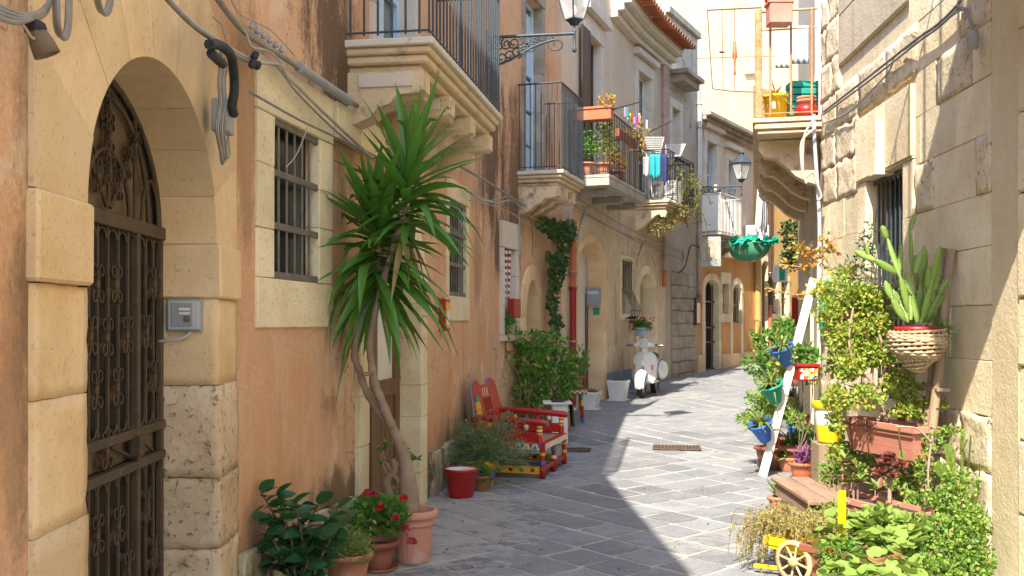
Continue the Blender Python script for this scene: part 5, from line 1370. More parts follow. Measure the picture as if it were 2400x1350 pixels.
# legs: turned, with painted beads
def leg(x, y, z1):
    o = cp(lambda m: m.lathe([(0, 0), (.030, .0), (.033, .1), (.024, .115), (.030, .135), (.030, .17), (.02, .185), (.027, .21), (.027, z1 - .05), (.032, z1)], (x, y, 0), 10), 'leg')
    cp(lambda m: m.lathe([(.0305, .135), (.0335, .152), (.0305, .17)], (x, y, 0), 10), 'bead', random.choice(('white_paint', 'yellow_paint', 'blue_gloss')), o)
    cp(lambda m: m.lathe([(.0275, .225), (.031, .24), (.0275, .255)], (x, y, 0), 10), 'bead', random.choice(('green_gloss', 'yellow_paint')), o)
for x in (-Wd, 0, Wd):
    leg(x, FD, SH - .04); leg(x, BK, SH - .04)
for x in (-Wd, Wd):
    st = cp(lambda m: m.box((x, .03, .075), (.03, .6, .075), None, .006), 'stretcher', 'yellow_paint')
    for k in range(5):
        for sx in (-1, 1): cp(lambda m: m.sphere((x + sx * .016, -.2 + k * .115, .078), (.004, .026, .022), 8, 4), 'painted_flower', ('red_paint', 'green_gloss')[k % 2], st)
cp(lambda m: m.box((0, FD, .09), (1.0, .028, .05), None, .006), 'stretcher')
# seat
sr = cp(lambda m: (m.box((0, FD, SH - .02), (2 * Wd + .06, .07, .06), None, .006), m.box((0, BK + .02, SH - .02), (2 * Wd + .06, .06, .06), None, .006), m.box((-Wd, .03, SH - .021), (.06, .59, .058), None, .006), m.box((Wd, .03, SH - .021), (.06, .59, .058), None, .006)), 'seat_frame')
cp(lambda m: m.box((0, .03, SH - .01), (2 * Wd - .06, .58, .02), None, .004), 'seat', 'cane')
cp(lambda m: m.box((0, FD + .036, SH - .02), (2 * Wd + .04, .004, .055)), 'front_band', 'cream_paint')
for sx in (-1, 1):
    bd = cp(lambda m: m.box((sx * (Wd + .031), .03, SH - .022), (.004, .62, .055)), 'painted_band', 'cream_paint')
    for k in range(14):
        y0 = -.26 + k * .044; up_k = k % 2
        cp(lambda m: m.prism([(y0, SH - .046 + .05 * up_k), (y0 + .044, SH - .046 + .05 * up_k), (y0 + .022, SH + .003 - .05 * up_k)], (sx * (Wd + .033), 0, 0), V((0, 1, 0)), V((0, 0, 1)), V((sx, 0, 0)), .003), 'painted_triangle', ('green_gloss', 'blue_gloss', 'yellow_paint', 'red_paint')[k % 4], bd)
# arms with spindles
for sx in (-1, 1):
    cp(lambda m: m.tube([V((sx * Wd, BK - .04, .60)), V((sx * Wd, -.05, .585)), V((sx * Wd, FD + .0, .56)), V((sx * Wd, FD + .04, .55))], [.03, .032, .036, .03], 8), 'arm')
    cp(lambda m: m.sphere((sx * Wd, FD + .05, .55), (.03, .012, .03), 10, 6), 'arm_rosette', 'green_gloss')
    post = cp(lambda m: m.lathe([(.03, SH), (.03, .42), (.02, .43), (.027, .46), (.027, .5), (.02, .51), (.026, .54)], (sx * Wd, FD - .03, 0), 10), 'arm_post')
    for z_, c_ in ((.445, 'yellow_paint'), (.48, 'cream_paint'), (.515, 'yellow_paint')): cp(lambda m: m.lathe([(.028, z_ - .012), (.033, z_), (.028, z_ + .012)], (sx * Wd, FD - .03, 0), 10), 'bead', c_, post)
    cp(lambda m: m.box((sx * Wd, .03, SH + .07), (.025, .56, .1), None, .005), 'side_panel')
    for k in range(4):
        y = -.2 + k * .13; o = cp(lambda m: m.lathe([(.012, SH + .1), (.012, .56)], (sx * Wd, y, 0), 8), 'spindle')
        cp(lambda m: m.lathe([(.011, .485), (.026, .505), (.026, .525), (.011, .545)], (sx * Wd, y, 0), 8), 'bead', ('yellow_paint', 'blue_gloss', 'red_paint', 'cream_paint')[k], o)
# back: leaning panel with two shaped wings
lean = .22
def bp(x, z, off=0.0): return V((x, BK - .02 - (z - SH) * lean + off, z))
def bprism(m, poly, t):
    n = len(poly); a = [bp(x, z) for x, z in poly]; b = [bp(x, z, t) for x, z in poly]
    m.add(a + b, [tuple(range(n)), tuple(range(2 * n - 1, n - 1, -1))] + [(i, (i + 1) % n, n + (i + 1) % n, n + i) for i in range(n)])
wing = [(.13, SH), (.13, .86), (.16, .93), (.23, .965), (.32, .96), (.40, .92), (.44, .85), (.455, .76), (.48, .68), (.53, .60), (.53, SH)]
for sx in (-1, 1):
    cp(lambda m: bprism(m, [(sx * x, z) for x, z in wing], .03), 'back_wing')
    cp(lambda m: m.tube([bp(sx * x, z, .015) for x, z in wing[1:-1]], .011, 6), 'wing_edge', 'blue_edge')
cp(lambda m: bprism(m, [(-.13, .76), (.13, .76), (.13, .90), (-.13, .90)], .028), 'top_rail')
cp(lambda m: bprism(m, [(-.12, .78), (.12, .78), (.12, .88), (-.12, .88)], .032), 'painted_panel', 'orange_pipe')
for k in range(6):
    x = -.10 + .04 * k; cp(lambda m: bprism(m, [(x - .012, .79), (x + .006, .79), (x + .012, .87), (x - .004, .87)], .035), 'painted_stroke', ('red_paint', 'cream_paint')[k % 2])
for k in range(5):
    x = -.10 + .05 * k; cp(lambda m: m.tube([bp(x, SH, .014), bp(x, .77, .014)], .011, 8), 'spindle', ('red_paint', 'red_pipe')[k % 2])
cp(lambda m: bprism(m, [(.30, .54), (.45, .52), (.43, .70), (.40, .80), (.32, .80), (.29, .68)], .045), 'painted_corner', 'yellow_paint')
cp(lambda m: bprism(m, [(.29, .745), (.42, .745), (.41, .80), (.30, .80)], .047), 'painted_corner', 'green_gloss')

# ------------------------------------------------------------------ things beyond the settle
tb = G(1312, 1042); tb.y += .1
sd = root('side_table', 'small white block table beyond the red settle under a dark jacket', 'table', tb)
m = MB(); m.box(tb + V((0, 0, .26)), (.2, .3, .5), None, .008); part(m, 'body', M['white_paint'], sd)
m = MB(); m.box(tb + V((-.03, 0, .52)), (.36, .4, .025), None, .006); part(m, 'top', M['white_paint'], sd)
jk = MB(); nx, ny = 12, 10; vs = []
for i in range(nx + 1):
    for j in range(ny + 1):
        s, t = i / nx, j / ny; x = -.10 + .26 * s; drop = max(0, x - .10) * 0 + (0 if s < .55 else (s - .55) / .45)
        px_ = x if s < .55 else .153 + .02 * math.sin(t * 9) + .015 * drop
        vs.append(tb + V((px_, -.19 + .36 * t, .54 + .012 * math.sin(7 * t + 5 * s) - (drop ** .9) * (.27 + .06 * math.sin(4 * t)))))
jk.add(vs, [(i * (ny + 1) + j, (i + 1) * (ny + 1) + j, (i + 1) * (ny + 1) + j + 1, i * (ny + 1) + j + 1) for i in range(nx) for j in range(ny)], True)
jo = single(jk, 'dark_jacket', M['leather'], 'dark jacket draped over the white block table', 'jacket')
md = jo.modifiers.new('thickness', 'SOLIDIFY'); md.thickness = .012
# painted tub and painted stool with plants
def tub(x, y, rb, rt, h, label, band=True):
    c = G(x, y); t = root('painted_tub', label, 'potted plant', c)
    pot('pot', potprof(rb, rt, h, .016), c, 'terracotta', t); soil(t, c + V((0, 0, h - .05)), rt - .01)
    if band:
        n = 18
        for k in range(n):
            a = 2 * math.pi * k / n; m = MB(); q = c + V(((rt + .018) * math.cos(a), (rt + .018) * math.sin(a), h - .016)); m.sphere(q, .017, 6, 4); part(m, 'painted_dot', M[('yellow_paint', 'blue_gloss', 'white_paint', 'red_paint', 'green_gloss')[k % 5]], t)
    return t, c
tA, cA = tub(1312, 1012, .14, .19, .33, 'red tub with painted dotted rim and leafy green bush')
st_ = G(1345, 990); stl = root('painted_stool', 'small folk-painted stool with coloured legs beside the leafy tub', 'stool', st_)
m = MB(); m.lathe([(0, .42), (.19, .42), (.20, .43), (.20, .48), (.19, .49), (0, .49)], st_, 20); part(m, 'seat', M['terra_dark'], stl)
m = MB()
for k in range(16):
    a = 2 * math.pi * k / 16; a2 = a + math.pi / 16; a3 = a + math.pi / 8
    m.add([st_ + V((.204 * math.cos(b), .204 * math.sin(b), z)) for b, z in ((a, .435), (a2, .475), (a3, .435), (a3, .45), (a2, .488), (a, .45))], [(0, 1, 4, 5), (1, 2, 3, 4)])
part(m, 'painted_zigzag', M['white_paint'], stl, fix=False)
for k in range(4):
    a = R(45 + 90 * k)
    for j in range(5):
        m = MB(); z0, z1 = .42 * j / 5, .42 * (j + 1) / 5; m.tube([st_ + V(((.15 + .03 * (1 - z / .42)) * math.cos(a), (.15 + .03 * (1 - z / .42)) * math.sin(a), z)) for z in (z0, z1)], .022, 8); part(m, 'leg_band', M[('red_paint', 'yellow_paint', 'green_gloss', 'blue_gloss', 'red_paint')[(j + k) % 5]], stl)
stp = root('potted_bush', 'small leafy bush in a pot standing on the painted stool', 'potted plant', st_ + V((0, 0, .49)))
pot('pot', potprof(.10, .14, .2), st_ + V((0, 0, .49)), 'terra_dark', stp); soil(stp, st_ + V((0, 0, .65)), .13)
def bush(parent, c, blobs, mat='fresh', L=.075, W=.038, stems=7, base=None, droop=.1):
    m = MB(); b0 = base if base is not None else V(c)
    for dx, dy, dz, rx, ry, rz_, n in blobs:
        cc = V(c) + V((dx, dy, dz)); cloud(m, cc, (rx * 1.12, ry * 1.12, rz_ * 1.15), int(n * .40), L * 1.25, W * 1.25, shellness=.1, droop=droop)
    m.v = [(max(p[0], lwx(p[1])), p[1], p[2]) for p in m.v]
    part(m, 'foliage', M[mat], parent, kind='stuff', fix=False)
    for dx, dy, dz, *_ in blobs:
        s = MB(); e = V(c) + V((dx, dy, dz)); s.tube(smoothpath([b0 + V((rnd(-.03, .03), rnd(-.03, .03), 0)), b0.lerp(e, .5) + V((rnd(-.04, .04), 0, .03)), e], 5), .008, 5); part(s, 'stem', M['stem'], parent)
bush(stp, st_ + V((0, 0, .68)), [(0, 0, .12, .2, .2, .15, 320), (.08, 0, .3, .13, .14, .14, 150), (-.12, .1, .25, .15, .15, .15, 170)], L=.07, W=.03)
bush(tA, cA + V((0, 0, .33)), [(-.05, 0, .2, .3, .28, .2, 420), (-.22, .15, .5, .24, .24, .22, 380), (.02, .1, .62, .22, .2, .2, 330), (-.1, 0, .9, .2, .2, .18, 260), (-.3, .1, .8, .18, .18, .2, 220), (.12, 0, .38, .16, .16, .16, 160)], L=.08, W=.036)
cB = G(1235, 1030); tB = root('potted_bush', 'tall leafy bush behind the settle against the salmon wall', 'potted plant', cB)
pot('pot', potprof(.14, .19, .3), cB, 'terra_dark', tB); soil(tB, cB + V((0, 0, .26)), .18)
bush(tB, cB + V((0, 0, .3)), [(.02, .1, .3, .3, .26, .3, 480), (-.08, .2, .65, .26, .24, .25, 360), (.1, .1, .9, .22, .2, .22, 300), (-.12, .2, 1.0, .16, .16, .2, 160), (.2, 0, .6, .2, .2, .2, 220)], mat='fresh', L=.085, W=.036)
m = MB(); c = cB + V((-.05, -.25, .3))
for k in range(46):
    d = rdir(.15, .9); d.x += .1; b0 = c + V((rnd(-.08, .08), rnd(-.05, .05), rnd(-.15, .05))); L = rnd(.3, .5); e = b0 + V((d.x, d.y, d.z)) * L
    if e.x < lwx(e.y): d.x = abs(d.x)
    m.blade(b0, d, d.cross(V((0, 0, 1))), L, .022, rnd(.08, .25), 6, .3)
sp = root('potted_strap_plant', 'arching strap-leaved plant just behind the settle back', 'potted plant', c - V((0, 0, c.z - gz(c.y))))
part(m, 'foliage', M['fresh'], sp, kind='stuff', fix=False)
pot('pot', potprof(.1, .14, .2), c - V((0, 0, c.z - gz(c.y))), 'terra_dark', sp)
cS = LW3.pt(LW3.u(1186), .16, 0); cS.z = gz(cS.y)
ts = root('potted_sapling', 'thin sapling with a leafy top against the pale window', 'potted plant', cS)
pot('pot', potprof(.09, .12, .2), cS, 'terra_dark', ts)
q = smoothpath([cS + V((0, 0, .15)), cS + V((.02, 0, .8)), P(1188, 840, cS.y), P(1186, 770, cS.y), P(1184, 735, cS.y)], 6)
m = MB(); m.tube(q, .008, 6); part(m, 'stem', M['stem'], ts)
m = MB(); cloud(m, P(1184, 755, cS.y), (.13, .13, .16), 110, .08, .034, shellness=.1); trail(m, q[10:], 50, .07, .03, .06); part(m, 'foliage', M['geranium'], ts, kind='stuff', fix=False)

# ------------------------------------------------------------------ white planters
def planter(x, y, wt, h, label):
    c = G(x, y); t = root('white_planter', label, 'planter', c, math.atan2(-LW4.N.x, LW4.N.y), 'white square planters by the cream house')
    wb = wt * .74
    def frust(m, w0, w1, z0, z1):
        v = [V((sx * w0 / 2, sy * w0 / 2, z0)) for sx, sy in ((-1, -1), (1, -1), (1, 1), (-1, 1))] + [V((sx * w1 / 2, sy * w1 / 2, z1)) for sx, sy in ((-1, -1), (1, -1), (1, 1), (-1, 1))]
        m.add(v, [(0, 1, 2, 3), (0, 1, 5, 4), (1, 2, 6, 5), (2, 3, 7, 6), (3, 0, 4, 7)])
    m = MB(); frust(m, wb, wt * .95, .03, h - .03); part(m, 'body', M['white_paint'], t, local=True)
    m = MB()
    for a in range(4):
        ang = a * math.pi / 2; m.box(V((0, 0, h - .02)) + V((math.cos(ang), math.sin(ang), 0)) * (wt / 2 - .012), (.03 if a % 2 == 0 else wt - .03, wt if a % 2 == 0 else .03, .045), None, .004)
    part(m, 'rim', M['white_paint'], t, local=True)
    m = MB(); m.box((0, 0, .015), (wt * .98, wt * .98, .025), None, .005); part(m, 'saucer', M['white_paint'], t, local=True)
    m = MB(); m.box((0, 0, h - .06), (wt * .9, wt * .9, .03)); part(m, 'soil', M['soil'], t, local=True)
    m = MB()
    for _ in range(260): m.leaf(V((rnd(-.3, .3) * wt, rnd(-.3, .3) * wt, h - .04)), rdir(.15, 1), rdir(), rnd(.06, .13), .014, .2, .15)
    part(m, 'foliage', M['geranium'], t, local=True, kind='stuff', fix=False)
planter(1384, 960, .30, .29, 'nearer white square planter beside the brown arched door')
planter(1449, 939, .35, .36, 'larger white square planter next to the scooter')

# ------------------------------------------------------------------ scooter
f0 = G(1504, 934); r0 = G(1541, 917); fw = (f0 - r0); fw.z = 0; fw.normalize()
so = f0 - fw * 1.2
sc_ = root('scooter', 'old white motor scooter on its stand by the cream wall', 'scooter', V((f0.x - fw.x * .6, f0.y - fw.y * .6, gz(f0.y - fw.y * .6))), math.atan2(fw.y, fw.x))
def sp_(f, name, mat='scooter_white', parent=None):
    m = MB(); f(m); return part(m, name, M[mat], parent or sc_, local=True)
def wheel(x, y=0.0, rr=.215):
    B_ = (V((1, 0, 0)), V((0, 0, 1)), V((0, -1, 0)))
    o = sp_(lambda m: m.lathe([(rr - .075, -.038), (rr - .03, -.05), (rr - .005, -.035), (rr, 0), (rr - .005, .035), (rr - .03, .05), (rr - .075, .038)], (x, y, rr), 24, B_), 'tyre', 'rubber')
    sp_(lambda m: m.lathe([(0, -.03), (.05, -.035), (.09, -.02), (rr - .07, -.036), (rr - .07, .036), (.09, .02), (.05, .035), (0, .03)], (x, y, rr), 20, B_), 'rim', 'grey_metal', o)
wheel(.6); wheel(-.6)
# front mudguard
def guard(m):
    for j in range(9):
        pass
    n = 12; vs = []
    for i in range(n + 1):
        a = R(-12 + 170 * i / n); wgt = .085 * (1 - .35 * abs(i / n - .45))
        for k in range(7):
            t = (k / 6 - .5) * 2; rr = .27 - .06 * t * t
            vs.append(V((.6 + rr * math.cos(a), wgt * t * 1.15, .23 + rr * math.sin(a) * 1.05)))
    m.add(vs, [(i * 7 + k, i * 7 + k + 1, (i + 1) * 7 + k + 1, (i + 1) * 7 + k) for i in range(n) for k in range(6)], True)
sp_(guard, 'mudguard')
sp_(lambda m: m.tube([V((.6, .06, .22)), V((.55, .06, .42))], .016, 8), 'fork', 'chrome')
# leg shield: curved sheet
def shield(m):
    nz, ny = 14, 12; vs = []
    for i in range(nz + 1):
        t = i / nz; z = .27 + .56 * t; hw = .225 + .015 * math.sin(math.pi * t) - (.10 * max(0, (t - .72) / .28) ** 2) - .03 * max(0, (.15 - t) / .15)
        for j in range(ny + 1):
            s = -1 + 2 * j / ny; vs.append(V((.46 - .10 * t - .075 * abs(s) ** 2.2 + .03 * (1 - abs(s)) ** 2, hw * s, z)))
    m.add(vs, [(i * (ny + 1) + j, i * (ny + 1) + j + 1, (i + 1) * (ny + 1) + j + 1, (i + 1) * (ny + 1) + j) for i in range(nz) for j in range(ny)], True)
so_ = sp_(shield, 'leg_shield'); md = so_.modifiers.new('thickness', 'SOLIDIFY'); md.thickness = .018
sp_(lambda m: m.box((.475, 0, .57), (.03, .085, .22), None, .012), 'horn_cover')
sp_(lambda m: [m.box((.495, 0, .50 + .02 * k), (.008, .06, .006)) for k in range(4)], 'horn_grille', 'black_foam')
for s in (-1, 1): sp_(lambda m: m.box((.455, s * .165, .55), (.035, .04, .09), None, .008), 'turn_signal', 'amber')
# headset with round headlamp, bars, grips, levers
sp_(lambda m: m.tube([V((.36, 0, .80)), V((.345, 0, .90)), V((.34, 0, .95))], [.06, .055, .06], 12), 'steering_column')
sp_(lambda m: m.tube([V((.33, -.19, .95)), V((.335, -.1, .955)), V((.35, 0, .965)), V((.335, .1, .955)), V((.33, .19, .95))], [.028, .04, .07, .04, .028], 12), 'handlebar')
B2 = (V((0, 1, 0)), V((0, 0, 1)), V((1, 0, 0)))
hl = sp_(lambda m: m.lathe([(.07, -.06), (.088, .03), (.09, .045), (.08, .05), (.074, .046)], (.37, 0, .985), 18, B2), 'headlamp')
sp_(lambda m: m.lathe([(0, .058), (.05, .054), (.076, .044)], (.37, 0, .985), 18, B2), 'lens', 'lamp_glass', hl)
for s in (-1, 1):
    sp_(lambda m: m.tube([V((.33, s * .19, .95)), V((.315, s * .33, .945))], .02, 8), 'grip', 'rubber')
    sp_(lambda m: m.tube([V((.36, s * .17, .955)), V((.39, s * .25, .95)), V((.375, s * .35, .945))], .007, 6), 'lever', 'chrome')
# floor, rear body, cowls, seat
sp_(lambda m: m.box((.16, 0, .27), (.52, .36, .035), None, .015), 'footboard')
def rearbody(m):
    n = 12; vs = []; sec = 12
    for i in range(n + 1):
        t = i / n; x = -.02 - .86 * t; hw = .11 + .07 * math.sin(math.pi * min(1, t * 1.1)) - .09 * max(0, t - .75) / .25; zt = .56 + .12 * math.sin(math.pi * min(1, .15 + t * .75)) - .18 * max(0, t - .7) / .3; zb = .30 + .05 * t
        for k in range(sec): a = 2 * math.pi * k / sec; vs.append(V((x, hw * math.cos(a), (zt + zb) / 2 + (zt - zb) / 2 * math.sin(a))))
    m.add(vs, [(i * sec + k, i * sec + (k + 1) % sec, (i + 1) * sec + (k + 1) % sec, (i + 1) * sec + k) for i in range(n) for k in range(sec)], True)
    m.add(vs[:sec], [tuple(range(sec))]); m.add(vs[-sec:], [tuple(range(sec))])
sp_(rearbody, 'rear_body')
for s in (-1, 1):
    o = sp_(lambda m: m.sphere((-.5, s * .155, .46), (.34, .115, .185), 18, 12), 'side_cowl')
    sp_(lambda m: m.tube([V((-.5 + .345 * math.cos(a), s * .15, .46 + .19 * math.sin(a))) for a in [2 * math.pi * k / 24 for k in range(25)]], .008, 5), 'trim', 'black_foam', o)
sp_(lambda m: m.sphere((-.36, 0, .73), (.34, .125, .075), 16, 8), 'saddle', 'leather')
sp_(lambda m: m.sphere((-.86, 0, .50), (.03, .05, .045), 10, 6), 'tail_lamp', 'red_paint')
sp_(lambda m: m.box((-.9, 0, .36), (.01, .16, .16), None, .003), 'number_plate', 'white_paint')
sp_(lambda m: (m.tube([V((-.05, .17, .0)), V((-.1, .1, .25))], .014, 6), m.tube([V((-.05, -.17, .0)), V((-.1, -.1, .25))], .014, 6), m.tube([V((-.05, .17, .012)), V((-.05, -.17, .012))], .012, 6)), 'stand', 'grey_metal')
sp_(lambda m: m.sphere((.10, 0, .72), (.05, .05, .06), 8, 6), 'hand_brake_cover', 'leather')

# ------------------------------------------------------------------ small things on the left fronts
def wall_box(name, w, x0, x1, y0, y1, d0, d1, mat, label, cat, face=None):
    t = root(name, label, cat, w.pt(w.u((x0 + x1) / 2), d0, w.z((x0 + x1) / 2, y1)))
    ua, ub = w.u(x0), w.u(x1); za, zb = w.z(x0, y1), w.z(x0, y0)
    m = MB(); m.wbox(w, ua, ub, d0, d1, za, zb, .006); part(m, 'case', M[mat], t)
    return t, ua, ub, za, zb
t, ua, ub, za, zb = wall_box('red_wall_box', LW2, 1028, 1040, 700, 776, .0, .065, 'red_paint', 'red box with yellow front below the narrower barred window', 'box')
m = MB(); m.wbox(LW2, ua + .02, ub - .02, .065, .069, za + .03, zb - .03); part(m, 'front_panel', M['yellow_paint'], t)
m = MB(); m.wbox(LW2, ua + .05, ub - .05, .069, .072, za + .06, za + .2); part(m, 'label_panel', M['white_paint'], t)
t, ua, ub, za, zb = wall_box('dark_red_box', LW3, 1184, 1200, 700, 745, .03, .12, 'red_pipe', 'dark red box hanging in the pale window with striped cord', 'box')
t, ua, ub, za, zb = wall_box('shrine_box', LW6, 1621, 1630, 700, 762, .0, .12, 'dark_wood', 'narrow dark wooden display case on the grey corner pier', 'display case')
m = MB(); m.wbox(LW6, ua + .02, ub - .02, .12, .124, za + .05, zb - .1); part(m, 'pane', M['pane'], t)
rp = root('striped_cords', 'red and white twisted cords hanging in the pale window', 'cord', LW3.pt(LW3.u(1190), .0, LW3.z(1190, 700)))
for x in (1186, 1194):
    for k in range(16):
        ya, y2 = 588 + k * 7.2, 588 + (k + 1) * 7.2; m = MB(); m.tube([wp(x - k * .12, ya, .01), wp(x - (k + 1) * .12, y2, .01)], .022 - .0006 * k, 6); part(m, 'stripe', M['red_pipe' if k % 2 else 'white_paint'], rp)
# mailbox and plate on the arched door's reveal
uR = b3[1] + .004
mbx = root('mailbox', 'grey metal mailbox on the reveal of the brown arched door', 'mailbox', LW4.pt(uR, -.15, 1.6))
zz0, zz1 = LW4.z(1405, 716), LW4.z(1405, 674)
m = MB(); m.wbox(LW4, uR - .1, uR, -.3, -.06, zz0, zz1, .008); part(m, 'body', M['grey_box'], mbx)
m = MB(); m.wbox(LW4, uR - .103, uR - .1, -.28, -.08, zz1 - .11, zz1 - .05); part(m, 'flap', M['blue_paint'], mbx)
m = MB(); m.wbox(LW4, uR - .02, uR, -.2, -.08, LW4.z(1400, 738), LW4.z(1400, 720), .003); single(m, 'door_plate', M['green_gloss'], 'small green plate below the grey mailbox', 'plate')
# hanging flower pot under the belly grille
hw = LW4.pt(LW4.u(1478), .2, LW4.z(1478, 788, .2))
hf = root('hanging_geranium', 'red geraniums in a white wall pot above the scooter', 'potted plant', hw)
pot('pot', potprof(.08, .12, .16), hw, 'blue_paint', hf)
m = MB(); cloud(m, hw + V((0, 0, .2)), (.24, .2, .13), 420, .05, .04, shellness=.1); part(m, 'foliage', M['geranium'], hf, kind='stuff', fix=False)
m = MB()
for k in range(26):
    c = hw + V((rnd(-.26, .26), rnd(-.2, .1), rnd(.12, .36)))
    for _ in range(8): m.leaf(c, rdir(), rdir(), .03, .025)
part(m, 'flowers', M['pink_petal'], hf, kind='stuff', fix=False)
# drain grates in the paving
def grate(x, y, w_, l_, label, rz):
    c = G(x, y); t = root('drain_grate', label, 'grate', c + V((0, 0, .008)), rz, 'drain grates in the street')
    m = MB(); m.box((0, 0, 0), (w_, l_, .006)); part(m, 'pit', M['leather'], t, local=True)
    for k in range(14):
        m = MB(); m.box((-w_ / 2 + w_ * (k + .5) / 14, 0, .006), (w_ / 28, l_ * .92, .008), None, .001); part(m, 'bar', M['rust'], t, local=True)
    for s in (-1, 1):
        m = MB(); m.box((0, s * l_ / 2, .006), (w_, .02, .01), None, .002); part(m, 'frame', M['rust'], t, local=True)
grate(1586, 1051, .58, .42, 'rusty drain grate in the sunlit middle of the street', R(-8))
grate(1355, 1056, .30, .30, 'drain grate in the shade near the red settle', R(-8))

# scattered fallen leaves
m = MB()
for _ in range(70):
    x = rnd(940, 1780); y = rnd(1010, 1345); p = G(x, y, .012)
    if interp(LEFT, p.y) + .1 < p.x < interp(RIGHT, p.y) - .1: m.leaf(p, V((rnd(-1, 1), rnd(-1, 1), .05)), V((rnd(-1, 1), rnd(-1, 1), .1)), rnd(.02, .04), .016, .3)
M['litter'] = leafm('dry fallen leaf', (.20, .14, .07), (.36, .25, .10), .8, .1)
single(m, 'fallen_leaves', M['litter'], 'dry leaves scattered over the street paving', 'leaves', kind='stuff', fix=False)
# ------------------------------------------------------------------ materials of the right-hand things
M['old_wood'] = pm('weathered wood', (.36, .26, .17), (.26, .18, .115), 4, .9, .6, 40, stretch=(5, 5, .6), c3=(.18, .12, .08), s3=12)
M['bench_wood'] = pm('grey brown board', (.38, .25, .17), (.27, .17, .11), 5, .9, .6, 40, stretch=(5, .6, 5), c3=(.16, .10, .07), s3=12)
M['grey_pole'] = pm('grey pole', (.26, .26, .25), (.33, .28, .22), 4, .85, .5, 40, stretch=(3, 3, .7))
M['wicker'] = pm('wicker', (.52, .40, .26), (.38, .28, .17), 14, .8, .4, 60)
M['trough'] = pm('terracotta plastic', (.52, .19, .13), (.56, .25, .19), 4, .6, .1, 40, c3=(.58, .36, .30), s3=5, lo3=.6, hi3=.8)
M['blue_plastic'] = pm('blue plastic', (.02, .11, .46), (.03, .14, .5), 4, .5, .1, 40, c3=(.16, .24, .45), s3=9, lo3=.56, hi3=.75)
M['teal_plastic'] = pm('green plastic', (.012, .29, .20), (.02, .33, .23), 4, .5, .1, 40, c3=(.14, .34, .26), s3=9, lo3=.56, hi3=.75)
M['white_worn'] = pm('scuffed white paint', (.76, .75, .71), (.66, .63, .57), 5, .6, .3, 50, stretch=(3, 3, .5), c3=(.42, .36, .28), s3=10, lo3=.62, hi3=.72)
M['yellow_plastic'] = pm('yellow plastic', (.86, .60, .01), (.80, .52, .01), 4, .4)
M['cactus'] = leafm('cactus pad', (.14, .26, .05), (.30, .44, .09), .5, .12)
M['jade'] = leafm('jade leaves', (.17, .28, .035), (.42, .49, .08), .45, .3, tint=((.64, .50, .06), .15))
M['jade_g'] = leafm('small green succulent leaves', (.08, .20, .025), (.34, .48, .08), .5, .3, tint=((.46, .34, .12), .07))
M['agave'] = leafm('aloe leaf', (.16, .28, .07), (.32, .44, .12), .45, .2)
M['agave_d'] = leafm('dark strap leaf', (.06, .15, .04), (.16, .28, .07), .45, .25)
M['grass_plant'] = leafm('strap grass leaf', (.14, .24, .05), (.38, .44, .12), .5, .35)
M['orange_leaf'] = leafm('autumn vine leaf', (.50, .22, .05), (.62, .42, .08), .5, .35, tint=((.28, .34, .06), .3))
M['purple_leaf'] = leafm('purple leaf', (.12, .03, .13), (.28, .10, .30), .5, .2)
M['maroon'] = leafm('dark red rosette leaf', (.14, .03, .03), (.34, .14, .09), .4, .2)
M['dry_plant'] = leafm('dry trailing plant', (.34, .30, .09), (.55, .48, .18), .6, .3, tint=((.32, .18, .12), .25))
M['fern'] = leafm('fern', (.16, .28, .04), (.32, .46, .07), .5, .4)
M['gera_y'] = leafm('sunlit geranium leaf', (.16, .30, .05), (.36, .46, .10), .5, .3, tint=((.62, .48, .05), .06))
M['tan_stem'] = pm('tan stem', (.44, .30, .22), (.34, .23, .17), 10, .8, .3, 50)
rwx = lambda y: interp(RIGHT, y) - .04
def clampR(m):
    m.v = [(min(p[0], rwx(p[1])), p[1], p[2]) for p in m.v]; return m

# ------------------------------------------------------------------ ladder against the stone wall
ld = root('wooden_ladder', 'old wooden ladder leaning on the stone wall hung with planters', 'ladder', (2.83, 7.3, 0))
def pole(a, b, r0, r1, name, mat, seg=8):
    a, b = V(a), V(b); m = MB(); n = 8
    pts = [a.lerp(b, i / n) + V((rnd(-.006, .006), rnd(-.006, .006), 0)) for i in range(n + 1)]
    m.tube(pts, [r0 + (r1 - r0) * i / n for i in range(n + 1)], seg); return part(m, name, M[mat], ld)
pole((2.77, 6.98, 0), (3.03, 7.06, 2.10), .034, .032, 'rail', 'old_wood'); pole((2.84, 7.7, 0), (3.06, 7.74, 2.1), .034, .032, 'rail', 'old_wood')
m = MB(); a, b = V((2.80, 7.10, .0)), V((3.02, 7.17, 2.12)); d = (b - a).normalized(); bx = d.cross(V((0, 1, 0))).normalized(); m.box((a + b) / 2, (.05, .03, (b - a).length), (bx, d.cross(bx), d), .004); part(m, 'plank', M['old_wood'], ld)
for z in (.3, .72, 1.14, 1.56):
    x = 2.80 + .115 * z; m = MB(); m.box((x, 7.35, z), (.09, .80, .028), None, .004); part(m, 'rung', M['old_wood'], ld)

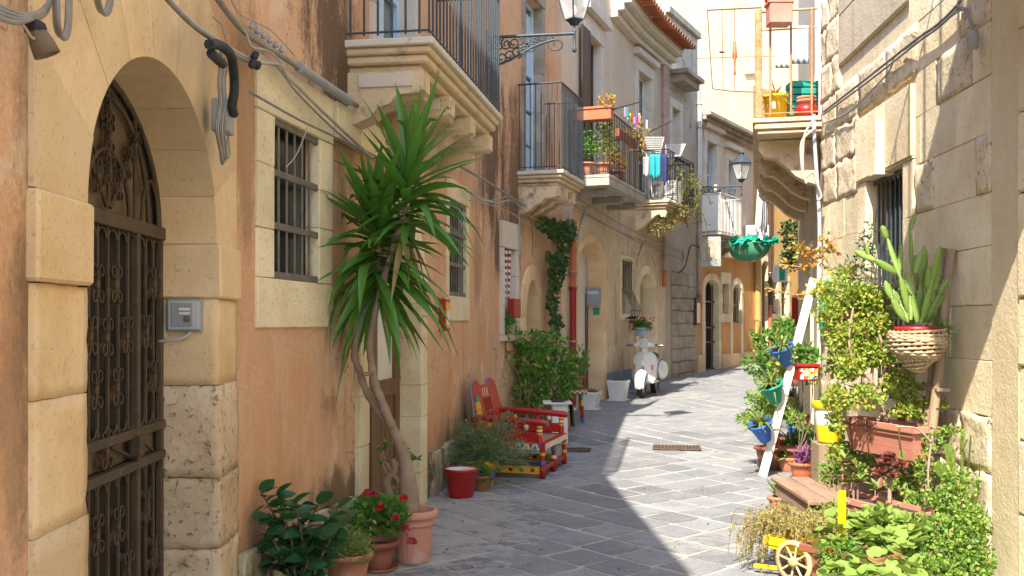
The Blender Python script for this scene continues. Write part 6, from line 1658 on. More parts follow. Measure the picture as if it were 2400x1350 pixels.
def trough(label, near, far, ztop, h, dep, mat='trough', name='window_box', bands=True):
    n_, f_ = V((*near, 0)), V((*far, 0)); d = (f_ - n_); L = d.length; d.normalize(); s = V((d.y, -d.x, 0)) * -1
    c = (n_ + f_) / 2; t = root(name, label, 'planter', V((c.x, c.y, ztop - h)))
    Z = V((0, 0, 1))
    def ring(w, l, z): return [c + d * (l / 2 * i) + s * (w / 2 * j) + Z * z for i, j in ((-1, -1), (1, -1), (1, 1), (-1, 1))]
    def walls(m, rings):
        for r0, r1 in zip(rings, rings[1:]): m.add(r0 + r1, [(i, (i + 1) % 4, 4 + (i + 1) % 4, 4 + i) for i in range(4)])
    m = MB(); b = ring(dep * .66, L * .84, ztop - h); m.add(b, [(0, 1, 2, 3)])
    walls(m, [b, ring(dep * .92, L * .95, ztop - .045)]); part(m, 'body', M[mat], t)
    m = MB(); walls(m, [ring(dep * .92, L * .95, ztop - .045), ring(dep * 1.04, L * 1.01, ztop - .042), ring(dep * 1.04, L * 1.01, ztop - .004), ring(dep * 1.0, L * .995, ztop), ring(dep * .88, L * .95, ztop), ring(dep * .84, L * .93, ztop - .05)]); part(m, 'rim', M[mat], t)
    if bands:
        for q in (.3, .42):
            m = MB(); zz = ztop - h + h * q; k = .66 + .26 * q + .02; l_ = .84 + .11 * q + .008; walls(m, [ring(dep * k, L * l_, zz), ring(dep * (k + .02), L * (l_ + .006), zz + .012), ring(dep * k, L * l_, zz + .02)]); part(m, 'moulding', M[mat], t)
    m = MB(); m.add(ring(dep * .86, L * .94, ztop - .03), [(0, 1, 2, 3)]); part(m, 'soil', M['soil'], t)
    return t, c, d, s
t1_, c1_, dd1, ss1 = trough('upper long terracotta planter in a wire hanger on the ladder', (2.83, 6.98), (2.60, 7.80), .885, .24, .2)
for k in (-.28, .1, .3):
    m = MB(); q = c1_ + dd1 * k; o = ss1 * (-.105); Z = V((0, 0, 1))
    f = -1 if ss1.x > 0 else 1
    m.tube([q + V((-.105, -.03, .89)), q + V((-.112, -.03, .84)), q + V((-.085, -.025, .64)), q + V((.08, .02, .63))], .006, 5); part(m, 'hanger', M['rust'], t1_)
m = MB(); m.tube([c1_ + dd1 * -.42 + V((-.108, -.03, .84)), c1_ + dd1 * .42 + V((-.108, -.03, .84))], .006, 5); part(m, 'hanger', M['rust'], t1_)
t2_, c2_, dd2, ss2 = trough('lower long terracotta planter with red rosettes beside the bench', (2.66, 6.58), (2.36, 7.45), .375, .24, .24, bands=False)

# bench of weathered boards
bn = root('plank_bench', 'low bench of grey weathered boards among the right-hand plants', 'bench', (2.12, 7.2, 0))
A_, B_ = V((2.12, 8.02, .37)), V((2.10, 6.95, .37)); d = (B_ - A_).normalized(); s = V((-d.y, d.x, 0))
for k in range(2):
    m = MB(); m.box((A_ + B_) / 2 + s * (-.02 + .15 * k) + V((0, 0, rnd(-.004, .004))), (.14, (B_ - A_).length + rnd(-.06, .06), .03), (s, d, V((0, 0, 1))), .005, .003); part(m, 'board', M['bench_wood'], bn)
for p in (A_ - d * -.12, B_ - d * .12):
    for k in (0, .13): m = MB(); m.box(p + s * k + V((0, 0, -.19)), (.05, .07, .35), (s, d, V((0, 0, 1))), .005); part(m, 'leg', M['bench_wood'], bn)
m = MB(); m.box((A_ + B_) / 2 + s * -.06 + V((0, 0, -.07)), (.025, (B_ - A_).length * .9, .09), (s, d, V((0, 0, 1))), .004); part(m, 'apron', M['bench_wood'], bn)
# timber block with the yellow bucket
wb = P(1950, 1035, 8.9); wz = wb.z
blk = root('timber_block', 'upright weathered timber block under the yellow bucket', 'block', V((wb.x, wb.y, 0)))
for k in range(2):
    m = MB(); m.box(V((wb.x - .075 + .15 * k, wb.y, wz / 2 - (.0 if k == 0 else .03))), (.148, .26, wz - .01 - (.06 if k else 0)), None, .008, .004); part(m, 'board', M['old_wood'], blk)
m = MB(); m.box(V((wb.x + .22, wb.y - .1, wz / 2 - .05)), (.2, .06, wz - .1), (V((.9, -.43, 0)), V((.43, .9, 0)), V((0, 0, 1))), .008); part(m, 'board', M['old_wood'], blk)
yk = V((wb.x - .02, wb.y - .02, wz)); bk = root('yellow_bucket', 'yellow and white paint-stained bucket on the timber block', 'bucket', yk)
pot('bucket', [(0, 0), (.105, 0), (.108, .01), (.122, .15)], yk, 'yellow_plastic', bk, 24); pot('painted_band', [(.122, .15), (.138, .285)], yk, 'white_paint', bk, 24); pot('rim', [(.138, .285), (.148, .29), (.155, .345), (.15, .35), (.138, .345), (.125, .2)], yk, 'yellow_plastic', bk, 24); soil(bk, yk + V((0, 0, .29)), .135)
m = MB()
for k in range(5): m.tube(smoothpath([yk + V((rnd(-.05, .05), rnd(-.05, .05), .3)), yk + V((rnd(-.06, .08), rnd(-.05, .05), .6)), yk + V((rnd(-.05, .12), .05, rnd(.9, 1.15)))], 5), .006, 5)
part(m, 'stem', M['tan_stem'], bk)

# ------------------------------------------------------------------ wicker basket with cactus
kc = P(2150, 812, 6.98)
bs = root('wicker_basket', 'round wicker basket hanging high on the ladder', 'basket', kc - V((0, 0, .18)))
NR = 15
def brad(t): return .045 + .145 * math.sin(min(1, t * 1.25) * math.pi / 2) - .012 * max(0, t - .75) / .25
for i in range(NR):
    t = i / (NR - 1); r = brad(t); z = -.155 + .26 * t; ph = math.pi * (i % 2); nb = 14
    m = MB(); m.tube([kc + V(((r + .006 * math.sin(nb * a + ph)) * math.cos(a), (r + .006 * math.sin(nb * a + ph)) * math.sin(a), z + .012 * math.sin(a * 1 + i))) for a in [2 * math.pi * k / 56 for k in range(57)]], .0105, 5); part(m, 'weave_strand', M['wicker'], bs)
for k in range(28):
    a = 2 * math.pi * k / 28; m = MB(); m.tube([kc + V((brad(t) * math.cos(a), brad(t) * math.sin(a), -.155 + .265 * t)) for t in (0, .12, .25, .4, .6, .8, 1)], .006, 4); part(m, 'rib', M['wicker'], bs)
m = MB(); m.lathe([(0, -.16), (.05, -.158)], kc, 14); part(m, 'base', M['wicker'], bs)
kt = root('potted_cactus', 'tall spiny green cactus in a red pot inside the wicker basket', 'potted plant', kc)
pot('pot', [(0, -.08), (.1, -.08), (.14, .1), (.15, .105), (.152, .135), (.14, .135), (.13, .1)], kc, 'red_paint', kt); soil(kt, kc + V((0, 0, .11)), .135)
def pad(base, d, L, W, T=.014):
    d = d.normalized(); sd = d.cross(V((rnd(-.3, .3), -1, rnd(-.2, .2)))).normalized(); nn_ = sd.cross(d)
    m = MB(); n = 7; vs = []; sec = 8
    for i in range(n + 1):
        t = i / n; w = W / 2 * (math.sin(math.pi * min(1, .10 + .9 * t)) ** .6 if i < n else .15); th = T * (1 if 0 < i < n else .4)
        for k in range(sec): a = 2 * math.pi * k / sec; vs.append(base + d * (L * t) + sd * (w * math.cos(a)) + nn_ * (th * math.sin(a)))
    m.add(vs, [(i * sec + k, i * sec + (k + 1) % sec, (i + 1) * sec + (k + 1) % sec, (i + 1) * sec + k) for i in range(n) for k in range(sec)], True)
    part(m, 'pad', M['cactus'], kt, fix=False)
    for _ in range(26):
        q = random.choice(vs[8:-8]); SPN.leaf(q, (q - (base + d * (L * .5))).normalized() + rdir() * .5, rdir(), rnd(.010, .02), .0025, .1)
    return base + d * L
SPN = MB()
def kchain(pts, W, Y=6.98):
    q = [P(x, y, Y + rnd(-.08, .08)) for x, y in pts]
    for a, b in zip(q, q[1:]): pad(a, b - a, (b - a).length * 1.06, W * rnd(.8, 1.2))
for pts, W in (([(2140, 755), (2110, 650), (2080, 560), (2068, 530)], .055), ([(2100, 640), (2050, 610), (2003, 588)], .06), ([(2035, 600), (2031, 570)], .035), ([(2135, 750), (2138, 640), (2133, 540), (2145, 500)], .035), ([(2108, 640), (2112, 575)], .04), ([(2150, 755), (2160, 660), (2166, 580)], .065), ([(2160, 755), (2185, 660), (2203, 580)], .05), ([(2170, 755), (2200, 690), (2222, 655)], .055), ([(2150, 755), (2140, 690), (2125, 640)], .06), ([(2165, 755), (2180, 700), (2175, 630)], .06), ([(2120, 750), (2090, 700), (2075, 660)], .06), ([(2130, 755), (2110, 710), (2090, 680)], .055), ([(2175, 757), (2195, 720), (2210, 690)], .05), ([(2155, 740), (2150, 720)], .09), ([(2190, 680), (2203, 615)], .045), ([(2145, 640), (2160, 590)], .05)): kchain(pts, W)
part(SPN, 'spines', M['cream_paint'], kt, kind='stuff', fix=False)
m = MB(); trail(m, [kc + V((.05, 0, .12)), kc + V((.16, -.02, .16)), kc + V((.2, -.05, .08))], 90, .028, .022, .05); part(m, 'creeper', M['jade_g'], kt, kind='stuff', fix=False)

# ------------------------------------------------------------------ jade bush in the upper planter
jb_ = root('jade_bush', 'yellow-green small-leaved jade bush growing from the upper planter', 'shrub', V((c1_.x, c1_.y, .85)))
def jp(x, y, Y=7.45): return P(x, y, Y)
for pts, r in (([(2075, 990), (2060, 920), (2075, 850), (2060, 780)], .022), ([(2060, 960), (2040, 890), (2010, 870), (1990, 800), (2000, 720)], .018), ([(2055, 985), (2090, 960), (2130, 955), (2165, 975)], .014), ([(2010, 870), (1970, 900), (1945, 940)], .01), ([(2075, 880), (2110, 830), (2105, 780)], .014), ([(2040, 900), (2045, 840), (2030, 780)], .014), ([(2080, 930), (2130, 880), (2150, 860)], .01)):
    m = MB(); q = smoothpath([jp(x, y) for x, y in pts], 5); m.tube(q, [r * (1 - .6 * i / len(q)) for i in range(len(q))], 7); part(m, 'branch', M['tan_stem'], jb_)
m = MB()
for x, y, rx, ry, n, dy in ((2020, 700, 60, 45, 420, .2), (2040, 760, 60, 45, 420, .15), (1985, 790, 45, 45, 330, .1), (2050, 830, 55, 40, 330, .0), (1990, 860, 40, 40, 220, 0), (2110, 900, 45, 40, 200, -.1), (1960, 930, 40, 35, 170, 0), (2130, 960, 45, 22, 190, -.2), (2030, 930, 50, 35, 170, -.1), (2190, 945, 30, 12, 70, -.3), (1945, 730, 30, 40, 170, .2), (1960, 990, 20, 35, 90, 0), (1958, 1060, 14, 30, 50, 0)):
    Y = 7.45 + dy; c = P(x, y, Y); k = Y / 2400
    cloud(m, c, (rx * k * 1.1, .18, ry * k * 1.1), int(n * 1.6), .034, .028, shellness=.1)
part(clampR(m), 'foliage', M['jade'], jb_, kind='stuff', fix=False)

# ------------------------------------------------------------------ rosettes, agave, vine
def rosette(name, label, c, n, L, W, mat, zlo=.1, zhi=.95, droop=.1, potr=None, potm='terracotta', cat='potted plant', toward=None, leafname='leaf'):
    c = V(c); t = root(name, label, cat, c - V((0, 0, (potr or 0) * 1.7)))
    if potr:
        pot('pot', potprof(potr * .72, potr, potr * 1.6, .012, .025), c - V((0, 0, potr * 1.7)), potm, t); soil(t, c - V((0, 0, potr * .4)), potr * .9)
    for k in range(n):
        a = k * 2.39996 + rnd(-.2, .2); z = zlo + (zhi - zlo) * rnd(0, 1); d = V((math.cos(a), math.sin(a), z))
        if toward: d += V(toward) * .35
        tip = c + d.normalized() * L
        if tip.x > rwx(tip.y): d.x = -abs(d.x) * .6
        m = MB(); m.blade(c + V((rnd(-.02, .02), rnd(-.02, .02), 0)), d, d.cross(V((0, 0, 1))) + rdir() * .1, L * rnd(.75, 1.15), W, droop * rnd(.4, 1.3), 6, .4, prof=lambda q: (1 if q < .3 else 1 - ((q - .3) / .7) ** 1.4)); part(m, leafname, M[mat], t, fix=False)
    return t
ag = P(2000, 695, 7.8)
rosette('agave', 'large pale green aloe rosette above the jade bush', ag, 20, .33, .045, 'agave', -.1, 1.0, .12, .1)
rosette('agave', 'dark thin strap plant hanging in a terracotta pot under the barred window', P(2075, 690, 8.0), 16, .25, .02, 'agave_d', -.2, .9, .15, .09)
vn = root('orange_vine', 'straggling vine with orange leaves in front of the stone corner', 'vine', P(1930, 700, 8.6))
for pts in (([(1990, 720), (1950, 640), (1900, 600), (1860, 570)]), ([(1980, 700), (1930, 620), (1880, 625), (1830, 620)]), ([(1985, 710), (1940, 690), (1860, 690), (1800, 675)]), ([(1985, 690), (1960, 610), (1940, 570), (1930, 560)]), ([(1960, 650), (1920, 590), (1870, 590)])):
    q = smoothpath([P(x, y, 8.6) for x, y in pts], 6); m = MB(); m.tube(q, .005, 5); part(m, 'stem', M['tan_stem'], vn)
    m = MB(); trail(m, q[6:], 46, .05, .034, .07); part(m, 'foliage', M['orange_leaf'], vn, kind='stuff', fix=False)
m = MB()
for x, y in ((2010, 620), (2050, 540), (2030, 580), (2060, 600)): cloud(m, P(x, y, 8.9), (.12, .08, .12), 60, .06, .014, shellness=.1)
trail(m, [P(2040, 700, 8.8), P(2045, 600, 8.9), P(2055, 500, 9.0)], 50, .06, .014, .08)
lt = root('thin_climber', 'thin dark climber in front of the barred window', 'vine', P(2040, 720, 8.8)); part(clampR(m), 'foliage', M['dark_leaf'], lt, kind='stuff', fix=False)
m = MB(); m.tube(smoothpath([P(2040, 740, 8.8), P(2045, 600, 8.9), P(2055, 490, 9.0)], 5), .005, 5); part(m, 'stem', M['stem'], lt)

# ------------------------------------------------------------------ white plank with hung pots
pa_, pb_ = G(1787, 1118), V((3.13, 10.62, 2.05)); d = (pb_ - pa_).normalized()
m = MB(); sx_ = d.cross(V((0, 1, 0))).normalized(); m.box((pa_ + pb_) / 2, (.085, .04, (pb_ - pa_).length), (sx_, d.cross(sx_), d), .005)
pk = single(m, 'white_plank', M['white_worn'], 'long white painted plank leaning on the right wall', 'plank', loc=pa_)
def hung(name, label, c, mat, r=.125, h=.21, tilt=(-.35, -.2), plant=None, plm='fresh'):
    c = V(c); t = root(name, label, 'pot', c, group='plastic pots hung along the white plank')
    Z = V((tilt[0], tilt[1], 1)).normalized(); X = Z.cross(V((0, 1, 0))).normalized(); Y = Z.cross(X)
    m = MB(); m.lathe([(0, -h), (r * .45, -h), (r * .48, -h + .008), (r * .93, -.03), (r * 1.03, -.03), (r * 1.05, -.002), (r * 1.0, 0), (r * .92, -.004), (r * .85, -.05)], c, 22, (X, Y, Z)); part(m, 'pot', M[mat], t)
    m = MB(); m.lathe([(0, -.035), (r * .88, -.035)], c, 18, (X, Y, Z)); part(m, 'soil', M['soil'], t)
    m = MB()
    for _ in range(46):
        q = (Z + rdir() * .9).normalized(); m.blade(c - Z * .03, q, q.cross(V((0, 0, 1))) + rdir() * .2, rnd(.15, .34), .026, rnd(.05, .22), 5, .3)
    part(m, 'leaves', M[plm], t, kind='stuff', fix=False)
hung('blue_pot', 'upper bright blue pot tilted on the white plank', P(1830, 812, 10.5), 'blue_plastic', tilt=(-.45, -.25), plm='grass_plant')
hung('green_pot', 'emerald green pot tilted on the white plank', P(1805, 900, 10.45), 'teal_plastic', tilt=(-.4, -.25), plm='grass_plant')
hung('blue_pot', 'lower bright blue pot tilted on the white plank', P(1780, 990, 10.4), 'blue_plastic', tilt=(-.4, -.25), plm='grass_plant')
mq = P(1890, 893, 9.9); mo = root('mosaic_pot', 'small square pot with bright mosaic front and red rim', 'pot', mq)
m = MB(); m.box(mq + V((0, 0, .075)), (.19, .16, .14), None, .006); part(m, 'body', M['red_paint'], mo)
m = MB(); m.box(mq + V((0, 0, .155)), (.22, .19, .03), None, .006); part(m, 'rim', M['red_paint'], mo)
for i in range(5):
    for j in range(3):
        m = MB(); a = [(rnd(-.004, .004) + (i + p) * .034 - .085, rnd(-.004, .004) + (j + q) * .036 + .02) for p, q in ((.05, .05), (.95, .05), (.95, .95), (.05, .95))]
        for kk, tri in enumerate(((0, 1, 2), (0, 2, 3))):
            m = MB(); m.prism([a[t] for t in tri], mq + V((0, -.081, 0)), V((1, 0, 0)), V((0, 0, 1)), V((0, -1, 0)), .003); part(m, 'mosaic_piece', M[random.choice(('white_paint', 'orange_pipe', 'teal_plastic', 'yellow_plastic', 'blue_paint', 'white_paint', 'red_paint'))], mo)
m = MB(); cloud(m, mq + V((0, 0, .25)), (.16, .13, .1), 90, .07, .05, shellness=.2); part(m, 'foliage', M['fresh'], mo, kind='stuff', fix=False)

# ------------------------------------------------------------------ tufts and pots along the right kerb
for k, (x, y, n, L, W, mt, lab, pr, pm_) in enumerate((
    (1850, 1090, 60, .42, .022, 'agave_d', 'dense dark strap-leaved plant behind the white plank', .16, 'terra_dark'),
    (1890, 1085, 40, .40, .02, 'agave_d', 'strap-leaved plant next to the timber block', .14, 'terracotta'),
    (1800, 1050, 46, .34, .016, 'grass_plant', 'yellow-green striped grass plant left of the plank foot', .12, 'terra_dark'),
    (1815, 985, 50, .40, .016, 'grass_plant', 'fine grassy plant behind the green pot', .14, 'terracotta'),
    (1822, 930, 46, .42, .016, 'grass_plant', 'airy grassy plant farther along the right wall', .15, 'terra_dark'),
    (1870, 1010, 60, .45, .026, 'agave_d', 'tall strap-leaved plant beside the yellow bucket', .16, 'terra_dark'),
    (1790, 1000, 60, .36, .02, 'grass_plant', 'pale grass tuft below the lower blue pot', .13, 'terra_dark'),
    (1845, 960, 60, .5, .022, 'agave_d', 'tall arching plant behind the mosaic pot', .16, 'terracotta'),
    (1835, 1105, 14, .26, .03, 'agave', 'spreading aloe with a red flower spike near the plank foot', .11, 'terracotta'))):
    c = G(x, y); c.x += .05
    t = root('potted_strap_plant' if k != 8 else 'potted_aloe', lab, 'potted plant', c); pot('pot', potprof(pr * .72, pr, pr * 1.4, .012), c, pm_, t); soil(t, c + V((0, 0, pr * 1.1)), pr * .9)
    m = MB()
    for _ in range(n):
        q = rdir(.2, 1.0); b0 = c + V((rnd(-.05, .05), rnd(-.05, .05), pr * 1.1)); m.blade(b0, q, q.cross(V((0, 0, 1))) + rdir() * .15, L * rnd(.7, 1.25), W * rnd(.9, 1.5), rnd(.05, .25), 6, .35)
    part(clampR(m), 'leaves', M[mt], t, kind='stuff', fix=False)
    if k == 8:
        m = MB(); s0 = c + V((0, 0, .15)); s1 = P(1823, 1045, c.y - .1); m.tube(smoothpath([s0, (s0 + s1) / 2 + V((.02, 0, 0)), s1], 5), .006, 5); part(m, 'flower_stalk', M['agave'], t)
        m = MB()
        for i in range(90): z = rnd(0, 1); a = rnd(0, 6.28); d = V((math.cos(a), math.sin(a), -.1)); m.leaf(s1 + V((0, 0, .17 * z - .02)) + d * .006, d + V((0, 0, .3)), rdir(), .032 * (1.15 - z), .012, .2)
        part(m, 'flower', M['red_petal'], t, fix=False)
pl_ = G(1880, 1125); pu = root('purple_plant', 'purple-leaved trailing plant in front of the timber block', 'potted plant', pl_)
pot('pot', potprof(.09, .12, .18), pl_, 'orange_pipe', pu); soil(pu, pl_ + V((0, 0, .14)), .11)
for k in range(40):
    q = rdir(-.2, 1); m = MB(); m.blade(pl_ + V((rnd(-.06, .06), rnd(-.06, .06), rnd(.14, .32))), q, q.cross(V((0, 0, 1))), rnd(.1, .17), .026, rnd(.0, .06), 4, .4); part(m, 'leaf', M['purple_leaf'], pu, fix=False)
al = G(1822, 1200); t = rosette('potted_aloe', 'small upright aloe in a little terracotta pot left of the bench', al + V((0, 0, .14)), 26, .2, .022, 'fern', .6, 2.2, .02, .075)
# bushes with flowers far along the right wall
for x, y, lab, blobs, mt in ((1845, 905, 'flowering bush with white blooms at the far right kerb', [(0, 0, .3, .4, .4, .3, 420), (.1, .1, .75, .3, .3, .3, 300), (-.05, 0, 1.05, .2, .2, .25, 160)], 'geranium'), (1808, 880, 'low yellow-green bush at the far bend of the kerb', [(0, 0, .22, .45, .4, .25, 420), (-.2, .2, .2, .25, .3, .2, 150)], 'grass_plant'), (1785, 858, 'small far bush at the street bend', [(0, 0, .2, .35, .4, .22, 260)], 'jade_g'), (1800, 945, 'leafy plant with yellow leaves overhanging the sunlit kerb', [(.05, 0, .35, .28, .3, .25, 330), (-.15, 0, .2, .2, .2, .12, 120), (.1, 0, .7, .2, .2, .2, 160)], 'jade_g')):
    c = G(x, y); c.x += .12; t = root('potted_bush', lab, 'potted plant', c); pot('pot', potprof(.13, .17, .24), c, 'terra_dark', t)
    m = MB()
    for dx, dy, dz, rx, ry, rz_, n in blobs: cloud(m, c + V((dx, dy, dz + .2)), (rx, ry, rz_), n, .085, .03, shellness=.2)
    part(clampR(m), 'foliage', M[mt], t, kind='stuff', fix=False)
    m = MB(); m.tube([c + V((0, 0, .18)), c + V((0, 0, .2 + blobs[-1][2]))], .012, 5); part(m, 'stem', M['stem'], t)
    if mt == 'geranium':
        m = MB()
        for _ in range(34):
            f = c + V((rnd(-.35, .3), rnd(-.4, 0), rnd(.4, 1.4)))
            for _ in range(5): m.leaf(f, rdir(), rdir(), .045, .035)
        part(m, 'flowers', M['white_paint'], t, kind='stuff', fix=False)

# ------------------------------------------------------------------ toy cart, troughs and masses in the foreground
M['wheel_wood'] = pm('pale worn wood', (.62, .46, .25), (.50, .35, .18), 9, .8, .4, 50)
tc_ = V((1.86, 6.36, 0)); cart = root('flower_cart', 'small yellow wooden flower cart with cream spoked wheels', 'cart', tc_)
ax_ = V((.80, .60, 0)); fwd = V((-.60, .80, 0))
def cpt(a, f, z): return tc_ + ax_ * a + fwd * f + V((0, 0, z))
for a in (-.17, .17):
    w_ = MB(); c = cpt(a, 0, .134)
    w_.lathe([(.108, -.013), (.132, -.013), (.132, .013), (.108, .013), (.108, -.013)], c, 28, (fwd, V((0, 0, 1)), ax_)); wo_ = part(w_, 'wheel', M['wheel_wood'], cart)
    w_ = MB(); w_.lathe([(0, -.03), (.028, -.028), (.028, .028), (0, .03)], c, 12, (fwd, V((0, 0, 1)), ax_)); part(w_, 'hub', M['wheel_wood'], wo_)
    for k in range(8):
        g_ = 2 * math.pi * k / 8 + .2; m = MB(); m.tube([c, c + (fwd * math.cos(g_) + V((0, 0, 1)) * math.sin(g_)) * .115], .008, 6); part(m, 'spoke', M['wheel_wood'], wo_)
m = MB(); m.tube([cpt(-.2, 0, .134), cpt(.2, 0, .134)], .012, 8); part(m, 'axle', M['yellow_plastic'], cart)
m = MB(); m.box(cpt(0, .05, .19), (.28, .42, .03), (ax_, fwd, V((0, 0, 1))), .004); part(m, 'bed', M['yellow_plastic'], cart)
for a in (-.14, .14): m = MB(); m.box(cpt(a, .05, .225), (.02, .42, .05), (ax_, fwd, V((0, 0, 1))), .004); part(m, 'side_board', M['yellow_plastic'], cart)
for f in (-.16, .26): m = MB(); m.box(cpt(0, f, .225), (.28, .02, .05), (ax_, fwd, V((0, 0, 1))), .004); part(m, 'end_board', M['yellow_plastic'], cart)
m = MB(); m.box(cpt(.17, -.1, .38), (.06, .025, .34), (ax_, fwd, V((0, 0, 1))), .004); part(m, 'post', M['yellow_plastic'], cart)
for a in (-.1, ): m = MB(); m.box(cpt(a - .02, .24, .05), (.03, .18, .025), ((ax_ * .9 + fwd * .43), (fwd * .9 - ax_ * .43), V((0, 0, 1))), .004); part(m, 'shaft', M['yellow_plastic'], cart)
dp = root('trailing_plant', 'dry olive trailing plant spilling over the yellow cart', 'plant', cpt(0, .1, .22))
m = MB(); c = P(1862, 1215, 6.6)
for k in range(300):
    d = rdir(-.2, .9); d.x -= .15; b0 = c + V((rnd(-.12, .16), rnd(-.1, .1), -.05)); L = rnd(.12, .30); e = b0 + V((d.x * L, d.y * L * .8, d.z * L * .6)); f = e + V((d.x * .05, d.y * .04, -rnd(.05, .3)))
    f.z = max(f.z, .03); q = smoothpath([b0, e, f], 4); m.tube(q, .0018, 3, False)
    for _ in range(34): t = rnd(.1, 1) * (len(q) - 1.01); m.leaf(q[int(t)].lerp(q[int(t) + 1], t - int(t)), rdir(), rdir(), rnd(.012, .024), .008, .2)
part(m, 'foliage', M['dry_plant'], dp, kind='stuff', fix=False)
t3_, c3_, dd3, ss3 = trough('short brown terracotta planter of geranium at the bottom edge', (2.16, 5.86), (1.84, 6.28), .26, .24, .24, 'terra_dark')
gm = root('geranium_plant', 'sunlit round-leaved geranium filling the bottom right planter', 'plant', V((c3_.x, c3_.y, .24)))
GL = MB(); n = 12
ring_ = [V((.5 + .5 * (1 + .07 * math.cos(5 * a)) * math.cos(a), .5 * (1 + .07 * math.cos(5 * a)) * math.sin(a), .10 * math.sin(3 * a) * .5 + .06)) for a in [2 * math.pi * k / n + .26 for k in range(n)]]
GL.add([V((.42, 0, 0))] + ring_, [(0, 1 + k, 1 + (k + 1) % n) for k in range(n)], True); GL = GL.mesh('leaf', M['gera_y'])
for k in range(280):
    x, y = rnd(1925, 2150), rnd(1205, 1360)
    if y < 1235 and x < 1960 and random.random() < .5: continue
    Y = 5.72 + (1350 - y) / 140 * .85 + rnd(-.16, .12); p = P(x, y, Y); s = rnd(.055, .105)
    o = inst(GL, 'leaf', gm, p, sc=(s, s, s), eul=(rnd(-.7, .5) + .3, rnd(-.6, .4), rnd(0, 6.28)))
    if k % 4 == 0:
        m = MB(); m.tube(smoothpath([V((c3_.x + rnd(-.1, .1), c3_.y + rnd(-.1, .1), .23)), V((p.x, p.y, max(.2, p.z - .1))), p], 4), .003, 4); part(m, 'stalk', M['fresh'], gm)
for x, y in ((2105, 1335), (1945, 1290)): bloom(gm, P(x, y, 5.95), P(x, y + 40, 6.1), 'red_petal', .02, 16)
m = MB(); c = P(1970, 1300, 5.95); cloud(m, c, (.16, .1, .12), 330, .022, .018, shellness=.2); cloud(m, c + V((.05, .05, -.08)), (.16, .1, .1), 200, .022, .018, shellness=.2)
pr_ = root('parsley_plant', 'bright green small-leaved herb among the geranium leaves', 'plant', c - V((0, 0, .1))); part(m, 'foliage', M['fresh'], pr_, kind='stuff', fix=False)
# yellow flowers behind
m = MB()
for _ in range(46): f = P(rnd(1905, 1945), rnd(1225, 1285), 6.75); [m.leaf(f, rdir(), rdir(), .02, .016) for _ in range(5)]
M['yellow_petal'] = leafm('yellow petal', (.80, .55, .02), (.85, .66, .05), .5, .2)
yf = root('yellow_flowers', 'small yellow flowers beside the cart post', 'plant', P(1925, 1300, 6.75)); part(m, 'flowers', M['yellow_petal'], yf, kind='stuff', fix=False)
# succulent mass against the wall foot
sm = root('succulent_mass', 'big heap of small-leaved green succulents at the foot of the stone wall', 'shrub', (2.9, 6.55, 0))
m = MB()
for x, y, Y, rx, rz_, n in ((2230, 1290, 6.35, .2, .16, 700), (2180, 1240, 6.5, .18, .15, 520), (2270, 1230, 6.4, .16, .16, 520), (2210, 1170, 6.6, .16, .13, 420), (2190, 1340, 6.2, .2, .13, 520), (2280, 1330, 6.25, .18, .13, 520), (2250, 1130, 6.65, .14, .12, 260), (2170, 1100, 6.9, .09, .14, 170), (2185, 1030, 6.95, .07, .12, 120), (2225, 1010, 6.9, .09, .04, 80), (2150, 1300, 6.3, .1, .12, 220), (2300, 1300, 6.25, .08, .14, 200)):
    cloud(m, P(x, y, Y), (rx, .16, rz_), n, .027, .023, shellness=.15)
part(clampR(m), 'foliage', M['jade_g'], sm, kind='stuff', fix=False)
for pts in ([(2215, 1350), (2190, 1230), (2175, 1120), (2185, 1020)], [(2260, 1350), (2250, 1230), (2260, 1130)], [(2185, 1040), (2150, 1005), (2100, 1000)]):
    m = MB(); m.tube(smoothpath([P(x, y, 6.75) for x, y in pts], 5), .007, 5); part(m, 'stem', M['tan_stem'], sm)
fr = root('sword_fern', 'arching sword ferns rising beside the ladder foot', 'fern', (2.9, 6.9, .2))
def frond(p0, p1, p2, W):
    q = smoothpath([p0, p1, p2], 12); m = MB(); m.tube(q, .0025, 3, False)
    for i, p in enumerate(q[1:-1]):
        tt = (q[i + 2] - q[i]).normalized(); sd = tt.cross(V((.4, -1, .1))).normalized(); w = W * math.sin(math.pi * min(1, .12 + .88 * (1 - i / len(q)))) ** .7
        for s in (-1, 1): m.leaf(p, sd * s + tt * .3, tt, w * rnd(.9, 1.1), .014, .2); m.leaf(p.lerp(q[i + 2], .5), sd * s + tt * .3, tt, w * rnd(.9, 1.1), .014, .2)
    part(clampR(m), 'frond', M['fern'], fr, fix=False)
for a, b, c in (((2262, 1230, 6.85), (2264, 1120, 6.85), (2258, 1000, 6.9)), ((2240, 1230, 6.8), (2235, 1130, 6.8), (2222, 1040, 6.8)), ((2240, 1240, 6.7), (2280, 1180, 6.65), (2316, 1090, 6.6)), ((2235, 1235, 6.6), (2270, 1210, 6.5), (2305, 1210, 6.4)), ((2255, 1250, 6.6), (2285, 1230, 6.5), (2300, 1280, 6.4)), ((2170, 1130, 7.1), (2140, 1080, 7.1), (2110, 1065, 7.1)), ((2250, 1220, 6.9), (2290, 1100, 6.8), (2312, 1020, 6.75)), ((2225, 1200, 6.8), (2215, 1120, 6.75), (2195, 1090, 6.7))):
    frond(P(*a), P(*b), P(*c), .05)
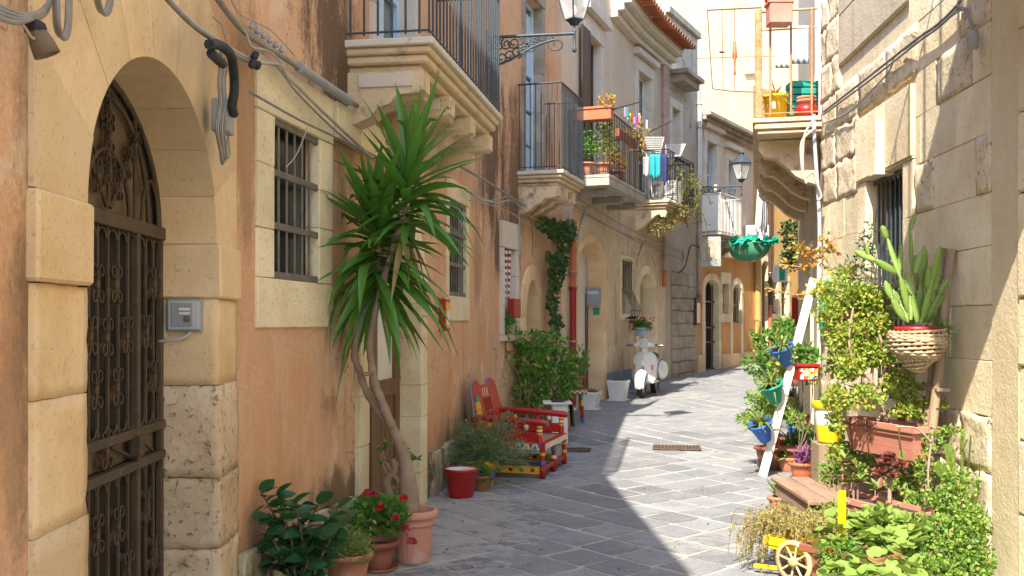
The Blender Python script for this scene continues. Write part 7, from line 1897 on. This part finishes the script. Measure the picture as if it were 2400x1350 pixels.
# dark red rosettes and succulents in the lower planter
ar = root('red_rosette_plant', 'dark red curled rosettes on bare stems in the lower planter', 'plant', P(2085, 1190, 7.0))
for x, y, r in ((2075, 1085, .085), (2110, 1090, .075), (2060, 1110, .07), (2090, 1115, .07), (2085, 1070, .06)):
    c = P(x, y, 6.95); m = MB(); m.tube(smoothpath([P(2085, 1195, 7.0), P(2085, 1140, 7.0), c], 5), .009, 6); part(m, 'stem', M['tan_stem'], ar)
    m = MB()
    for k in range(44): q = (rdir(-.1, 1)); m.leaf(c, q, rdir(), r * rnd(.6, 1), r * .5, .5, -.2)
    part(m, 'rosette', M['maroon'], ar, fix=False)
sx2 = root('potted_succulent', 'thick-leaved green succulents at the far end of the lower planter', 'plant', P(1995, 1170, 7.3))
for x, y in ((1975, 1085), (2000, 1105), (2010, 1130), (1985, 1130), (2060, 1150), (2120, 1165)):
    c = P(x, y, 7.2); m = MB(); m.tube([P(x + rnd(-8, 8), 1180, 7.25), c], .009, 6); part(m, 'stem', M['tan_stem'], sx2)
    for k in range(13):
        q = rdir(-.1, 1); m = MB(); m.blade(c, q, q.cross(V((0, 0, 1))), rnd(.07, .12), .045, .01, 4, .3, prof=lambda t: math.sin(math.pi * min(1, .15 + .85 * t)) ** .7); part(m, 'leaf', M['gera_y' if k % 3 else 'maroon'], sx2, fix=False)

for x, y, Y, lab, mt, L, W, blobs in (
    (1800, 800, 11.6, 'loose leafy shrub around the upper blue pot', 'fresh', .07, .035, ((0, 0, 0, .22, .2, 130), (-.1, 0, -.25, .2, .16, 110), (.2, 0, .1, .2, .2, 110))),
    (1850, 860, 10.9, 'leafy plant trailing behind the mosaic pot', 'gera_y', .065, .045, ((0, 0, 0, .18, .14, 110), (.12, 0, .12, .16, .14, 90), (.25, 0, -.05, .16, .16, 90))),
    (1785, 935, 11.0, 'light green sprawling plant beside the green pot', 'jade_g', .055, .03, ((0, 0, 0, .2, .12, 150), (-.1, 0, -.2, .18, .1, 130), (.15, 0, -.1, .2, .16, 150)))):
    c = P(x, y, Y); t = root('kerb_plant', lab, 'potted plant', V((c.x + .1, c.y, gz(c.y)))); m = MB()
    for dx, dy, dz, rx, rz_, n in blobs: cloud(m, c + V((dx, dy, dz)), (rx, .2, rz_), int(n * 1.6), L, W, shellness=.1)
    part(clampR(m), 'foliage', M[mt], t, kind='stuff', fix=False)
    pot('pot', potprof(.12, .16, .24), V((c.x + .1, c.y, gz(c.y))), 'terra_dark', t)
    for dx, dy, dz, rx, rz_, n in blobs: m = MB(); m.tube(smoothpath([V((c.x + .1, c.y, gz(c.y) + .2)), V((c.x + .1 + dx * .5, c.y, (c.z + gz(c.y)) / 2)), c + V((dx, dy, dz))], 4), .007, 5); part(m, 'stem', M['stem'], t)
for x, y, r_, mt, pm_, lab, n, L in (
    (1905, 1120, .085, 'agave_d', 'orange_pipe', 'small orange pot of grass-like leaves against the timber block', 40, .24),
    (1862, 1068, .10, 'jade_g', 'terracotta', 'terracotta pot with a rounded green plant behind the plank foot', 0, 0),
    (1880, 1000, .11, 'fresh', 'red_paint', 'red pot of leafy green behind the yellow bucket', 0, 0),
    (1842, 1025, .10, 'gera_y', 'blue_plastic', 'small blue floor pot of geranium leaves behind the plank', 0, 0),
    (1815, 1085, .08, 'grass_plant', 'terra_dark', 'little brown pot of pale grass at the plank foot', 46, .22)):
    c = G(x, y); c.x += .12; t = root('small_pot', lab, 'potted plant', c); pot('pot', potprof(r_ * .74, r_, r_ * 1.5, .01), c, pm_, t); soil(t, c + V((0, 0, r_ * 1.15)), r_ * .9); m = MB()
    if n:
        for _ in range(n): q = rdir(.1, 1); m.blade(c + V((0, 0, r_ * 1.2)), q, q.cross(V((0, 0, 1))) + rdir() * .2, L * rnd(.6, 1.2), .018, rnd(.03, .14), 5, .3)
    else: cloud(m, c + V((0, 0, r_ * 1.5 + .1)), (.17, .16, .15), 240, .05, .035, shellness=.1)
    part(clampR(m), 'foliage', M[mt], t, kind='stuff', fix=False)
# trailing greens that fill the gaps between ladder, bench and wall
for nm, lab, mt, L, W, blobs in (
    ('golden_creeper', 'golden small-leaved creeper hanging behind the ladder and yellow bucket', 'jade', .036, .03, ((1975, 690, 8.1, .22, .16, 420), (2035, 720, 8.0, .2, .18, 420), (1960, 770, 8.2, .16, .2, 300), (2060, 800, 7.9, .16, .2, 260), (1990, 640, 8.3, .14, .1, 160), (1930, 680, 8.4, .14, .1, 160), (2005, 830, 7.9, .18, .16, 260), (1965, 850, 8.1, .12, .14, 160), (2095, 690, 7.7, .1, .12, 120))),
    ('green_creeper', 'green creeper filling the space under the upper planter', 'jade_g', .034, .028, ((1985, 1060, 7.9, .16, .12, 260), (2040, 1090, 7.7, .16, .12, 220), (2120, 1120, 7.3, .16, .14, 260), (2150, 1180, 7.0, .14, .12, 220), (2140, 1060, 7.4, .1, .12, 160), (1950, 1110, 8.2, .14, .12, 200))),
    ('leafy_filler', 'leafy green plants along the front edge of the plank bench', 'gera_y', .06, .05, ((1985, 1235, 6.6, .16, .07, 110), (2060, 1215, 6.6, .2, .08, 150), (1940, 1200, 6.95, .12, .07, 70), (2120, 1240, 6.4, .14, .09, 120)))):
    t = root(nm, lab, 'plant', P(blobs[0][0], blobs[0][1] + 40, blobs[0][2])); m = MB()
    for x, y, Y, rx, rz_, n in blobs: cloud(m, P(x, y, Y), (rx, .16, rz_), n, L, W, shellness=.1)
    part(clampR(m), 'foliage', M[mt], t, kind='stuff', fix=False)
    for x, y, Y, rx, rz_, n in blobs: m = MB(); m.tube(smoothpath([P(x, y, Y), P(x + rnd(-15, 15), y + 40, Y), P(x + 10, y + 90, Y)], 4), .005, 5); part(m, 'stem', M['tan_stem'], t)

# ------------------------------------------------------------------ things fixed to the right walls
def rbox(name, x0, x1, y0, y1, Y, dep, mat, label, cat):
    a, b = P(x0, y1, Y), P(x1, y0, Y); m = MB(); m.box((a + b) / 2 + V((0, dep / 2, 0)), (b.x - a.x, dep, b.z - a.z), None, .006); t = root(name, label, cat, V(((a.x + b.x) / 2, Y, a.z))); part(m, 'case', M[mat], t); return t, a, b
t, a, b = rbox('green_box', 1926, 1951, 655, 770, 10.45, .12, 'teal_plastic', 'tall narrow green box on the corner of the stone house', 'box')
m = MB(); m.box(V(((a.x + b.x) / 2, 10.447, b.z - .06)), ((b.x - a.x) * .8, .006, .03)); part(m, 'slot', M['leather'], t)
t, a, b = rbox('dark_red_board', 1857, 1871, 695, 765, 13.4, .04, 'red_pipe', 'narrow dark red board hanging on the shaded right wall', 'board')
t, a, b = rbox('meter_cabinet', 1822, 1846, 620, 660, 17.0, .3, 'white_paint', 'white cabinet with green louvred front on the far right wall', 'cabinet')
m = MB(); m.box(V(((a.x + b.x) / 2 - .01, 16.995, (a.z + b.z) / 2)), ((b.x - a.x) * .55, .012, (b.z - a.z) * .85), None, .003); part(m, 'louvre', M['teal_plastic'], t)
m = MB(); m.tube([P(1921, 560, 10.7), P(1919, 860, 10.7)], .022, 8); single(m, 'conduit', M['white_paint'], 'white conduit running down the corner of the stone house', 'pipe')
m = MB(); m.tube(smoothpath([P(1907, 268, 10.6), P(1909, 330, 10.6), P(1915, 420, 10.6), P(1920, 500, 10.6), P(1921, 580, 10.62)], 5), .02, 8); single(m, 'conduit', M['grey_light'], 'grey conduit dropping from the right balcony corner', 'pipe')
def rcable(pts, r, label, mat='cable'):
    m = MB(); q = [RW1.pt(*(lambda u, z: (u, .07, z))(*RW1.hit(x, y, .07))) for x, y in pts]; m.tube(smoothpath(q, 5), r, 6); single(m, 'cable', M[mat], label, 'cable', 'cables on the right wall')
rcable([(1930, 262), (2010, 200), (2080, 145), (2150, 90), (2200, 55), (2245, 10), (2260, -20)], .012, 'highest cable rising along the right stone wall')
rcable([(1930, 268), (2012, 208), (2085, 152), (2152, 98), (2202, 62), (2250, 15)], .010, 'cable running just under the highest one on the right wall')
rcable([(1930, 290), (1990, 262), (2050, 205), (2085, 165), (2100, 130), (2170, 85), (2240, 30), (2262, 20)], .008, 'lower slack cable crossing the right stone wall')
rcable([(2245, 12), (2262, 25), (2275, 50), (2280, 75)], .012, 'short cable bend at the lamp socket top right')
m = MB(); q = RW1.hit(2280, 95, .08); m.lathe([(0, -.06), (.035, -.05), (.04, .02), (.03, .06), (0, .07)], RW1.pt(q[0], .08, q[1]), 10); single(m, 'lamp_socket', M['grey_box'], 'grey cable end fitting at the top right of the stone wall', 'fitting')
for k, pts in enumerate(([(1908, 280), (1885, 320), (1882, 400), (1890, 430)], [(1890, 415), (1905, 405), (1915, 430), (1925, 460), (1915, 470)], [(1912, 300), (1880, 330), (1878, 380), (1884, 420)])):
    m = MB(); m.tube(smoothpath([P(x, y, 10.5) for x, y in pts], 6), .014, 6); single(m, 'cable', M['cable_pale'], ('longest', 'knotted lowest', 'innermost')[k] + ' pale cable looping under the rusty balcony', 'cable', 'cable loops under the rusty balcony')

# ------------------------------------------------------------------ on the rusty balcony
def bpt(x, y, Y=11.2): return P(x, y, Y)
yb2 = bpt(1818, 262); yb2.z = 3.80; t = root('yellow_pail', 'yellow pail with white label and spiky plant on the rusty balcony', 'potted plant', yb2)
pot('pail', [(0, 0), (.11, 0), (.125, .25), (.135, .252), (.135, .275), (.12, .275), (.11, .2)], yb2, 'yellow_plastic', t, 22)
m = MB(); m.box(yb2 + V((-.06, -.112, .15)), (.06, .01, .07)); part(m, 'label_sheet', M['white_paint'], t)
m = MB()
for _ in range(60): q = rdir(.0, 1); m.blade(yb2 + V((0, 0, .25)), q, q.cross(V((0, 0, 1))), rnd(.15, .3), .02, rnd(.05, .2), 5, .3)
part(m, 'leaves', M['orange_leaf'], t, kind='stuff', fix=False)
cp2 = bpt(1890, 262, 11.15); cp2.z = 3.80; t = root('clay_pots', 'stack of round clay pots at the near corner of the rusty balcony', 'pots', cp2)
pot('pot', [(0, 0), (.08, 0), (.13, .07), (.135, .11), (.10, .16), (.09, .165), (.08, .15)], cp2, 'red_paint', t); pot('pot', [(0, .14), (.08, .15), (.10, .19), (.11, .20), (.105, .215), (.09, .2)], cp2, 'terracotta', t); pot('pot', [(0, .18), (.085, .2), (.105, .23), (.11, .24), (.10, .25), (.09, .24)], cp2, 'terracotta', t)
gc_ = bpt(1885, 262, 11.5); gc_.z = 3.8; t = root('green_crate', 'dark green slatted crate standing on the rusty balcony', 'crate', gc_)
for k in range(6): m = MB(); m.box(gc_ + V((0, 0, .05 + .08 * k)), (.36, .25, .07), None, .006); part(m, 'slat', M['teal_plastic'], t)
rpn = bpt(1826, 62, 10.85); t = root('rail_planter', 'red planter with flowers hung on the rusty balcony rail', 'planter', rpn)
m = MB(); m.box(rpn + V((0, 0, .12)), (.24, .2, .22), None, .012); part(m, 'body', M['trough'], t); m = MB(); m.box(rpn + V((0, 0, .24)), (.27, .22, .035), None, .006); part(m, 'rim', M['trough'], t)
m = MB(); cloud(m, rpn + V((-.03, 0, .32)), (.16, .1, .1), 130, .04, .03); part(m, 'flowers', M['red_petal'], t, kind='stuff', fix=False)
for k, (x, y0, y1, w_, mt, lab) in enumerate(((1835, 75, 160, 36, 'white_paint', 'white cloth hanging inside the rusty balcony'), (1875, 60, 150, 40, 'grey_light', 'patterned grey cloth hanging inside the rusty balcony'))):
    m = MB(); nx_ = 14; vs = []
    for i in range(nx_ + 1):
        for j in range(7): vs.append(bpt(x - w_ / 2 + w_ * i / nx_, y0 + (y1 - y0) * j / 6, 11.6 + .02 * math.sin(i * 1.3) * (.4 + j * .15)))
    m.add(vs, [(i * 7 + j, (i + 1) * 7 + j, (i + 1) * 7 + j + 1, i * 7 + j + 1) for i in range(nx_) for j in range(6)], True); o = single(m, 'hung_cloth', M[mt], lab, 'cloth'); md = o.modifiers.new('thickness', 'SOLIDIFY'); md.thickness = .006
# wire drying frame
df = root('clothes_dryer', 'bent wire clothes drying frame reaching out from the rusty balcony', 'drying frame', P(1720, 215, 11.2))
for pts, r in (([(1785, 18), (1740, 20), (1658, 24)], .008), ([(1658, 24), (1664, 120), (1670, 208)], .006), ([(1670, 208), (1720, 214), (1780, 216)], .006), ([(1692, 22), (1695, 210)], .004), ([(1722, 22), (1721, 212)], .004)):
    m = MB(); m.tube(smoothpath([P(x, y, 11.2) for x, y in pts], 4), r, 6); part(m, 'wire', M['rust'], df)
m = MB(); m.lathe([(.004, .12), (.018, .1), (.022, 0), (.03, -.05), (.012, -.1), (.01, -.2), (.016, -.25), (0, -.27)], P(1722, 120, 11.2), 8); part(m, 'tassel', M['orange_pipe'], df)
m = MB(); m.sphere(P(1692, 122, 11.2), (.035, .02, .012), 8, 5); part(m, 'peg', M['rust'], df)

# ------------------------------------------------------------------ washing and plants on the far balconies
def cloth(name, x0, x1, y0, y1, Y, mat, label, amp=.03, waves=4, skew=0):
    m = MB(); nx_ = 16; vs = []
    for i in range(nx_ + 1):
        for j in range(9):
            s, q = i / nx_, j / 8; vs.append(P(x0 + (x1 - x0) * s + skew * q, y0 + (y1 - y0) * q * (1 - .08 * math.sin(s * 9)), Y + amp * math.sin(s * waves * 6.28) * (.3 + .7 * q)))
    m.add(vs, [(i * 9 + j, (i + 1) * 9 + j, (i + 1) * 9 + j + 1, i * 9 + j + 1) for i in range(nx_) for j in range(8)], True)
    o = single(m, name, M[mat], label, 'laundry', 'washing hung over the street'); md = o.modifiers.new('thickness', 'SOLIDIFY'); md.thickness = .006
M['lilac'] = pm('lilac cloth', (.50, .22, .55), (.44, .18, .5), 6, .8)
M['teal_cloth'] = pm('teal cloth', (.02, .30, .34), (.03, .36, .4), 6, .8)
M['navy_cloth'] = pm('navy cloth', (.025, .035, .14), (.03, .04, .18), 6, .8)
M['sheet'] = pm('white cotton', (.72, .70, .68), (.64, .62, .62), 3, .85)
cloth('white_sheet', 1776, 1790, 428, 545, 16.8, 'sheet', 'long white sheet hanging under the rusty balcony', .05, 5, skew=-7)
cloth('white_towel', 1790, 1800, 430, 540, 16.7, 'sheet', 'narrow white towel beside the long hanging sheet', skew=-2)
cloth('lilac_cloth', 1795, 1806, 430, 475, 16.6, 'lilac', 'lilac cloth among the washing under the rusty balcony')
cloth('grey_cloth', 1783, 1797, 440, 552, 16.9, 'grey_light', 'grey-brown cloth behind the hanging white sheet')
m = MB(); m.tube([P(1770, 428, 16.8), P(1812, 430, 16.6)], .006, 5); single(m, 'washing_line', M['cable'], 'washing line under the far end of the rusty balcony', 'line')
cloth('teal_shirt', 1522, 1548, 362, 418, 20.2, 'teal_cloth', 'teal shirt drying on the cream house balcony', .04, 2)
cloth('navy_trousers', 1552, 1563, 362, 430, 20.2, 'navy_cloth', 'navy trousers drying beside the teal shirt', .03, 1)
cloth('white_shirt', 1508, 1520, 368, 412, 20.3, 'sheet', 'small white garment left of the teal shirt', .03, 1)
ry = root('drying_rack', 'white folding drying rack on the scrolled balcony of the cream house', 'drying rack', P(1560, 470, 20.6))
for k in range(9):
    m = MB(); m.tube([P(1508, 322 + k * 4.5, 20.2 + .05 * k), P(1556 - k, 322 + k * 4.5, 20.2 + .05 * k)], .008, 5); part(m, 'rod', M['white_paint'], ry)
    m = MB(); m.tube([P(1560, 340 + k * 3.4, 20.9 - .03 * k), P(1607 - k * 1.6, 338 + k * 3.4, 20.9 - .03 * k)], .008, 5); part(m, 'rod', M['white_paint'], ry)
for a, b in (((1508, 322), (1512, 360)), ((1556, 322), (1548, 360)), ((1560, 340), (1562, 368)), ((1607, 338), (1594, 366)), ((1515, 360), (1530, 462)), ((1560, 365), (1545, 462))): m = MB(); m.tube([P(*a, 20.4), P(*b, 20.5)], .012, 6); part(m, 'leg', M['white_paint'], ry)
# cream house balcony: planters, plants, peg line
f3 = lambda u, d, z: LW4.pt(bu + u, d, z)
op_ = root('rail_planter', 'orange terracotta planter on the corner rail of the cream balcony', 'planter', f3(.0, .3, 4.75))
m = MB(); m.wbox(LW4, bu - .1, bu + .1, .06, .7, 4.76, 4.95, .012); part(m, 'body', M['orange_pipe'], op_); m = MB(); m.wbox(LW4, bu - .12, bu + .12, .04, .72, 4.93, 4.97, .008); part(m, 'rim', M['orange_pipe'], op_)
m = MB(); cloud(m, f3(.0, .6, 5.05), (.16, .16, .12), 130, .06, .03); part(m, 'foliage', M['orange_leaf'], op_, kind='stuff', fix=False)
for u, n, mt, lab, hgt in ((.15, 420, 'jade', 'yellow-green shrub at the near corner of the cream balcony', .75), (-.0, 300, 'geranium', 'dark green plant at the wall end of the cream balcony', .6), (1.0, 200, 'orange_leaf', 'dry yellow plant along the cream balcony rail', .4)):
    dd_ = .5 if u > .1 else .25; c = f3(u + .1, dd_, 3.925); t = root('balcony_plant', lab, 'potted plant', c); pot('pot', potprof(.09, .13, .2), c, 'terracotta', t)
    m = MB(); cloud(m, c + V((0, 0, .2 + hgt * .5)), (.22, .24, hgt * .55), n, .06, .03, shellness=.1); part(m, 'foliage', M[mt], t, kind='stuff', fix=False)
t = root('rail_planter', 'long orange planter with dry flowers inside the cream balcony rail', 'planter', f3(1.5, .5, 4.6))
m = MB(); m.wbox(LW4, bu + .9, bu + 2.2, .52, .6, 4.66, 4.8, .01); part(m, 'body', M['orange_pipe'], t)
m = MB(); cloud(m, f3(2.3, .6, 4.75), (.2, .2, .25), 160, .05, .025); cloud(m, f3(1.6, .6, 4.85), (.5, .2, .1), 120, .05, .025); part(m, 'foliage', M['orange_leaf'], t, kind='stuff', fix=False)
pg = root('peg_line', 'clothes line with coloured pegs above the cream balcony', 'clothes line', f3(1.6, .7, 5.1))
def stick(a, b): m = MB(); m.tube([a, b], .012, 6); part(m, 'bracket_arm', M['iron_black'], pg)
stick(P(1430, 258, 16.0), P(1503, 238, 16.2)); stick(P(1520, 310, 18.5), P(1573, 284, 18.8))
for k in range(4):
    a, b = P(1440 + 20 * k, 256 - 5 * k, 16.1), P(1528 + 14 * k, 306 - 7 * k, 18.6); m = MB(); m.tube(sag(a, b, .05), .003, 4); part(m, 'line', M['cable_pale'], pg)
for k in range(14):
    x = 1462 + rnd(0, 55); y = 268 + (x - 1462) * .55 + rnd(-12, 6); c = P(x, y, 16.9 + (x - 1462) / 55 * 1.3); m = MB(); m.box(c, (.03, .02, .16), None, .004); part(m, 'peg', M[('yellow_plastic', 'lilac', 'teal_plastic', 'white_paint', 'blue_paint', 'red_paint')[k % 6]], pg)
# dry creeper on the scrolled balcony
dv = root('dry_creeper', 'dry brown creeper hanging over the scrolled balcony', 'vine', LW5.pt(cu + 1.6, .72, 4.0))
m = MB()
for k in range(26):
    u = cu + rnd(.7, 2.3); a = LW5.pt(u, rnd(.6, .8), rnd(4.2, 5.0)); b = a + V((rnd(-.3, .3), rnd(-.3, .2), -rnd(.3, .8))); q = smoothpath([a, (a + b) / 2 + rdir() * .15, b], 5); m.tube(q, .006, 4, False); trail(m, q, 20, .06, .03, .06)
part(m, 'foliage', M['ivy_y'], dv, kind='stuff', fix=False)
m = MB()
for k in range(5): cloud(m, P(1545 + k * 18, 525 - k * 8 + rnd(-10, 10), 20.3 + .3 * k), (.22, .2, .2), 90, .06, .035)
gv = root('hanging_creeper', 'yellow-green creeper drooping below the scrolled balcony', 'vine', P(1580, 540, 20.6)); part(m, 'foliage', M['ivy_y'], gv, kind='stuff', fix=False)
# white arched panel
M['panel_grey'] = pm('weathered white board', (.40, .40, .37), (.30, .30, .27), 5, .7, .2, 40)
ap = root('arched_panel', 'white panel with raised arch moulding under the far balcony', 'panel', P(1665, 626, 23.6))
m = MB(); c = P(1665, 590, 23.6); m.box(c, (.49, .05, .69), None, .015); part(m, 'board', M['panel_grey'], ap)
for k in range(3):
    r = .20 - .032 * k; m = MB(); m.tube([c + V((-r, -.03, -.17))] + [c + V((-r * math.cos(a), -.03, .08 + r * math.sin(a))) for a in [math.pi * i / 12 for i in range(13)]] + [c + V((r, -.03, -.17))], .009, 5); part(m, 'moulding', M['cream_paint'], ap)
m = MB(); m.box(c + V((0, -.027, -.02)), (.2, .006, .38)); part(m, 'recess', M['stone_grey'], ap)
# green net bundle, air conditioners
gn = root('net_bundle', 'green netting bundle slung beneath the far balcony', 'netting', P(1757, 610, 22.8))
m = MB(); c = P(1755, 575, 22.8); seg, rg = 22, 10; vs = []
for i in range(rg + 1):
    t = i / rg
    for k in range(seg):
        a = 2 * math.pi * k / seg; r = math.sin(math.pi * .5 * (t ** .6)) ; wob = 1 + .07 * math.sin(5 * a + 3 * t) + .04 * math.sin(11 * a)
        vs.append(c + V((.46 * r * math.cos(a) * wob, .38 * r * math.sin(a) * wob, -.34 + .42 * t ** 1.5 + .05 * math.sin(2 * a + 1) * t + .015 * math.sin(7 * a))))
m.add(vs, [(i * seg + k, i * seg + (k + 1) % seg, (i + 1) * seg + (k + 1) % seg, (i + 1) * seg + k) for i in range(rg) for k in range(seg)], True)
M['net'] = pm('green netting', (.03, .26, .15), (.10, .30, .16), 9, .8, .8, 70, c3=(.30, .36, .24), s3=6, lo3=.56, hi3=.7); M['net_bright'] = pm('bright green net', (.0, .40, .27), (.01, .33, .22), 9, .7, .8, 70)
part(m, 'bag', M['net'], gn)
m = MB()
for k in range(40):
    a = rnd(-2.6, .4); p = c + V((.5 * math.cos(a), .42 * math.sin(a), .08)); m.leaf(p, rdir(-.6, .6), rdir(), .2, .13, .4)
part(m, 'gathered_rim', M['net_bright'], gn, kind='stuff', fix=False)
def aircon(c, s, label, rz=0.0):
    t = root('air_conditioner', label, 'air conditioner', c, rz)
    m = MB(); m.box((0, 0, .3 * s), (.8 * s, .3 * s, .58 * s), None, .015); part(m, 'case', M['white_paint'], t, local=True)
    m = MB(); m.lathe([(.05 * s, 0), (.22 * s, 0), (.22 * s, .012), (.05 * s, .012)], (-.14 * s, -.152 * s, .3 * s), 20, (V((1, 0, 0)), V((0, 0, 1)), V((0, -1, 0)))); part(m, 'fan_guard', M['grey_box'], t, local=True)
    for k in range(8): m = MB(); m.box((.26 * s, -.153 * s, .1 * s + .05 * s * k), (.2 * s, .008, .015 * s)); part(m, 'louvre', M['grey_box'], t, local=True)
ac = LW7.pt(LW7.u(1746), .35, 3.78); aircon(ac, .75, 'white air conditioner unit on the far orange house front', R(-20))
aircon(LW5.pt(LW5.u(1560, .4), .38, 4.03), .8, 'white air conditioner standing on the scrolled balcony', R(-30))
m = MB(); m.wbox(LW7, LW7.u(1735), LW7.u(1762), 0.0, .55, 3.68, 3.76, .01); single(m, 'wall_shelf', M['stone_grey'], 'stone ledge carrying the far air conditioner', 'ledge')
# ivy curtain and ochre wall clutter beyond the rusty balcony
iv2 = root('far_vine', 'dark hanging vine on the far wall under the rusty balcony', 'vine', P(1848, 660, 22.0))
m = MB()
for k in range(9): trail(m, [P(1838 + k * 4, 520, 26), P(1840 + k * 3.5 + rnd(-4, 4), 590, 26), P(1840 + k * 3 + rnd(-4, 4), 625, 26)], 70, .11, .08, .14)
part(m, 'foliage', M['ivy'], iv2, kind='stuff', fix=False)
# brown timber and slate on the grey terrace
m = MB(); m.tube([V((LW6.pt(LW6.L - .1, .1, 0).x, LW6.pt(LW6.L - .1, .1, 0).y, 4.0)), V((LW6.pt(LW6.L - .1, .1, 0).x, LW6.pt(LW6.L - .1, .1, 0).y, 8.3))], .02, 6); single(m, 'conduit', M['grey_box'], 'thin grey conduit up the corner of the grey house', 'pipe')
